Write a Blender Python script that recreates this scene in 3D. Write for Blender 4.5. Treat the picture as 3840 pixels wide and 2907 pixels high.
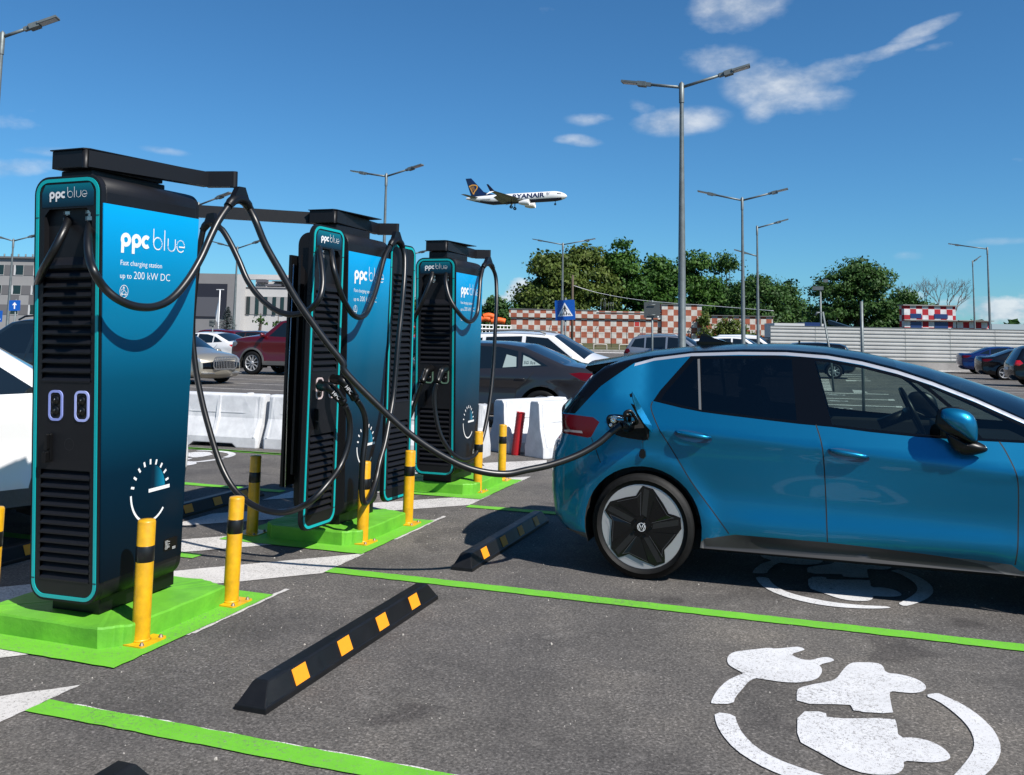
import bpy, bmesh, math, random
import numpy as np
from mathutils import Vector, Matrix
from mathutils.geometry import delaunay_2d_cdt, tessellate_polygon
R = math.radians
sc = bpy.context.scene
for o in list(bpy.data.objects): bpy.data.objects.remove(o)
col = sc.collection
random.seed(7); rng = np.random.default_rng(7)

# ------------------------------------------------------------------ camera
W_, H_ = 3840.0, 2907.0
FPX, CX, CY = 1940*W_/2212, W_/2, 538*W_/2212
yaw, pit, rol, EYE = R(18.8), R(5.7), R(1.0), 1.57
Fv = Vector((-math.sin(yaw)*math.cos(pit), math.cos(yaw)*math.cos(pit), math.sin(pit)))
Rv = Vector((math.cos(yaw), math.sin(yaw), 0)); Uv = Rv.cross(Fv)
R2 = Rv*math.cos(rol)+Uv*math.sin(rol); U2 = Uv*math.cos(rol)-Rv*math.sin(rol)
cam = bpy.data.cameras.new("camera"); camo = bpy.data.objects.new("camera", cam); col.objects.link(camo)
M3 = Matrix((R2, U2, -Fv)).transposed()
camo.matrix_world = Matrix.Translation((0, 0, EYE)) @ M3.to_4x4()
cam.sensor_width = 36; cam.lens = FPX/W_*36
cam.shift_x = 0; cam.shift_y = -(H_/2-CY)/W_
cam.clip_start = .05; cam.clip_end = 6000
sc.camera = camo
sc.render.resolution_x, sc.render.resolution_y = 1024, 775

def ray(x, y): return Fv + R2*((x-CX)/FPX) - U2*((y-CY)/FPX)
def G(x, y, z=0.0):                      # pixel of the photograph -> point on level z
    d = ray(x, y); t = (z-EYE)/d.z; return Vector((0, 0, EYE))+d*t
def onY(x, y, Y): d = ray(x, y); return Vector((0, 0, EYE))+d*(Y/d.y)
def onX(x, y, X): d = ray(x, y); return Vector((0, 0, EYE))+d*(X/d.x)
def atD(x, y, D): return Vector((0, 0, EYE))+ray(x, y)*D   # at depth D in front of the camera

# ------------------------------------------------------------------ light
SUN = Vector((.85, -.43, 1.0)).normalized()
sl = bpy.data.lights.new("sun", 'SUN'); sl.energy = 5.0; sl.angle = R(.53); sl.color = (1, .955, .89)
so = bpy.data.objects.new("sun", sl); col.objects.link(so)
so.rotation_euler = SUN.to_track_quat('Z', 'Y').to_euler()
so.location = (0, 0, 60)
sc.view_settings.view_transform = 'Standard'; sc.view_settings.look = 'None'
sc.view_settings.exposure = 0.65; sc.view_settings.gamma = 1

world = bpy.data.worlds.new("World"); sc.world = world; world.use_nodes = True
nt = world.node_tree; nt.nodes.clear()
def N(t, **k):
    n = nt.nodes.new(t)
    for a, b in k.items(): setattr(n, a, b)
    return n
def L(a, b): nt.links.new(a, b)
wout = N('ShaderNodeOutputWorld'); bg = N('ShaderNodeBackground'); bg.inputs[1].default_value = .064
L(bg.outputs[0], wout.inputs[0])
sky = N('ShaderNodeTexSky', sky_type='NISHITA', sun_disc=False)
sky.sun_elevation = math.asin(SUN.z); sky.sun_rotation = math.atan2(SUN.x, SUN.y)
sky.air_density = 1.0; sky.dust_density = .25; sky.ozone_density = 3.2; sky.altitude = 200
tc = N('ShaderNodeTexCoord'); DIR = tc.outputs['Generated']
nrm = N('ShaderNodeVectorMath', operation='NORMALIZE'); L(DIR, nrm.inputs[0]); DV = nrm.outputs[0]
def dotc(v):
    n = N('ShaderNodeVectorMath', operation='DOT_PRODUCT'); L(DV, n.inputs[0]); n.inputs[1].default_value = v; return n.outputs['Value']
def mth(op, a, b=None, c=None, clamp=False):
    n = N('ShaderNodeMath', operation=op); n.use_clamp = clamp
    for i, v in enumerate((a, b, c)):
        if v is None: continue
        if isinstance(v, (int, float)): n.inputs[i].default_value = v
        else: L(v, n.inputs[i])
    return n.outputs[0]
# a colour grade of the clear sky: deeper azure as the camera rendered it
grade = N('ShaderNodeMix', data_type='RGBA', blend_type='MULTIPLY'); grade.inputs[0].default_value = 1
L(sky.outputs[0], grade.inputs[6]); grade.inputs[7].default_value = (.43, .87, 1.15, 1)
# clouds: wisps and banks at fixed directions of the sky dome, broken up by noise
def cloud_noise(scale, detail, stretch):
    mp = N('ShaderNodeMapping'); mp.inputs['Scale'].default_value = stretch; L(DV, mp.inputs[0])
    n = N('ShaderNodeTexNoise'); n.inputs['Scale'].default_value = scale; n.inputs['Detail'].default_value = detail
    n.inputs['Roughness'].default_value = .58; L(mp.outputs[0], n.inputs[0]); return n.outputs[0]
nz1 = cloud_noise(10, 6, (1, 1, 2.4)); nz2 = cloud_noise(24, 6, (1, 1, 1.7))
nzs = mth('ADD', mth('MULTIPLY', nz1, .62), mth('MULTIPLY', nz2, .38))
def blob(px, py, a, b, ang=0, amp=1.0):
    """px,py: place of the cloud in the picture -> its direction in the sky; a,b radii (px), ang deg"""
    s = W_/2212
    c = ray(px*s, py*s).normalized()
    u = (R2 - c*R2.dot(c)).normalized(); v = c.cross(u)*-1; v = (U2 - c*U2.dot(c) - u*U2.dot(u)).normalized()
    ca, sa = math.cos(R(ang)), math.sin(R(ang))
    u, v = u*ca+v*sa, v*ca-u*sa
    a *= 1/1990.; b *= 1/1990.
    du = dotc(u/a); dv = dotc(v/b)
    r2 = mth('ADD', mth('MULTIPLY', du, du), mth('MULTIPLY', dv, dv))
    m = mth('SUBTRACT', 1.0, r2, clamp=True)
    front = mth('GREATER_THAN', dotc(c), 0.5)
    return mth('MULTIPLY', mth('MULTIPLY', m, amp), front)
hi = [(1600, 5, 130, 75, 20, 1.0), (1555, 125, 110, 50, -10, .62), (1700, 190, 150, 70, -5, 1.0), (1660, 222, 70, 40, 40, .8), (1780, 160, 130, 40, 18, 1.0),
      (1850, 130, 120, 20, 14, .95), (1930, 104, 110, 15, 18, .9), (1990, 68, 90, 20, 26, 1.0), (1462, 262, 130, 38, 3, 1.05), (1400, 240, 60, 22, -20, .5), (1285, 258, 75, 20, 0, .62),
      (1248, 304, 66, 18, -4, .85), (30, 362, 120, 26, 0, .78), (20, 262, 90, 22, -8, .5), (95, 325, 90, 16, -6, .5), (355, 326, 60, 10, -8, .42),
      (75, 240, 50, 14, 0, .4), (2190, 345, 40, 10, 0, .5), (1965, 552, 40, 14, 0, .38), (2150, 522, 90, 10, 2, .42), (1180, 22, 40, 14, 0, .3), (2020, 100, 60, 12, 10, .4)]
dens = None
for h in hi:
    m = blob(*h); dens = m if dens is None else mth('MAXIMUM', dens, m)
v1 = mth('ADD', dens, mth('MULTIPLY', mth('SUBTRACT', nzs, .5), 2.7))
w1 = mth('MULTIPLY', mth('SUBTRACT', v1, .20), 1.0, clamp=True)
w1 = mth('MULTIPLY', mth('MULTIPLY', w1, mth('MULTIPLY', dens, 1.9, clamp=True)), .74)
low = [(1118, 628, 46, 34, 0, 1.0), (1085, 650, 60, 22, 0, .9), (1050, 655, 70, 16, 0, .7), (905, 622, 40, 40, 0, .7), (2150, 672, 140, 36, 0, 1.0), (2110, 650, 60, 26, 0, .8), (1985, 690, 200, 22, 0, .8), (1960, 640, 40, 20, 0, .6),
       (2500, 660, 300, 50, 0, .9), (1500, 690, 500, 20, 0, .7), (600, 690, 500, 14, 0, .4), (-600, 640, 500, 40, 0, .8), (3300, 600, 400, 70, 0, .9)]
d2 = None
for h in low:
    m = blob(*h); d2 = m if d2 is None else mth('MAXIMUM', d2, m)
w2 = mth('MULTIPLY', mth('SUBTRACT', mth('ADD', d2, mth('MULTIPLY', nz2, 2.6)), 1.62), 1.7, clamp=True)
w2 = mth('MULTIPLY', mth('MULTIPLY', w2, mth('MULTIPLY', d2, 3, clamp=True)), .82)
wt = mth('MAXIMUM', w1, w2)
cc = N('ShaderNodeMix', data_type='RGBA')
ccr = N('ShaderNodeValToRGB'); ccr.color_ramp.elements[0].position = .36; ccr.color_ramp.elements[0].color = (4.4, 5.3, 6.6, 1); ccr.color_ramp.elements[1].position = .62; ccr.color_ramp.elements[1].color = (8.2, 8.6, 9.0, 1)
L(nz2, ccr.inputs[0]); L(wt, cc.inputs[0]); L(grade.outputs[2], cc.inputs[6]); L(ccr.outputs[0], cc.inputs[7])
L(cc.outputs[2], bg.inputs[0])

# ------------------------------------------------------------------ materials
MATS = {}
def mat(name, c, rough=.5, metal=0., spec=.5, coat=0., noise=None, bump=None, emit=None, trans=0, coatr=.03):
    """noise=(scale, amount[, colour]) varies the base colour, bump=(scale, strength, distance)"""
    if name in MATS: return MATS[name]
    if metal < .5 and not name.startswith('keep'): c = tuple(x*.78 for x in c); noise = noise and (noise[:2]+tuple(tuple(x*.78 for x in q) for q in noise[2:]))
    m = bpy.data.materials.new(name); m.use_nodes = True; t = m.node_tree; b = t.nodes['Principled BSDF']
    b.inputs['Base Color'].default_value = (*c, 1); b.inputs['Roughness'].default_value = rough
    b.inputs['Metallic'].default_value = metal; b.inputs['Specular IOR Level'].default_value = spec
    b.inputs['Coat Weight'].default_value = coat; b.inputs['Coat Roughness'].default_value = coatr
    if emit: b.inputs['Emission Color'].default_value = (*emit[0], 1); b.inputs['Emission Strength'].default_value = emit[1]
    co = t.nodes.new('ShaderNodeTexCoord')
    if noise:
        n = t.nodes.new('ShaderNodeTexNoise'); n.inputs['Scale'].default_value = noise[0]; n.inputs['Detail'].default_value = 6; n.inputs['Roughness'].default_value = .65
        t.links.new(co.outputs['Object'], n.inputs[0])
        r = t.nodes.new('ShaderNodeValToRGB'); r.color_ramp.elements[0].position = .35; r.color_ramp.elements[1].position = .68
        c2 = noise[2] if len(noise) > 2 else tuple(x*(1-noise[1]) for x in c)
        r.color_ramp.elements[0].color = (*c2, 1); r.color_ramp.elements[1].color = (*[min(1, x*(1+noise[1]*.35)) for x in c], 1)
        t.links.new(n.outputs[0], r.inputs[0]); t.links.new(r.outputs[0], b.inputs['Base Color'])
        rr = t.nodes.new('ShaderNodeMapRange'); rr.inputs[3].default_value = min(1, rough+.12); rr.inputs[4].default_value = max(0, rough-.04)
        t.links.new(n.outputs[0], rr.inputs[0]); t.links.new(rr.outputs[0], b.inputs['Roughness'])
    if bump:
        n = t.nodes.new('ShaderNodeTexNoise'); n.inputs['Scale'].default_value = bump[0]; n.inputs['Detail'].default_value = 5
        t.links.new(co.outputs['Object'], n.inputs[0])
        bp = t.nodes.new('ShaderNodeBump'); bp.inputs['Strength'].default_value = bump[1]; bp.inputs['Distance'].default_value = bump[2]
        t.links.new(n.outputs[0], bp.inputs['Height']); t.links.new(bp.outputs[0], b.inputs['Normal'])
    MATS[name] = m; return m

def asphalt_mat(name, base, paint=None, cover=.8, big=True, rough=.85, fine=330):
    """asphalt with stone grain; with paint=colour the same grain shows through a road-paint coat"""
    m = bpy.data.materials.new(name); m.use_nodes = True; t = m.node_tree; b = t.nodes['Principled BSDF']; l = t.links.new
    def nn(kind, **k):
        n = t.nodes.new(kind)
        for a, v in k.items(): n.inputs[a].default_value = v
        return n
    geo = t.nodes.new('ShaderNodeNewGeometry')
    vo = t.nodes.new('ShaderNodeTexVoronoi'); vo.inputs['Scale'].default_value = 115; l(geo.outputs['Position'], vo.inputs[0])
    n1 = nn('ShaderNodeTexNoise', Scale=fine, Detail=3); l(geo.outputs['Position'], n1.inputs[0])
    n0 = nn('ShaderNodeTexNoise', Scale=70, Detail=4, Roughness=.7); l(geo.outputs['Position'], n0.inputs[0])
    n2 = nn('ShaderNodeTexNoise', Scale=1.3, Detail=6, Roughness=.62); l(geo.outputs['Position'], n2.inputs[0])
    n3 = nn('ShaderNodeTexNoise', Scale=.35, Detail=3); l(geo.outputs['Position'], n3.inputs[0])
    n4 = nn('ShaderNodeTexNoise', Scale=5.5, Detail=7, Roughness=.7); l(geo.outputs['Position'], n4.inputs[0])
    def ramp(src, stops):
        r = t.nodes.new('ShaderNodeValToRGB'); e = r.color_ramp.elements
        e[0].position, e[0].color = stops[0][0], (*stops[0][1], 1); e[1].position, e[1].color = stops[-1][0], (*stops[-1][1], 1)
        for p, c in stops[1:-1]: q = e.new(p); q.color = (*c, 1)
        l(src, r.inputs[0]); return r.outputs[0]
    def mix(f, a, c, bl='MIX'):
        x = t.nodes.new('ShaderNodeMix'); x.data_type = 'RGBA'; x.blend_type = bl
        for i, v in ((0, f), (6, a), (7, c)):
            if isinstance(v, tuple): x.inputs[i].default_value = (*v, 1)
            elif isinstance(v, (float, int)): x.inputs[i].default_value = v
            else: l(v, x.inputs[i])
        return x.outputs[2]
    k = lambda s: tuple(x*s for x in base)
    stones = ramp(vo.outputs['Color'], [(.0, k(.38)), (.40, k(.85)), (.75, k(1.35)), (1, k(3.0))])
    g = mix(.42, stones, ramp(n1.outputs[0], [(.38, k(.5)), (.5, k(1)), (.66, k(1.8))]))
    gg = ramp(n0.outputs[0], [(.34, (.42, .42, .42)), (.50, (.95, .95, .95)), (.64, (1.5, 1.5, 1.5))]); g = mix(.9, g, gg, 'MULTIPLY')
    big_ = ramp(n2.outputs[0], [(.30, (.66, .66, .67)), (.5, (1, 1, 1)), (.68, (1.28, 1.26, 1.22))]); g = mix(1., g, big_, 'MULTIPLY')
    b3 = ramp(n3.outputs[0], [(.4, (.86, .86, .88)), (.62, (1.1, 1.08, 1.04))]); g = mix(1., g, b3, 'MULTIPLY')
    dust = ramp(n4.outputs[0], [(.56, (0, 0, 0)), (.74, (1, 1, 1))])
    dm = t.nodes.new('ShaderNodeMath'); dm.operation = 'MULTIPLY'; l(dust, dm.inputs[0]); dm.inputs[1].default_value = .38
    g = mix(dm.outputs[0], g, k(2.6))
    n5 = nn('ShaderNodeTexNoise', Scale=1.9, Detail=2); mp5 = t.nodes.new('ShaderNodeMapping'); mp5.inputs['Location'].default_value = (3.1, 7.7, 0); l(geo.outputs['Position'], mp5.inputs[0]); l(mp5.outputs[0], n5.inputs[0])
    g = mix(1., g, ramp(n5.outputs[0], [(.30, (.62, .61, .62)), (.37, (1, 1, 1)), (1, (1, 1, 1))]), 'MULTIPLY')
    hgt = n1.outputs[0]
    if paint:
        # bare stones show where the grain is high; worn patches show more of them
        s1 = t.nodes.new('ShaderNodeMath'); s1.operation = 'MULTIPLY_ADD'; l(n1.outputs[0], s1.inputs[0]); s1.inputs[1].default_value = .9
        l(n0.outputs[0], s1.inputs[2])
        s2 = t.nodes.new('ShaderNodeMath'); s2.operation = 'MULTIPLY_ADD'; l(n2.outputs[0], s2.inputs[0]); s2.inputs[1].default_value = -.35; l(s1.outputs[0], s2.inputs[2])
        f = nn('ShaderNodeMapRange'); f.inputs[1].default_value = .71+.2*cover; f.inputs[2].default_value = .78+.2*cover; l(s2.outputs[0], f.inputs[0])
        pc = ramp(n4.outputs[0], [(.3, tuple(x*.84 for x in paint)), (.65, paint)])
        inv = t.nodes.new('ShaderNodeMath'); inv.operation = 'SUBTRACT'; inv.inputs[0].default_value = 1; l(f.outputs[0], inv.inputs[1])
        g = mix(inv.outputs[0], g, pc); rough = .7
    l(g, b.inputs['Base Color']); b.inputs['Roughness'].default_value = rough; b.inputs['Specular IOR Level'].default_value = .35
    bp = t.nodes.new('ShaderNodeBump'); bp.inputs['Strength'].default_value = .55 if not paint else .4; bp.inputs['Distance'].default_value = .004
    ad = t.nodes.new('ShaderNodeMath'); ad.operation = 'ADD'; l(n1.outputs[0], ad.inputs[0]); l(n0.outputs[0], ad.inputs[1])
    l(ad.outputs[0], bp.inputs['Height']); l(bp.outputs[0], b.inputs['Normal'])
    MATS[name] = m; return m

# ------------------------------------------------------------------ object helpers
def tag(o, label=None, cat=None, group=None, kind=None):
    if label: o['label'] = label
    if cat: o['category'] = cat
    if group: o['group'] = group
    if kind: o['kind'] = kind
    return o
def thing(name, label, cat, loc=(0, 0, 0), rz=0, group=None, kind=None):
    o = bpy.data.objects.new(name, None); col.objects.link(o); o.location = loc; o.rotation_euler = (0, 0, rz)
    o.empty_display_size = .2
    return tag(o, label, cat, group, kind)
class MB:
    """collects shapes into one mesh; each face carries a material slot"""
    def __init__(s): s.v = []; s.f = []; s.m = []; s.sm = []
    def add(s, vs, fs, m=0, smooth=False):
        b = len(s.v); s.v += [tuple(v) for v in vs]; s.f += [tuple(i+b for i in f) for f in fs]; s.m += [m]*len(fs); s.sm += [smooth]*len(fs)
    def box(s, c, d, m=0, T=None):
        hx, hy, hz = d[0]/2, d[1]/2, d[2]/2
        vs = [Vector((c[0]+x*hx, c[1]+y*hy, c[2]+z*hz)) for x in (-1, 1) for y in (-1, 1) for z in (-1, 1)]
        if T: vs = [T @ v for v in vs]
        s.add(vs, [(0, 1, 3, 2), (4, 6, 7, 5), (0, 4, 5, 1), (2, 3, 7, 6), (0, 2, 6, 4), (1, 5, 7, 3)], m)
    def b2(s, a, b, m=0): s.box([(a[i]+b[i])/2 for i in range(3)], [abs(b[i]-a[i]) for i in range(3)], m)
    def prism(s, pts, axis, a, b, m=0, smooth=False, caps=True):
        """outline pts (2D, ccw) extruded along axis from a to b; the 2D axes are the two others in order x,y,z"""
        n = len(pts)
        def p3(p, t): return {'x': (t, p[0], p[1]), 'y': (p[0], t, p[1]), 'z': (p[0], p[1], t)}[axis]
        vs = [p3(p, a) for p in pts]+[p3(p, b) for p in pts]
        fs = [(i, (i+1) % n, n+(i+1) % n, n+i) for i in range(n)]
        if axis == 'y': fs = [f[::-1] for f in fs]
        s.add(vs, fs, m, smooth)
        if caps:
            tr = tessellate_polygon([[Vector((p[0], p[1], 0)) for p in pts]])
            s.add(vs[:n], [t for t in tr], m); s.add(vs[n:], [t[::-1] for t in tr], m)
    def flat(s, pts, m=0):
        """one planar polygon given by 3D points"""
        tr = tessellate_polygon([[Vector(p) for p in pts]]); s.add(pts, tr, m)
    def tube(s, pts, r, n=10, m=0, caps=True, smooth=True):
        pts = [Vector(p) for p in pts]; k = len(pts); rs = r if isinstance(r, (list, tuple)) else [r]*k
        vs = []; up = None
        for i, p in enumerate(pts):
            d = (pts[min(i+1, k-1)]-pts[max(i-1, 0)]).normalized()
            if up is None:
                up = Vector((0, 0, 1)) if abs(d.z) < .9 else Vector((1, 0, 0))
            a = d.cross(up).normalized(); up = a.cross(d).normalized()
            for j in range(n):
                t = 2*math.pi*j/n; vs.append(p+a*(math.cos(t)*rs[i])+up*(math.sin(t)*rs[i]))
        fs = [(i*n+j, i*n+(j+1) % n, (i+1)*n+(j+1) % n, (i+1)*n+j) for i in range(k-1) for j in range(n)]
        s.add(vs, fs, m, smooth)
        if caps: s.add([], [], m); b = len(s.v)-len(vs); s.f += [tuple(b+j for j in range(n))[::-1], tuple(b+(k-1)*n+j for j in range(n))]; s.m += [m, m]; s.sm += [False, False]
    def lathe(s, prof, n=24, m=0, T=None, smooth=True):
        """prof: (radius, height) pairs, turned about z"""
        k = len(prof); vs = [Vector((r*math.cos(2*math.pi*j/n), r*math.sin(2*math.pi*j/n), z)) for r, z in prof for j in range(n)]
        if T: vs = [T @ v for v in vs]
        s.add(vs, [(i*n+j, i*n+(j+1) % n, (i+1)*n+(j+1) % n, (i+1)*n+j) for i in range(k-1) for j in range(n)], m, smooth)
    def build(s, name, mats, parent=None, bevel=0, label=None, angle=None):
        me = bpy.data.meshes.new(name); me.from_pydata(s.v, [], s.f)
        if not isinstance(mats, (list, tuple)): mats = [mats]
        for mm in mats: me.materials.append(mm)
        me.polygons.foreach_set('material_index', s.m); me.polygons.foreach_set('use_smooth', s.sm)
        me.update(); o = bpy.data.objects.new(name, me); col.objects.link(o)
        if parent: o.parent = parent
        if bevel:
            bm = bmesh.new(); bm.from_mesh(me); bmesh.ops.remove_doubles(bm, verts=bm.verts, dist=1e-5)
            bmesh.ops.recalc_face_normals(bm, faces=bm.faces)
            es = [e for e in bm.edges if len(e.link_faces) == 2 and e.calc_face_angle(0) > R(30)]
            bmesh.ops.bevel(bm, geom=es, offset=bevel, segments=2, affect='EDGES', profile=.7)
            bm.to_mesh(me); bm.free()
        if label: o['label'] = label
        return o
def fixn(o):
    bm = bmesh.new(); bm.from_mesh(o.data); bmesh.ops.recalc_face_normals(bm, faces=bm.faces); bm.to_mesh(o.data); bm.free(); return o
def rrect(w, h, r, n=6, c=(0, 0)):
    pts = []
    for cx, cy, a0 in ((w/2-r, h/2-r, 0), (-w/2+r, h/2-r, 90), (-w/2+r, -h/2+r, 180), (w/2-r, -h/2+r, 270)):
        for i in range(n+1):
            a = R(a0+90*i/n); pts.append((c[0]+cx+r*math.cos(a), c[1]+cy+r*math.sin(a)))
    return pts
def spline(pts, per=8):
    P = [Vector(p) for p in pts]; out = []
    for i in range(len(P)-1):
        p0, p1, p2, p3 = P[max(i-1, 0)], P[i], P[i+1], P[min(i+2, len(P)-1)]
        for k in range(per):
            t = k/per
            out.append(.5*((2*p1)+(p2-p0)*t+(2*p0-5*p1+4*p2-p3)*t*t+(3*p1-p0-3*p2+p3)*t**3))
    out.append(P[-1]); return out
def copy_tree(o, parent=None, label=None):
    c = o.copy(); col.objects.link(c)
    if parent: c.parent = parent
    if label: c['label'] = label
    for ch in [x for x in bpy.data.objects if x.parent == o]: copy_tree(ch, c)
    return c
def text_mesh(name, body, size, mat_, T, parent=None, depth=.001, offset=0., align='LEFT', xs=1.0):
    cu = bpy.data.curves.new('t', 'FONT'); cu.body = body; cu.size = size; cu.extrude = depth/2; cu.offset = offset; cu.align_x = align; cu.resolution_u = 3
    to = bpy.data.objects.new('t', cu); col.objects.link(to)
    dg = bpy.context.evaluated_depsgraph_get(); me = bpy.data.meshes.new_from_object(to.evaluated_get(dg))
    bpy.data.objects.remove(to); me.materials.clear(); me.materials.append(mat_)
    me.transform(T @ Matrix.Diagonal((xs, 1, 1, 1))); o = bpy.data.objects.new(name, me); col.objects.link(o)
    if parent: o.parent = parent
    return o
RB = [0]
def ribbon(mb, pts, w, T, m=0, closed=False, taper=None):
    """flat stroke of width w along 2D pts, laid by matrix T (xy plane -> 3D)"""
    RB[0] = (RB[0]+1) % 7; T = T @ Matrix.Translation((0, 0, .00025*RB[0]))
    n = len(pts); P = [Vector(p) for p in pts]; vs = []
    for i in range(n):
        a = P[(i-1) % n if closed else max(i-1, 0)]; b = P[(i+1) % n if closed else min(i+1, n-1)]
        d = (b-a).normalized(); q = Vector((-d.y, d.x))*(w/2)
        vs += [T @ Vector((*(P[i]+q), 0)), T @ Vector((*(P[i]-q), 0))]
    fs = [(2*i, 2*i+1, (2*i+3) % (2*n), (2*i+2) % (2*n)) for i in range(n if closed else n-1)]
    mb.add(vs, fs, m)
def arc(cx, cy, r, a0, a1, n=14, ry=None): return [(cx+r*math.cos(R(a0+(a1-a0)*i/n)), cy+(ry or r)*math.sin(R(a0+(a1-a0)*i/n))) for i in range(n+1)]
# ------------------------------------------------------------------ the ground and its markings
A = (.090, .0835, .0775)
m_asph = asphalt_mat('asphalt', A)
m_white = asphalt_mat('white_road_paint', A, (.52, .50, .48), cover=.80)
m_whitew = asphalt_mat('worn_white_paint', A, (.66, .63, .61), cover=.62)
m_white2 = asphalt_mat('white_symbol_paint', A, (.56, .56, .57), cover=.82)
m_green = asphalt_mat('green_road_paint', A, (.125, .42, .025), cover=.93)
m_earth = mat('dry_grass_ground', (.085, .10, .04), .95, noise=(.4, .5, (.14, .12, .07)), bump=(6, .4, .05))
m_kerb = mat('kerb_concrete', (.36, .35, .33), .9, noise=(3, .3))
mb = MB(); mb.box((0, 500, -.06), (5000, 5000, .1), 0); o = mb.build('ground', m_earth); o['kind'] = 'structure'
mb = MB(); mb.add([(-140, -40, 0), (120, -40, 0), (120, 60, 0), (-10, 96, 0), (-36, 146, 0), (-140, 146, 0)], [(0, 1, 2, 3, 4, 5)]); o = mb.build('parking_lot', m_asph); o['kind'] = 'structure'

def marking(name, polys, m, z=.004):
    mb = MB()
    for p in polys: mb.flat([(q[0], q[1], z) for q in p])
    bm_o = mb.build(name, m); bm_o['kind'] = 'structure'
    for p in bm_o.data.polygons: pass
    bm = bmesh.new(); bm.from_mesh(bm_o.data)
    for f in bm.faces:
        if f.normal.z < 0: f.normal_flip()
    bm.to_mesh(bm_o.data); bm.free(); return bm_o
def rag(p, q, n=40, a=.004):
    """a slightly uneven paint edge between two points"""
    out = []
    for i in range(n): t = i/n; out.append((p[0]+(q[0]-p[0])*t+random.uniform(-a, a), p[1]+(q[1]-p[1])*t+random.uniform(-a, a)))
    return out
def rect(x0, y0, x1, y1, a=.004):
    k = lambda p, q: max(3, int(math.hypot(p[0]-q[0], p[1]-q[1])/.06))
    c = [(x0, y0), (x1, y0), (x1, y1), (x0, y1)]; out = []
    for i in range(4): out += rag(c[i], c[(i+1) % 4], min(80, k(c[i], c[(i+1) % 4])), a)
    return out
# bay lines of this side (x > -3.13) and of the row opposite (x < -4.3)
for k, y in enumerate((.60, 3.03, 5.43, 7.95, 10.38)):
    if 0 < k < 4:
        marking('bay_line', [rect(-3.125, y+.012, 2.25, y+.135)], m_green, .006)
        if k == 1: marking('old_white_line', [rect(-3.0, y+.10, 1.2, y+.143, .006)], m_whitew, .004)
    if k in (2, 3, 4): marking('bay_line', [rect(-9.4, y-.02, -5.1 if k > 2 else -4.16, y+.10)], m_green, .006)
marking('lane_line', [rect(-9.4, 10.39, -4.3, 10.5)], m_green, .006)
# white diagonal hatching of the island between the two rows, cut along x = -3.13
def clip_poly(p, f):
    out = []
    for i in range(len(p)):
        a, b = p[i], p[(i+1) % len(p)]; fa, fb = f(a), f(b)
        if fa >= 0: out.append(a)
        if fa*fb < 0: t = fa/(fa-fb); out.append((a[0]+(b[0]-a[0])*t, a[1]+(b[1]-a[1])*t))
    return out
for k in range(-2, 7):
    ty = 3.34+1.335*k
    q = [(-3.13, ty), (-3.13, ty-.60), (-5.03, ty-2.5), (-5.03, ty-1.90)]
    q = clip_poly(q, lambda p: p[1]-.6); q = clip_poly(q, lambda p: 11.4-p[1])
    if len(q) > 2: marking('hatch_stripe', [sum((rag(q[i], q[(i+1) % len(q)], 24) for i in range(len(q))), [])], m_white)
marking('hatch_edge', [rect(-3.15, 4.1, -3.118, 5.0, .006), rect(-3.15, 6.5, -3.118, 7.5, .006)], m_white, .0045)
# end stripes beyond the last charger
marking('end_stripe', [[G(1808, 1738), G(2050, 1727), G(2050, 1745), G(1822, 1756)], [G(1500, 1722), G(1570, 1727), G(1570, 1738), G(1500, 1733)]], m_white, .005)
# painted charging symbol: a car front with plug inside a ring of cable
Z = lambda x, y: (2500+x/1.6507, 2200+y/1.6507)
gz = lambda pts: [tuple(G(*Z(*p))[:2]) for p in pts]
plug = gz([(373, 465), (380, 435), (410, 412), (470, 402), (560, 392), (640, 384), (670, 392), (800, 377), (835, 382), (858, 396), (835, 404), (768, 424), (800, 444), (850, 460), (905, 460), (945, 446), (1000, 441),
     (1035, 456), (1035, 468), (940, 490), (962, 512), (960, 545), (930, 580), (860, 597), (780, 602), (690, 594), (590, 578), (545, 572), (500, 600), (470, 640), (425, 690), (412, 733), (276, 733), (275, 715), (310, 650), (370, 590), (440, 556), (480, 545), (430, 518), (385, 492)])
body1 = gz([(805, 648), (830, 630), (900, 612), (1000, 595), (1050, 578), (1085, 530), (1120, 490), (1160, 473), (1300, 477), (1340, 495), (1355, 540), (1440, 548), (1530, 570), (1590, 602), (1610, 632), (1590, 655), (1540, 667), (1440, 660), (1385, 653), (1380, 680), (1395, 760), (1405, 795), (1160, 780), (1145, 750), (1135, 736), (806, 733)])
body2 = gz([(810, 780), (985, 780), (992, 825), (1410, 820), (1425, 860), (1435, 942), (1540, 942), (1640, 965), (1720, 1010), (1762, 1060), (1740, 1085), (1660, 1098), (1560, 1092), (1465, 1085), (1472, 1120), (1450, 1155), (1400, 1175), (1240, 1170), (1100, 1125), (1000, 1065), (900, 1010), (808, 960)])
ring_l = [(-.441, 4.072), (-.423, 3.963), (-.39, 3.862), (-.328, 3.74), (-.238, 3.645), (-.156, 3.592), (-.06, 3.550), (.05, 3.535), (.16, 3.548), (.28, 3.585), (.38, 3.642), (.345, 3.668), (.25, 3.640), (.15, 3.628), (.03, 3.632), (-.067, 3.665), (-.166, 3.712), (-.247, 3.782), (-.31, 3.893), (-.341, 3.995), (-.356, 4.075)]
ring_r = [(.49, 4.66), (.51, 4.638), (.584, 4.552), (.635, 4.433), (.666, 4.285), (.659, 4.127), (.623, 3.998), (.571, 3.880), (.515, 3.785), (.452, 3.705), (.418, 3.755), (.454, 3.825), (.513, 3.963), (.557, 4.088), (.573, 4.217), (.561, 4.344), (.522, 4.469), (.482, 4.555), (.43, 4.605)]
sym = [plug, body1, body2, ring_r, ring_l]
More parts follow.
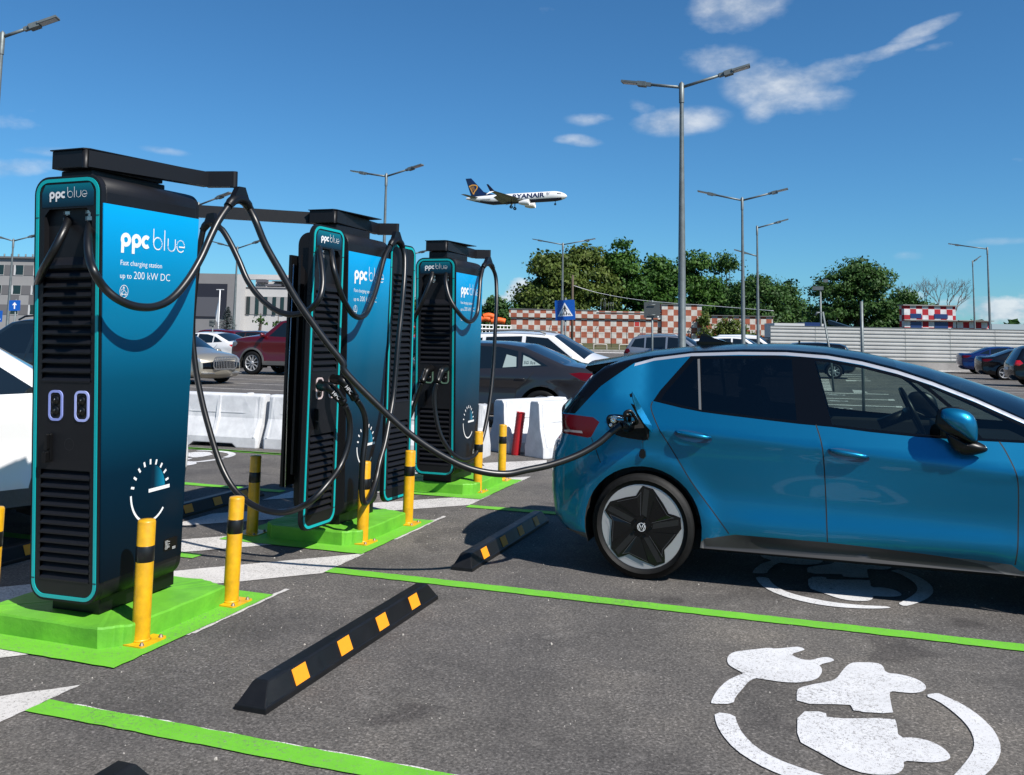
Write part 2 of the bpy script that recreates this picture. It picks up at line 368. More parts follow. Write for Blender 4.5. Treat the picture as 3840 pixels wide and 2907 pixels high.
def sm(p, k=2):                                  # rounded corners
    for _ in range(k):
        p = sum(([(p[i][0]*.75+p[(i+1) % len(p)][0]*.25, p[i][1]*.75+p[(i+1) % len(p)][1]*.25), (p[i][0]*.25+p[(i+1) % len(p)][0]*.75, p[i][1]*.25+p[(i+1) % len(p)][1]*.75)] for i in range(len(p))), [])
    return p
sym = [sm(p, 1) for p in sym]
marking('charging_symbol', sym, m_white2, .005)
for dy in (2.37, 4.85, 7.3): marking('charging_symbol', [[(p[0]+.02, p[1]+dy) for p in q] for q in sym], m_white2, .005)
for dy in (0.0, 2.43, 4.86): marking('charging_symbol', [[(-7.55-p[0], 9.05+dy-p[1]) for p in q] for q in sym], m_white2, .005)
# white bay lines of the far rows
for y in (14.5, 17.0, 19.5, 22, 24.5, 27.0, 29.5, 32): marking('far_bay_line', [rect(-24, y, -13.5, y+.1)], m_white, .005)
for y in (15.5, 18, 20.5, 23, 25.5, 28, 31, 34): marking('far_bay_line', [rect(-9, y, -3.5, y+.1), rect(3.6, y+20, 7.5, y+20.1)], m_white, .005)
zw = lambda x, y: G(2900+x/2.353, 1280+y/2.353)
for a, b, h_ in (((250, 452), (1018, 470), 5), ((250, 497), (1070, 521), 5), ((250, 552), (1138, 582), 6), ((250, 615), (1150, 655), 6), ((560, 293), (800, 297), 3), ((560, 310), (820, 315), 3), ((560, 330), (835, 334), 3), ((640, 347), (858, 351), 4)):
    marking('far_bay_line', [[zw(a[0], a[1]-h_/2), zw(b[0], b[1]-h_/2), zw(b[0], b[1]+h_/2), zw(a[0], a[1]+h_/2)]], m_white, .005)
for (x_, y_) in ((1012, 520), (1080, 581)): marking('far_line_head', [[zw(x_, y_-7), zw(x_+52, y_-6), zw(x_+62, y_+8), zw(x_+4, y_+7)]], m_white, .009)
marking('painted_block', [[zw(695, 430), (zw(790, 436)), zw(836, 456), zw(712, 457)]], m_white, .006)
marking('painted_block', [[zw(637, 343), (zw(725, 345)), zw(734, 355), zw(641, 354)]], m_white, .008)
for k in range(8): marking('hatch_block', [[zw(395+k*3, 334+k*13), zw(488+k*4, 336+k*13), zw(490+k*4, 343+k*13.4), zw(397+k*3, 341+k*13.4)]], m_white, .006)
for (x_, y_, s_) in ((545, 474, 1.0), (560, 528, 1.12), (590, 594, 1.25)):
    c_ = zw(x_, y_); d_ = zw(x_+75*s_, y_); hw_ = (d_-c_).length; o_ = [(c_.x+hw_*math.cos(R(a)), c_.y+hw_*.9*math.sin(R(a))) for a in range(-150, 151, 12)]; i_ = [(c_.x+hw_*.80*math.cos(R(a)), c_.y+hw_*.72*math.sin(R(a))) for a in range(150, -151, -12)]
    marking('charging_symbol', [o_+i_, [(c_.x-hw_*.6, c_.y-hw_*.3), (c_.x+hw_*.2, c_.y-hw_*.35), (c_.x+hw_*.3, c_.y), (c_.x+hw_*.1, c_.y+hw_*.3), (c_.x-hw_*.6, c_.y+hw_*.3)]], m_white2, .007)
for k in range(9): marking('far_bay_line', [rect(11.5+k*.02, 28.2+k*2.7, 17, 28.35+k*2.7)], m_white, .005)
marking('far_edge_line', [[G(3480, 1388), G(3840, 1384), G(3840, 1391), G(3490, 1395)], [G(2150, 1318), G(2560, 1328), G(2560, 1331), G(2150, 1321)], [G(2330, 1340), G(2370, 1331), G(2380, 1331), G(2345, 1341)]], m_white, .006)
# tar seams and grit
m_grit = mat('grit', (.42, .39, .35), .9)
mb = MB()
for i in range(900):
    x, y = random.uniform(-4.6, 1.6), random.uniform(2.0, 8.5)
    if x > -2.6 and random.random() < .35: x = random.uniform(-4.6, -2.4)
    r = random.uniform(.0018, .0042) if random.random() < .96 else random.uniform(.005, .009)
    n = 5; a0 = random.random()*6
    top = (x, y, .002+r*1.1); ringp = [(x+r*random.uniform(.7, 1.2)*math.cos(a0+2*math.pi*j/n), y+r*random.uniform(.7, 1.2)*math.sin(a0+2*math.pi*j/n), .001) for j in range(n)]
    mid = [(x+(p[0]-x)*.8, y+(p[1]-y)*.8, .001+r*.8) for p in ringp]
    mb.add(ringp+mid+[top], [(j, (j+1) % n, n+(j+1) % n, n+j) for j in range(n)]+[(n+j, n+(j+1) % n, 2*n) for j in range(n)])
o = mb.build('grit', m_grit); tag(o, 'pale loose grit scattered over the dark asphalt', 'grit', kind='stuff')

# ------------------------------------------------------------------ concrete plinths with their green paint
m_pad = mat('green_concrete_paint', (.14, .46, .025), .6, noise=(4, .3, (.10, .36, .02)), bump=(38, .35, .006))
CHX = -3.695
pads = [(3.72, 4.66), (6.14, 7.08), (8.56, 9.52)]
plab = ['green painted concrete plinth under the nearest charging station', 'green painted concrete plinth under the station with open doors', 'green painted concrete plinth under the farthest charging station']
for (y0, y1), lb in zip(pads, plab):
    marking('painted_apron', [rect(-4.36, y0-.17, -3.135, y1+.19, .004)], m_green, .008)
    c = .11; x0, x1 = -4.20 if y0 < 4 else -4.12, -3.285
    out = [(x0+c, y0), (x1-c, y0), (x1, y0+c), (x1, y1-c*.6), (x1-c*2, y1), (x0+c*2, y1), (x0, y1-c*.6), (x0, y0+c)]
    mb = MB(); ins = [(CHX+(p[0]-CHX)*.988, (y0+y1)/2+(p[1]-(y0+y1)/2)*.99) for p in out]
    n = len(out); rings = [[(p[0], p[1], .0) for p in out], [(p[0], p[1], .098) for p in out], [(p[0], p[1], .108) for p in ins]]
    # finely divided sides so that the cast surface is slightly uneven
    def dense(rg): return sum(([tuple(rg[i][k]+(rg[(i+1) % n][k]-rg[i][k])*t/8 for k in range(3)) for t in range(8)] for i in range(n)), [])
    rr = [dense(r_) for r_ in rings]; k = len(rr[0])
    jit = [random.uniform(-.004, .004) for _ in range(k)]; jz = [random.uniform(-.003, .003) for _ in range(k)]
    vs = []
    for q, r_ in enumerate(rr): vs += [(p[0]+jit[i]*(q > 0), p[1]+jit[(i*3) % k]*(q > 0), p[2]+(jz[i] if q else 0)) for i, p in enumerate(r_)]
    fs = [(q*k+i, q*k+(i+1) % k, (q+1)*k+(i+1) % k, (q+1)*k+i) for q in range(2) for i in range(k)]
    mb.add(vs, fs); mb.add(vs[2*k:]+[(CHX, (y0+y1)/2, .112)], [(i, (i+1) % k, k) for i in range(k)])
    o = mb.build('concrete_plinth', m_pad); tag(o, lb, 'plinth', 'green concrete plinths of the charging stations')

# ------------------------------------------------------------------ bollards
m_yel = mat('yellow_paint', (.80, .42, .005), .38, noise=(11, .30), coat=.2)
m_blk = mat('black_tape', (.008, .008, .008), .35)
m_bolt = mat('bolt_steel', (.22, .18, .13), .5, metal=.6)
def make_bollard():
    t = thing('bollard', 'x', 'bollard')
    mb = MB(); mb.lathe([(.0445, .008), (.0445, .602), (.040, .612), (0, .616)], 28); mb.build('post', m_yel, t)
    mb = MB(); mb.lathe([(.0453, .405), (.0460, .406), (.0460, .484), (.0453, .485)], 28); mb.build('black_band', m_blk, t)
    mb = MB(); mb.prism(rrect(.185, .185, .02), 'z', 0.008, .016); mb.lathe([(.0445, .016), (.052, .016), (.0445, .024)], 24); b = mb.build('base_plate', m_yel, t)
    for sx in (-1, 1):
        for sy in (-1, 1):
            mb = MB(); mb.lathe([(.013, .016), (.013, .018), (.009, .019), (.009, .026), (.005, .030), (0, .031)], 10, T=Matrix.Translation((sx*.068, sy*.068, 0))); mb.build('bolt', m_bolt, b)
    return t
bol = [(-4.235, 3.83, 'yellow bollard cut by the left edge of the photo, in front of the white crossover', 0, 0), (-3.285, 3.895, 'nearest yellow bollard, at the front right corner of the nearest green plinth', .8, -.5),
       (-3.275, 4.625, 'yellow bollard at the back right corner of the nearest green plinth', 0, -1), (-4.25, 6.24, 'shaded yellow bollard at the left corner of the plinth with the open station', 1, -1.2),
       (-3.31, 6.30, 'yellow bollard at the front right corner of the plinth with the open station', 0, -.5), (-3.29, 7.06, 'yellow bollard behind the open cabinet door of the middle station', 0, -1),
       (-3.325, 8.80, 'yellow bollard at the front right corner of the farthest plinth', 0, -.5), (-3.35, 9.62, 'farthest yellow bollard, in front of the loose white barrier', 0, -.5),
       (-4.28, 6.98, 'yellow bollard hidden behind the open middle station', 0, 0), (-4.28, 8.8, 'yellow bollard left of the farthest station', 0, 0)]
b0 = make_bollard()
for i, (x, y, lb, ax, ay) in enumerate(bol[:8]):
    o = b0 if i == 0 else copy_tree(b0)
    o.location = (x, y, 0); o.rotation_euler = (R(ax), R(-ay), random.uniform(-.05, .05)); o['label'] = lb; o['group'] = 'yellow and black bollards round the chargers'

# ------------------------------------------------------------------ rubber wheel stops
m_rub = mat('black_rubber', (.005, .005, .0055), .40, noise=(9, .3, (.009, .009, .010)), bump=(160, .12, .002), spec=.35)
m_ora = mat('orange_reflector', (.95, .33, .01), .5, noise=(60, .06))
def make_stop():
    t = thing('wheel_stop', 'x', 'wheel stop')
    Lh, w, h = .90, .078, .105
    mb = MB()
    def ring(hw, z, hl): return [(-hw, -hl, z), (hw, -hl, z), (hw, hl, z), (-hw, hl, z)]
    rs = [ring(w, 0, Lh), ring(w-.002, .022, Lh-.002), ring(w-.008, .025, Lh-.008), ring(.038, .098, Lh-.070), ring(.030, h, Lh-.082)]
    vs = sum(rs, []); mb.add(vs, [(a*4+i, a*4+(i+1) % 4, a*4+4+(i+1) % 4, a*4+4+i) for a in range(4) for i in range(4)]+[(16, 17, 18, 19)])
    mb.build('rubber_body', m_rub, t, bevel=.004)
    for k in range(4):
        yc = -.60+.40*k
        for s in (-1, 1):
            mb = MB(); x = lambda z: s*(w-.0065+(z-.025)*(.038-w+.008)/.073)
            p = [(x(.030), yc-.056, .030), (x(.030), yc+.056, .030), (x(.095), yc+.056, .095), (x(.095), yc-.056, .095)]
            nn = Vector((s*.87, 0, .5))*.0022
            q = [tuple(Vector(v)+nn) for v in p]
            mb.add(p+q, [(0, 1, 2, 3), (4, 5, 6, 7)]+[(i, (i+1) % 4, 4+(i+1) % 4, 4+i) for i in range(4)]); mb.build('reflector', m_ora, t)
    for k in range(4):
        mb = MB(); mb.lathe([(.014, h+.0008), (.010, h+.001), (0, h+.0006)], 14, T=Matrix.Translation((0, (-.70, -.23, .23, .70)[k], 0))); mb.build('bolt_hole', m_blk, t)
    return t
stp = [(-2.268, 4.27, 'black wheel stop with four orange reflectors lying in the empty bay', 0.0), (-2.30, 6.73, 'black wheel stop half in shade behind the blue car', -.3), (-2.268, 1.83, 'black wheel stop cut by the bottom edge of the photo', 0),
       (-5.24, 4.4, 'shaded wheel stop under the nose of the white crossover', 0), (-5.22, 6.83, 'shaded wheel stop between the first two stations, in the opposite bay', 0), (-5.24, 9.15, 'wheel stop left of the open middle station', 0)]
s0 = make_stop()
for i, (x, y, lb, a) in enumerate(stp):
    o = s0 if i == 0 else copy_tree(s0)
    o.location = (x, y, 0); o.rotation_euler = (0, 0, R(a)); o['label'] = lb; o['group'] = 'black rubber wheel stops'
# ------------------------------------------------------------------ charging stations
m_cab = mat('charcoal_powder_coat', (.0075, .0075, .0095), .42, noise=(30, .15), spec=.32)
m_cab2 = mat('black_plastic', (.004, .004, .0045), .38, spec=.35)
m_dark = mat('dark_recess', (.003, .003, .003), .7)
m_teal = mat('teal_trim', (.0, .40, .42), .35)
m_wht = mat('white_lettering', (.85, .85, .85), .5)
m_cable = mat('black_cable', (.006, .006, .0065), .33, noise=(25, .2), spec=.5)
m_gland = mat('cable_gland', (.45, .45, .45), .25, metal=.8)
def gradient_mat(name, stops, z0, z1, rough=.22, axis=2):
    m = bpy.data.materials.new(name); m.use_nodes = True; t = m.node_tree; b = t.nodes['Principled BSDF']; l = t.links.new
    co = t.nodes.new('ShaderNodeTexCoord'); sp = t.nodes.new('ShaderNodeSeparateXYZ'); l(co.outputs['Object'], sp.inputs[0])
    mr = t.nodes.new('ShaderNodeMapRange'); mr.inputs[1].default_value = z0; mr.inputs[2].default_value = z1; l(sp.outputs[axis], mr.inputs[0])
    r = t.nodes.new('ShaderNodeValToRGB'); e = r.color_ramp.elements; e[0].position = stops[0][0]; e[0].color = (*stops[0][1], 1); e[1].position = stops[-1][0]; e[1].color = (*stops[-1][1], 1)
    for p, c in stops[1:-1]: q = e.new(p); q.color = (*c, 1)
    l(mr.outputs[0], r.inputs[0]); l(r.outputs[0], b.inputs['Base Color']); b.inputs['Roughness'].default_value = rough
    b.inputs['Coat Weight'].default_value = .0; b.inputs['Specular IOR Level'].default_value = .22; MATS[name] = m; return m
m_grad = gradient_mat('printed_blue_gradient', [(0, (.0008, .004, .009)), (.27, (.001, .013, .027)), (.52, (.001, .052, .098)), (.78, (.0008, .15, .29)), (1, (.0004, .29, .60))], .30, 2.235, .3)
m_head = gradient_mat('header_gradient', [(0, (.002, .006, .014)), (.55, (.003, .05, .09)), (1, (.0, .16, .20))], 2.21, 2.36, .3)
m_gauge = gradient_mat('gauge_gradient', [(0, (.003, .014, .028)), (1, (.005, .22, .36))], .46, .585, .3, axis=1)
T_side = lambda x, y, z: Matrix(((0, 0, 1, x), (1, 0, 0, y), (0, 1, 0, z), (0, 0, 0, 1)))
T_front = lambda x, y, z: Matrix(((1, 0, 0, x), (0, 0, -1, y), (0, 1, 0, z), (0, 0, 0, 1)))
def logo(T, w, name, parent):
    """lettering 'ppcblue': heavy p p c, hairline b l u e with dotted turns; w = total width"""
    s = w/7.0; mb = MB(); S = T @ Matrix.Diagonal((s, s, 1, 1))
    B, t = .31, .085
    for x in (0, 1.08):
        ribbon(mb, arc(x+.5, .5, .36, 0, 360, 28)[:-1], B, S, closed=True); ribbon(mb, [(x+.19, .5), (x+.19, -.48)], B*.92, S)
    ribbon(mb, arc(2.6, .5, .36, 48, 312, 24), B, S)
    def dots(cx, cy, r, a0, a1, n):
        for i in range(n):
            a = a0+(a1-a0)*i/n; ribbon(mb, arc(cx, cy, r, a, a+(a1-a0)/n*.55, 2), t, S)
    ribbon(mb, [(3.38, 1.6), (3.38, .5)], t, S); ribbon(mb, arc(3.88, .5, .46, 70, 180, 10), t, S); ribbon(mb, arc(3.88, .5, .46, 180, 300, 10), t, S); dots(3.88, .5, .46, -60, 70, 8)
    ribbon(mb, [(4.62, 1.6), (4.62, .02)], t, S)
    ribbon(mb, [(5.02, 1), (5.02, .45)], t, S); dots(5.42, .45, .42, 180, 290, 8); ribbon(mb, arc(5.42, .45, .42, 290, 360, 6)+[(5.84, 1)], t, S)
    dots(6.5, .5, .46, 0, 180, 10); ribbon(mb, arc(6.5, .5, .46, 180, 318, 14), t, S); ribbon(mb, [(6.3, .44), (6.98, .44)], t*1.2, S)
    return mb.build(name, m_wht, parent)
def fit_text(body, w, T, parent, name='lettering', m=None, offset=-.004):
    o = text_mesh(name, body, 1, m or m_wht, Matrix.Identity(4), parent, depth=0, offset=offset)
    xs = [v.co.x for v in o.data.vertices]; s = w/(max(xs)-min(xs))
    o.data.transform(T @ Matrix.Diagonal((s, s, 1, 1)) @ Matrix.Translation((-min(xs), 0, 0))); return o
def plate(mb, outer, holes, y, m=0):
    loops = [[Vector((p[0], p[1], 0)) for p in outer]]+[[Vector((p[0], p[1], 0)) for p in h] for h in holes]
    flat = [p for l_ in loops for p in l_]; tr = tessellate_polygon(loops)
    fs = []
    for t in tr:
        a, b, c = (flat[i] for i in t)
        fs.append(t if (b-a).cross(c-a).z > 0 else t[::-1])
    mb.add([(p.x, y, p.y) for p in flat], fs, m)
def make_door(parent, sockets=True, header=True, ring=(.42, .42, .75), shade=None):
    """front door in its own frame: x across, z up, outer face towards -y at y=0"""
    d = MB(); out = rrect(.445, 2.205, .092, 7, (0, 1.2825)); tilt = 0
    rec = [(-.155, 1.915), (.16, 1.915), (.16, 2.175), (.125, 2.212), (-.12, 2.212), (-.155, 2.175)] if header else None
    l1 = [(-.158, 1.305), (.163, 1.305), (.163, 1.898), (-.158, 1.898)]; l2 = [(-.158, .285), (.163, .285), (.163, .852), (-.158, .852)]
    if not header: l1 = [(-.158, 1.005), (.163, 1.005), (.163, 2.12), (-.158, 2.12)]
    plate(d, out, [h for h in (rec, l1, l2) if h], 0)
    n = len(out); d.add([(p[0], 0, p[1]) for p in out]+[(p[0], .032, p[1]) for p in out], [(i, n+i, n+(i+1) % n, (i+1) % n) for i in range(n)])
    plate(d, out, [], .034)
    for x0, z0, x1, z1 in ((l1[0][0], l1[0][1], l1[2][0], l1[2][1]), (l2[0][0], l2[0][1], l2[2][0], l2[2][1])):
        k = round((z1-z0)/.0492); h = (z1-z0)/k
        for i in range(k):
            za = z0+i*h; zb = za+h
            ia, ib = .004, .022
            d.add([(x0, -.004, za), (x1, -.004, za), (x1-.004, ib, zb-.010), (x0+.004, ib, zb-.010), (x0, ib, za), (x1, ib, za), (x0, -.004, za+.008), (x1, -.004, za+.008)],
                  [(0, 1, 7, 6), (6, 7, 2, 3), (4, 5, 1, 0)])
        d.add([(x0, .026, z0), (x1, .026, z0), (x1, .026, z1), (x0, .026, z1)], [(0, 1, 2, 3)], 1)
    if header:
        X0, X1 = rec[0][0], rec[1][0]; zt, zm, zb = 2.212, 2.08, 1.915; D = .125
        d.add([(X0, 0, zt), (X1, 0, zt), (X1, D, zt), (X0, D, zt), (X0, D, zm), (X1, D, zm), (X0, 0, zb), (X1, 0, zb)],
              [(0, 3, 2, 1), (3, 4, 5, 2), (4, 6, 7, 5), (0, 6, 4, 3), (1, 2, 5, 7)], 0)
    door = d.build('door' if header else 'rear_door', [m_cab, m_dark], parent)
    r = MB(); o1 = rrect(.418, 2.178, .080, 7, (0, 1.2825)); i1 = rrect(.382, 2.142, .064, 7, (0, 1.2825)); n = len(o1)
    r.add([(p[0], -.004, p[1]) for p in o1]+[(p[0], -.004, p[1]) for p in i1]+[(p[0], .001, p[1]) for p in o1]+[(p[0], .001, p[1]) for p in i1],
          [(i, (i+1) % n, n+(i+1) % n, n+i) for i in range(n)]+[(2*n+i, 2*n+(i+1) % n, (i+1) % n, i) for i in range(n)]+[(n+i, n+(i+1) % n, 3*n+(i+1) % n, 3*n+i) for i in range(n)])
    r.build('trim', m_teal, door)
    mb = MB()
    for z in (.29, 2.17): mb.box((-.2, -.0045, z), (.022, .002, .004)); mb.box((.2, -.0045, z), (.022, .002, .004))
    mb.build('trim_joint', m_dark, door)
    if header:
        hd = MB(); hp = [(-.170, 2.222), (.172, 2.222), (.172, 2.30), (.150, 2.342), (-.148, 2.342), (-.170, 2.30)]
        hd.prism(hp, 'y', -.002, .002); h = fixn(hd.build('header_sign', m_head, door))
        logo(T_front(-.118, -.0035, 2.268), .25, 'lettering', h)
        for sx in (-.036, .112):
            g = MB(); T = Matrix.Translation((sx, .05, 2.20)) @ Matrix.Rotation(R(180), 4, 'X')
            g.lathe([(.030, 0), (.030, .016), (.022, .018), (.022, .030), (.031, .032), (.031, .052), (.022, .062), (.022, .072)], 8, T=T, smooth=False); g.build('cable_gland', m_gland, door)
    if sockets:
        for i, sx in enumerate((-.062, .110)):
            rr = MB(); o1 = rrect(.094, .158, .032, 6, (sx, 1.183)); i1 = rrect(.070, .134, .022, 6, (sx, 1.183)); n = len(o1)
            rr.add([(p[0], -.0055, p[1]) for p in o1]+[(p[0], -.0055, p[1]) for p in i1]+[(p[0], 0, p[1]) for p in o1]+[(p[0], .012, p[1]) for p in i1],
                   [(i_, (i_+1) % n, n+(i_+1) % n, n+i_) for i_ in range(n)]+[(2*n+i_, 2*n+(i_+1) % n, (i_+1) % n, i_) for i_ in range(n)]+[(n+i_, n+(i_+1) % n, 3*n+(i_+1) % n, 3*n+i_) for i_ in range(n)])
            m_r = mat('socket_ring_%.2f_%.2f' % (ring[0], i*ring[3] if len(ring) > 3 else 0), tuple(min(1, c+(.14*i if len(ring) > 3 else 0)) for c in ring[:3]), .35)
            rg = rr.build('socket', m_r, door)
            mb = MB(); mb.prism(i1, 'y', -.002, .002, 0); mb.build('socket_face', m_dark, rg)
            mb = MB()
            for zc, ra in ((1.212, .027), (1.157, .028)): mb.lathe([(ra, .004), (ra, 0), (ra*.8, .0), (ra*.8, .003), (0, .003)], 22, T=Matrix.Translation((sx, -.0022, zc)) @ Matrix.Rotation(R(90), 4, 'X'))
            mb.build('inlet', m_cab2, rg)
            for zc in (1.214, 1.160):
                mb = MB(); mb.lathe([(.002, 0), (.0015, .002), (0, .0022)], 6, T=Matrix.Translation((sx-.004, -.007, zc)) @ Matrix.Rotation(R(90), 4, 'X')); mb.build('contact_pin', m_gland, rg)
        mb = MB(); mb.prism(rrect(.030, .150, .012, 4, (-.098, .965)), 'y', -.012, 0); mb.prism(rrect(.020, .085, .009, 4, (-.100, .995)), 'y', -.030, -.010); mb.prism(rrect(.024, .055, .006, 4, (-.106, .918)), 'y', -.034, -.008); fixn(mb.build('handle', m_cab2, door, bevel=.002))
        mb = MB(); ribbon(mb, arc(.028, .985, .030, 0, 360, 26)[:-1], .0015, T_front(0, -.0012, 0), closed=True); mb.build('lock_ring', mat('grey_line', (.035, .035, .04), .4), door)
    return door
def dyz(z): return .080*(2.38-z)/2.1
def make_station(name, label, yf, lean=(0, 0), open_doors=False, ring=(.30, .36, .78, .3)):
    t = thing(name, label, 'charger', (CHX, yf, 0), group='fast charging stations'); t.rotation_euler = (lean[0], lean[1], 0)
    mb = MB(); out = rrect(.450, 2.205, .095, 8, (0, 1.2825)); n = len(out); fy = .034
    vs = []
    ys = [0, .02, .77, .79]
    for k, q in enumerate(((fy, 0), (fy+.004, 1), (.752, 1), (.756, 0))):
        s_ = 1 if q[1] else .992
        for p in out:
            z = 1.2825+(p[1]-1.2825)*s_; y = q[0]+(dyz(p[1]) if k < 2 else -dyz(p[1])); vs.append((p[0]*s_, y, z))
    mb.add(vs, [(k*n+i, k*n+(i+1) % n, (k+1)*n+(i+1) % n, (k+1)*n+i)[::-1] for k in range(3) for i in range(n)])
    tr = tessellate_polygon([[Vector((p[0], p[1], 0)) for p in out]]); mb.add(vs[:n], tr); mb.add(vs[3*n:], tr)
    cab = mb.build('cabinet', m_cab, t); fixn(cab)
    for p in cab.data.polygons: p.use_smooth = len(p.vertices) == 4 and max(p.normal.x**2, p.normal.z**2) < .9999 and abs(p.normal.y) < .5
    mb = MB(); mb.prism([(-.155, .17), (.155, .17), (.155, .74), (-.155, .74)], 'z', .109, .21); fixn(mb.build('pedestal', m_cab2, t, bevel=.006))
    for s in (1, -1):
        x = s*.2265; zt, zb = 2.232, .292
        mb = MB(); y0_ = .040 if open_doors else .010; a = [(x, dyz(z)+yy if yy < .4 else yy-dyz(z), z) for z, yy in ((zb, y0_), (zb, .785), (zt, .785), (zt, y0_))]
        b = [(x-s*.004, q[1], q[2]) for q in a]; mb.add(a+b, [(0, 1, 2, 3), (4, 7, 6, 5), (0, 4, 5, 1), (2, 6, 7, 3)])
        pn = fixn(mb.build('side_panel', m_grad, t))
        if s > 0:
            X = .2275; o = -3.70
            logo(T_side(X, .148, 2.018), .510, 'lettering', pn)
            fit_text('Fast charging station', .318, T_side(X, .152, 1.918), pn); fit_text('up to', .084, T_side(X, .152, 1.848), pn); fit_text('200 kW DC', .288, T_side(X, .252, 1.848), pn, offset=-.012)
            ic = MB(); S = T_side(X+.0004, .182, 1.778); ribbon(ic, arc(0, 0, .030, 0, 360, 24, .033)[:-1], .0028, S, closed=True)
            ribbon(ic, [(-.020, -.016), (-.018, -.006), (-.009, -.004), (-.004, .004), (.006, .004), (.012, -.004), (.020, -.007), (.020, -.016), (-.020, -.016)], .0026, S)
            for cx_ in (-.011, .011): ribbon(ic, arc(cx_, -.016, .0045, 0, 360, 10)[:-1], .0024, S, closed=True)
            ribbon(ic, [(-.016, .000), (-.020, .008), (-.010, .012), (.002, .010), (.004, .016)], .0022, S); ribbon(ic, arc(-.002, .020, .004, 0, 360, 8)[:-1], .0035, S, closed=True); ic.build('charging_icon', m_wht, pn)
            ga = MB(); cy_, cz_ = .432, .700
            for k in range(9):
                a0 = 168-k*19.2; ribbon(ga, [(cy_+.125*math.cos(R(a0)), cz_+.138*math.sin(R(a0))), (cy_+.150*math.cos(R(a0)), cz_+.166*math.sin(R(a0)))], .0125, T_side(X, 0, 0))
            ribbon(ga, arc(cy_, cz_, .146, 183, 318, 26, .168), .0125, T_side(X, 0, 0)); ribbon(ga, [(cy_-.010, cz_-.004), (cy_+.158, cz_-.002)], .019, T_side(X, 0, 0)); gg = ga.build('gauge_emblem', m_wht, pn)
            fan = MB(); fan.flat([(X-.0003, cy_+.0, cz_+.005)]+[(X-.0003, q[0], q[1]) for q in arc(cy_, cz_+.005, .118, 2, 84, 12, .130)]); fan.build('gauge_fan', m_gauge, gg)
            lb = MB(); lb.prism(rrect(.112, .066, .010, 4, (.612, .372)), 'x', X-.001, X+.0012); lp = fixn(lb.build('rating_plate', m_cab2, pn))
            lt = MB()
            for k in range(8): ribbon(lt, [(.566, .394-k*.0062), (.566+random.uniform(.018, .045), .394-k*.0062)], .0016, T_side(X+.0016, 0, 0))
            for k in range(3): ribbon(lt, [(.625, .352-k*.005), (.652, .352-k*.005)], .0018, T_side(X+.0016, 0, 0))
            lt.build('small_print', m_wht, lp)
    tilt = math.atan(.080/2.1)
    if not open_doors:
        d = make_door(t, True, True, ring); d.rotation_euler = (tilt, 0, 0); d.location = (0, -.0, 0)
        d.location = (0, .002+dyz(0)+0, 0); d.rotation_euler = (math.atan(.0381), 0, 0)
        rd = make_door(t, False, False); rd.rotation_euler = (-.0381, 0, math.pi); rd.rotation_euler = (-.0, 0, math.pi); rd.location = (0, .79-.03, 0)
        rd.rotation_euler = (R(2.1), 0, math.pi); rd.location = (0, .788-dyz(0), 0)
    else:
        a = R(88.5); ax = Vector((math.cos(a), math.sin(a), 0)); h = Vector((.240, -.045, 0)); d = make_door(t, True, True, (.62, .50, .50))
        d.location = h-ax*.222; d.rotation_euler = (0, 0, a); d['label'] = 'front door swung wide open'
        a = R(85.4); ax = Vector((math.cos(a), math.sin(a), 0)); h = Vector((.222, .775, 0)); rd = make_door(t, False, False)
        rd.location = h+ax*.225+Vector((0, .0, -.005)); rd.rotation_euler = (0, 0, a); rd['label'] = 'louvred rear door swung open'
        mb = MB(); mb.b2((-.262, -.03, .40), (-.236, .34, 2.20)); fixn(mb.build('inner_panel', m_cab2, t, bevel=.004))
        mb = MB(); mb.b2((-.17, -.03, .5), (-.15, .03, 2.2)); mb.b2((.13, -.05, .5), (.15, .03, 2.2))
        mb.build('interior_frame', m_cab, t)
        mb = MB(); mb.tube([(-.045, -.30, 2.1), (-.043, -.31, 1.2), (-.04, -.30, .45)], .004, 6); mb.build('door_stay', m_gland, t)
    # cable box on the roof with its arm
    bz0, bz1 = 2.425, 2.520
    if yf > 5: bz0 += .03; bz1 += .035
    mb = MB(); mb.b2((-.10, .055, 2.372), (.105, .62, bz0-.004)); fixn(mb.build('roof_block', m_cab, t, bevel=.01))
    mb = MB(); mb.b2((-.115, .005, bz0), (.105, .60, bz1)); bx = fixn(mb.build('cable_box', m_cab, t, bevel=.006))
    mb = MB(); mb.prism([(-.122, -.004), (.100, -.004), (.120, .02), (.20, .64), (-.10, .66)], 'z', bz1+.001, bz1+.007); fixn(mb.build('box_lid', m_cab2, t))
    return t, bz0, bz1
def arm(t, p0, p1, p2, bz0, bz1):
    """telescopic arm: first reach p0-p1, elbow, short end p1-p2 (local plan points)"""
    mb = MB()
    for k, (a, b) in enumerate(((p0, p1), (p1, p2))):
        a = Vector((*a, 0)); b = Vector((*b, 0)); d = (b-a).normalized(); q = Vector((-d.y, d.x, 0))*.028
        z0, z1 = (bz0+.003, bz1-.005) if k == 0 else (bz0+.001, bz1-.001)
        pts = [a+q, a-q, b-q, b+q]
        mb.prism([(p.x, p.y) for p in pts], 'z', z0, z1)
    mb.lathe([(.018, bz0-.002), (.018, bz1+.001), (0, bz1+.001)], 14, T=Matrix.Translation((p0[0], p0[1], 0))); mb.lathe([(.022, bz0-.0015), (.022, bz1)], 14, T=Matrix.Translation((p2[0], p2[1], 0)))
    o = mb.build('swing_arm', m_cab, t); fixn(o); return o
def world_cable(t, pts, r=.0215, name='charging_cable', per=7):
    mw = Matrix.Translation(t.location) @ t.rotation_euler.to_matrix().to_4x4(); mi = mw.inverted()
    mb = MB(); mb.tube([mi @ Vector(p) for p in spline(pts, per)], r, 12); return mb.build(name, m_cable, t)
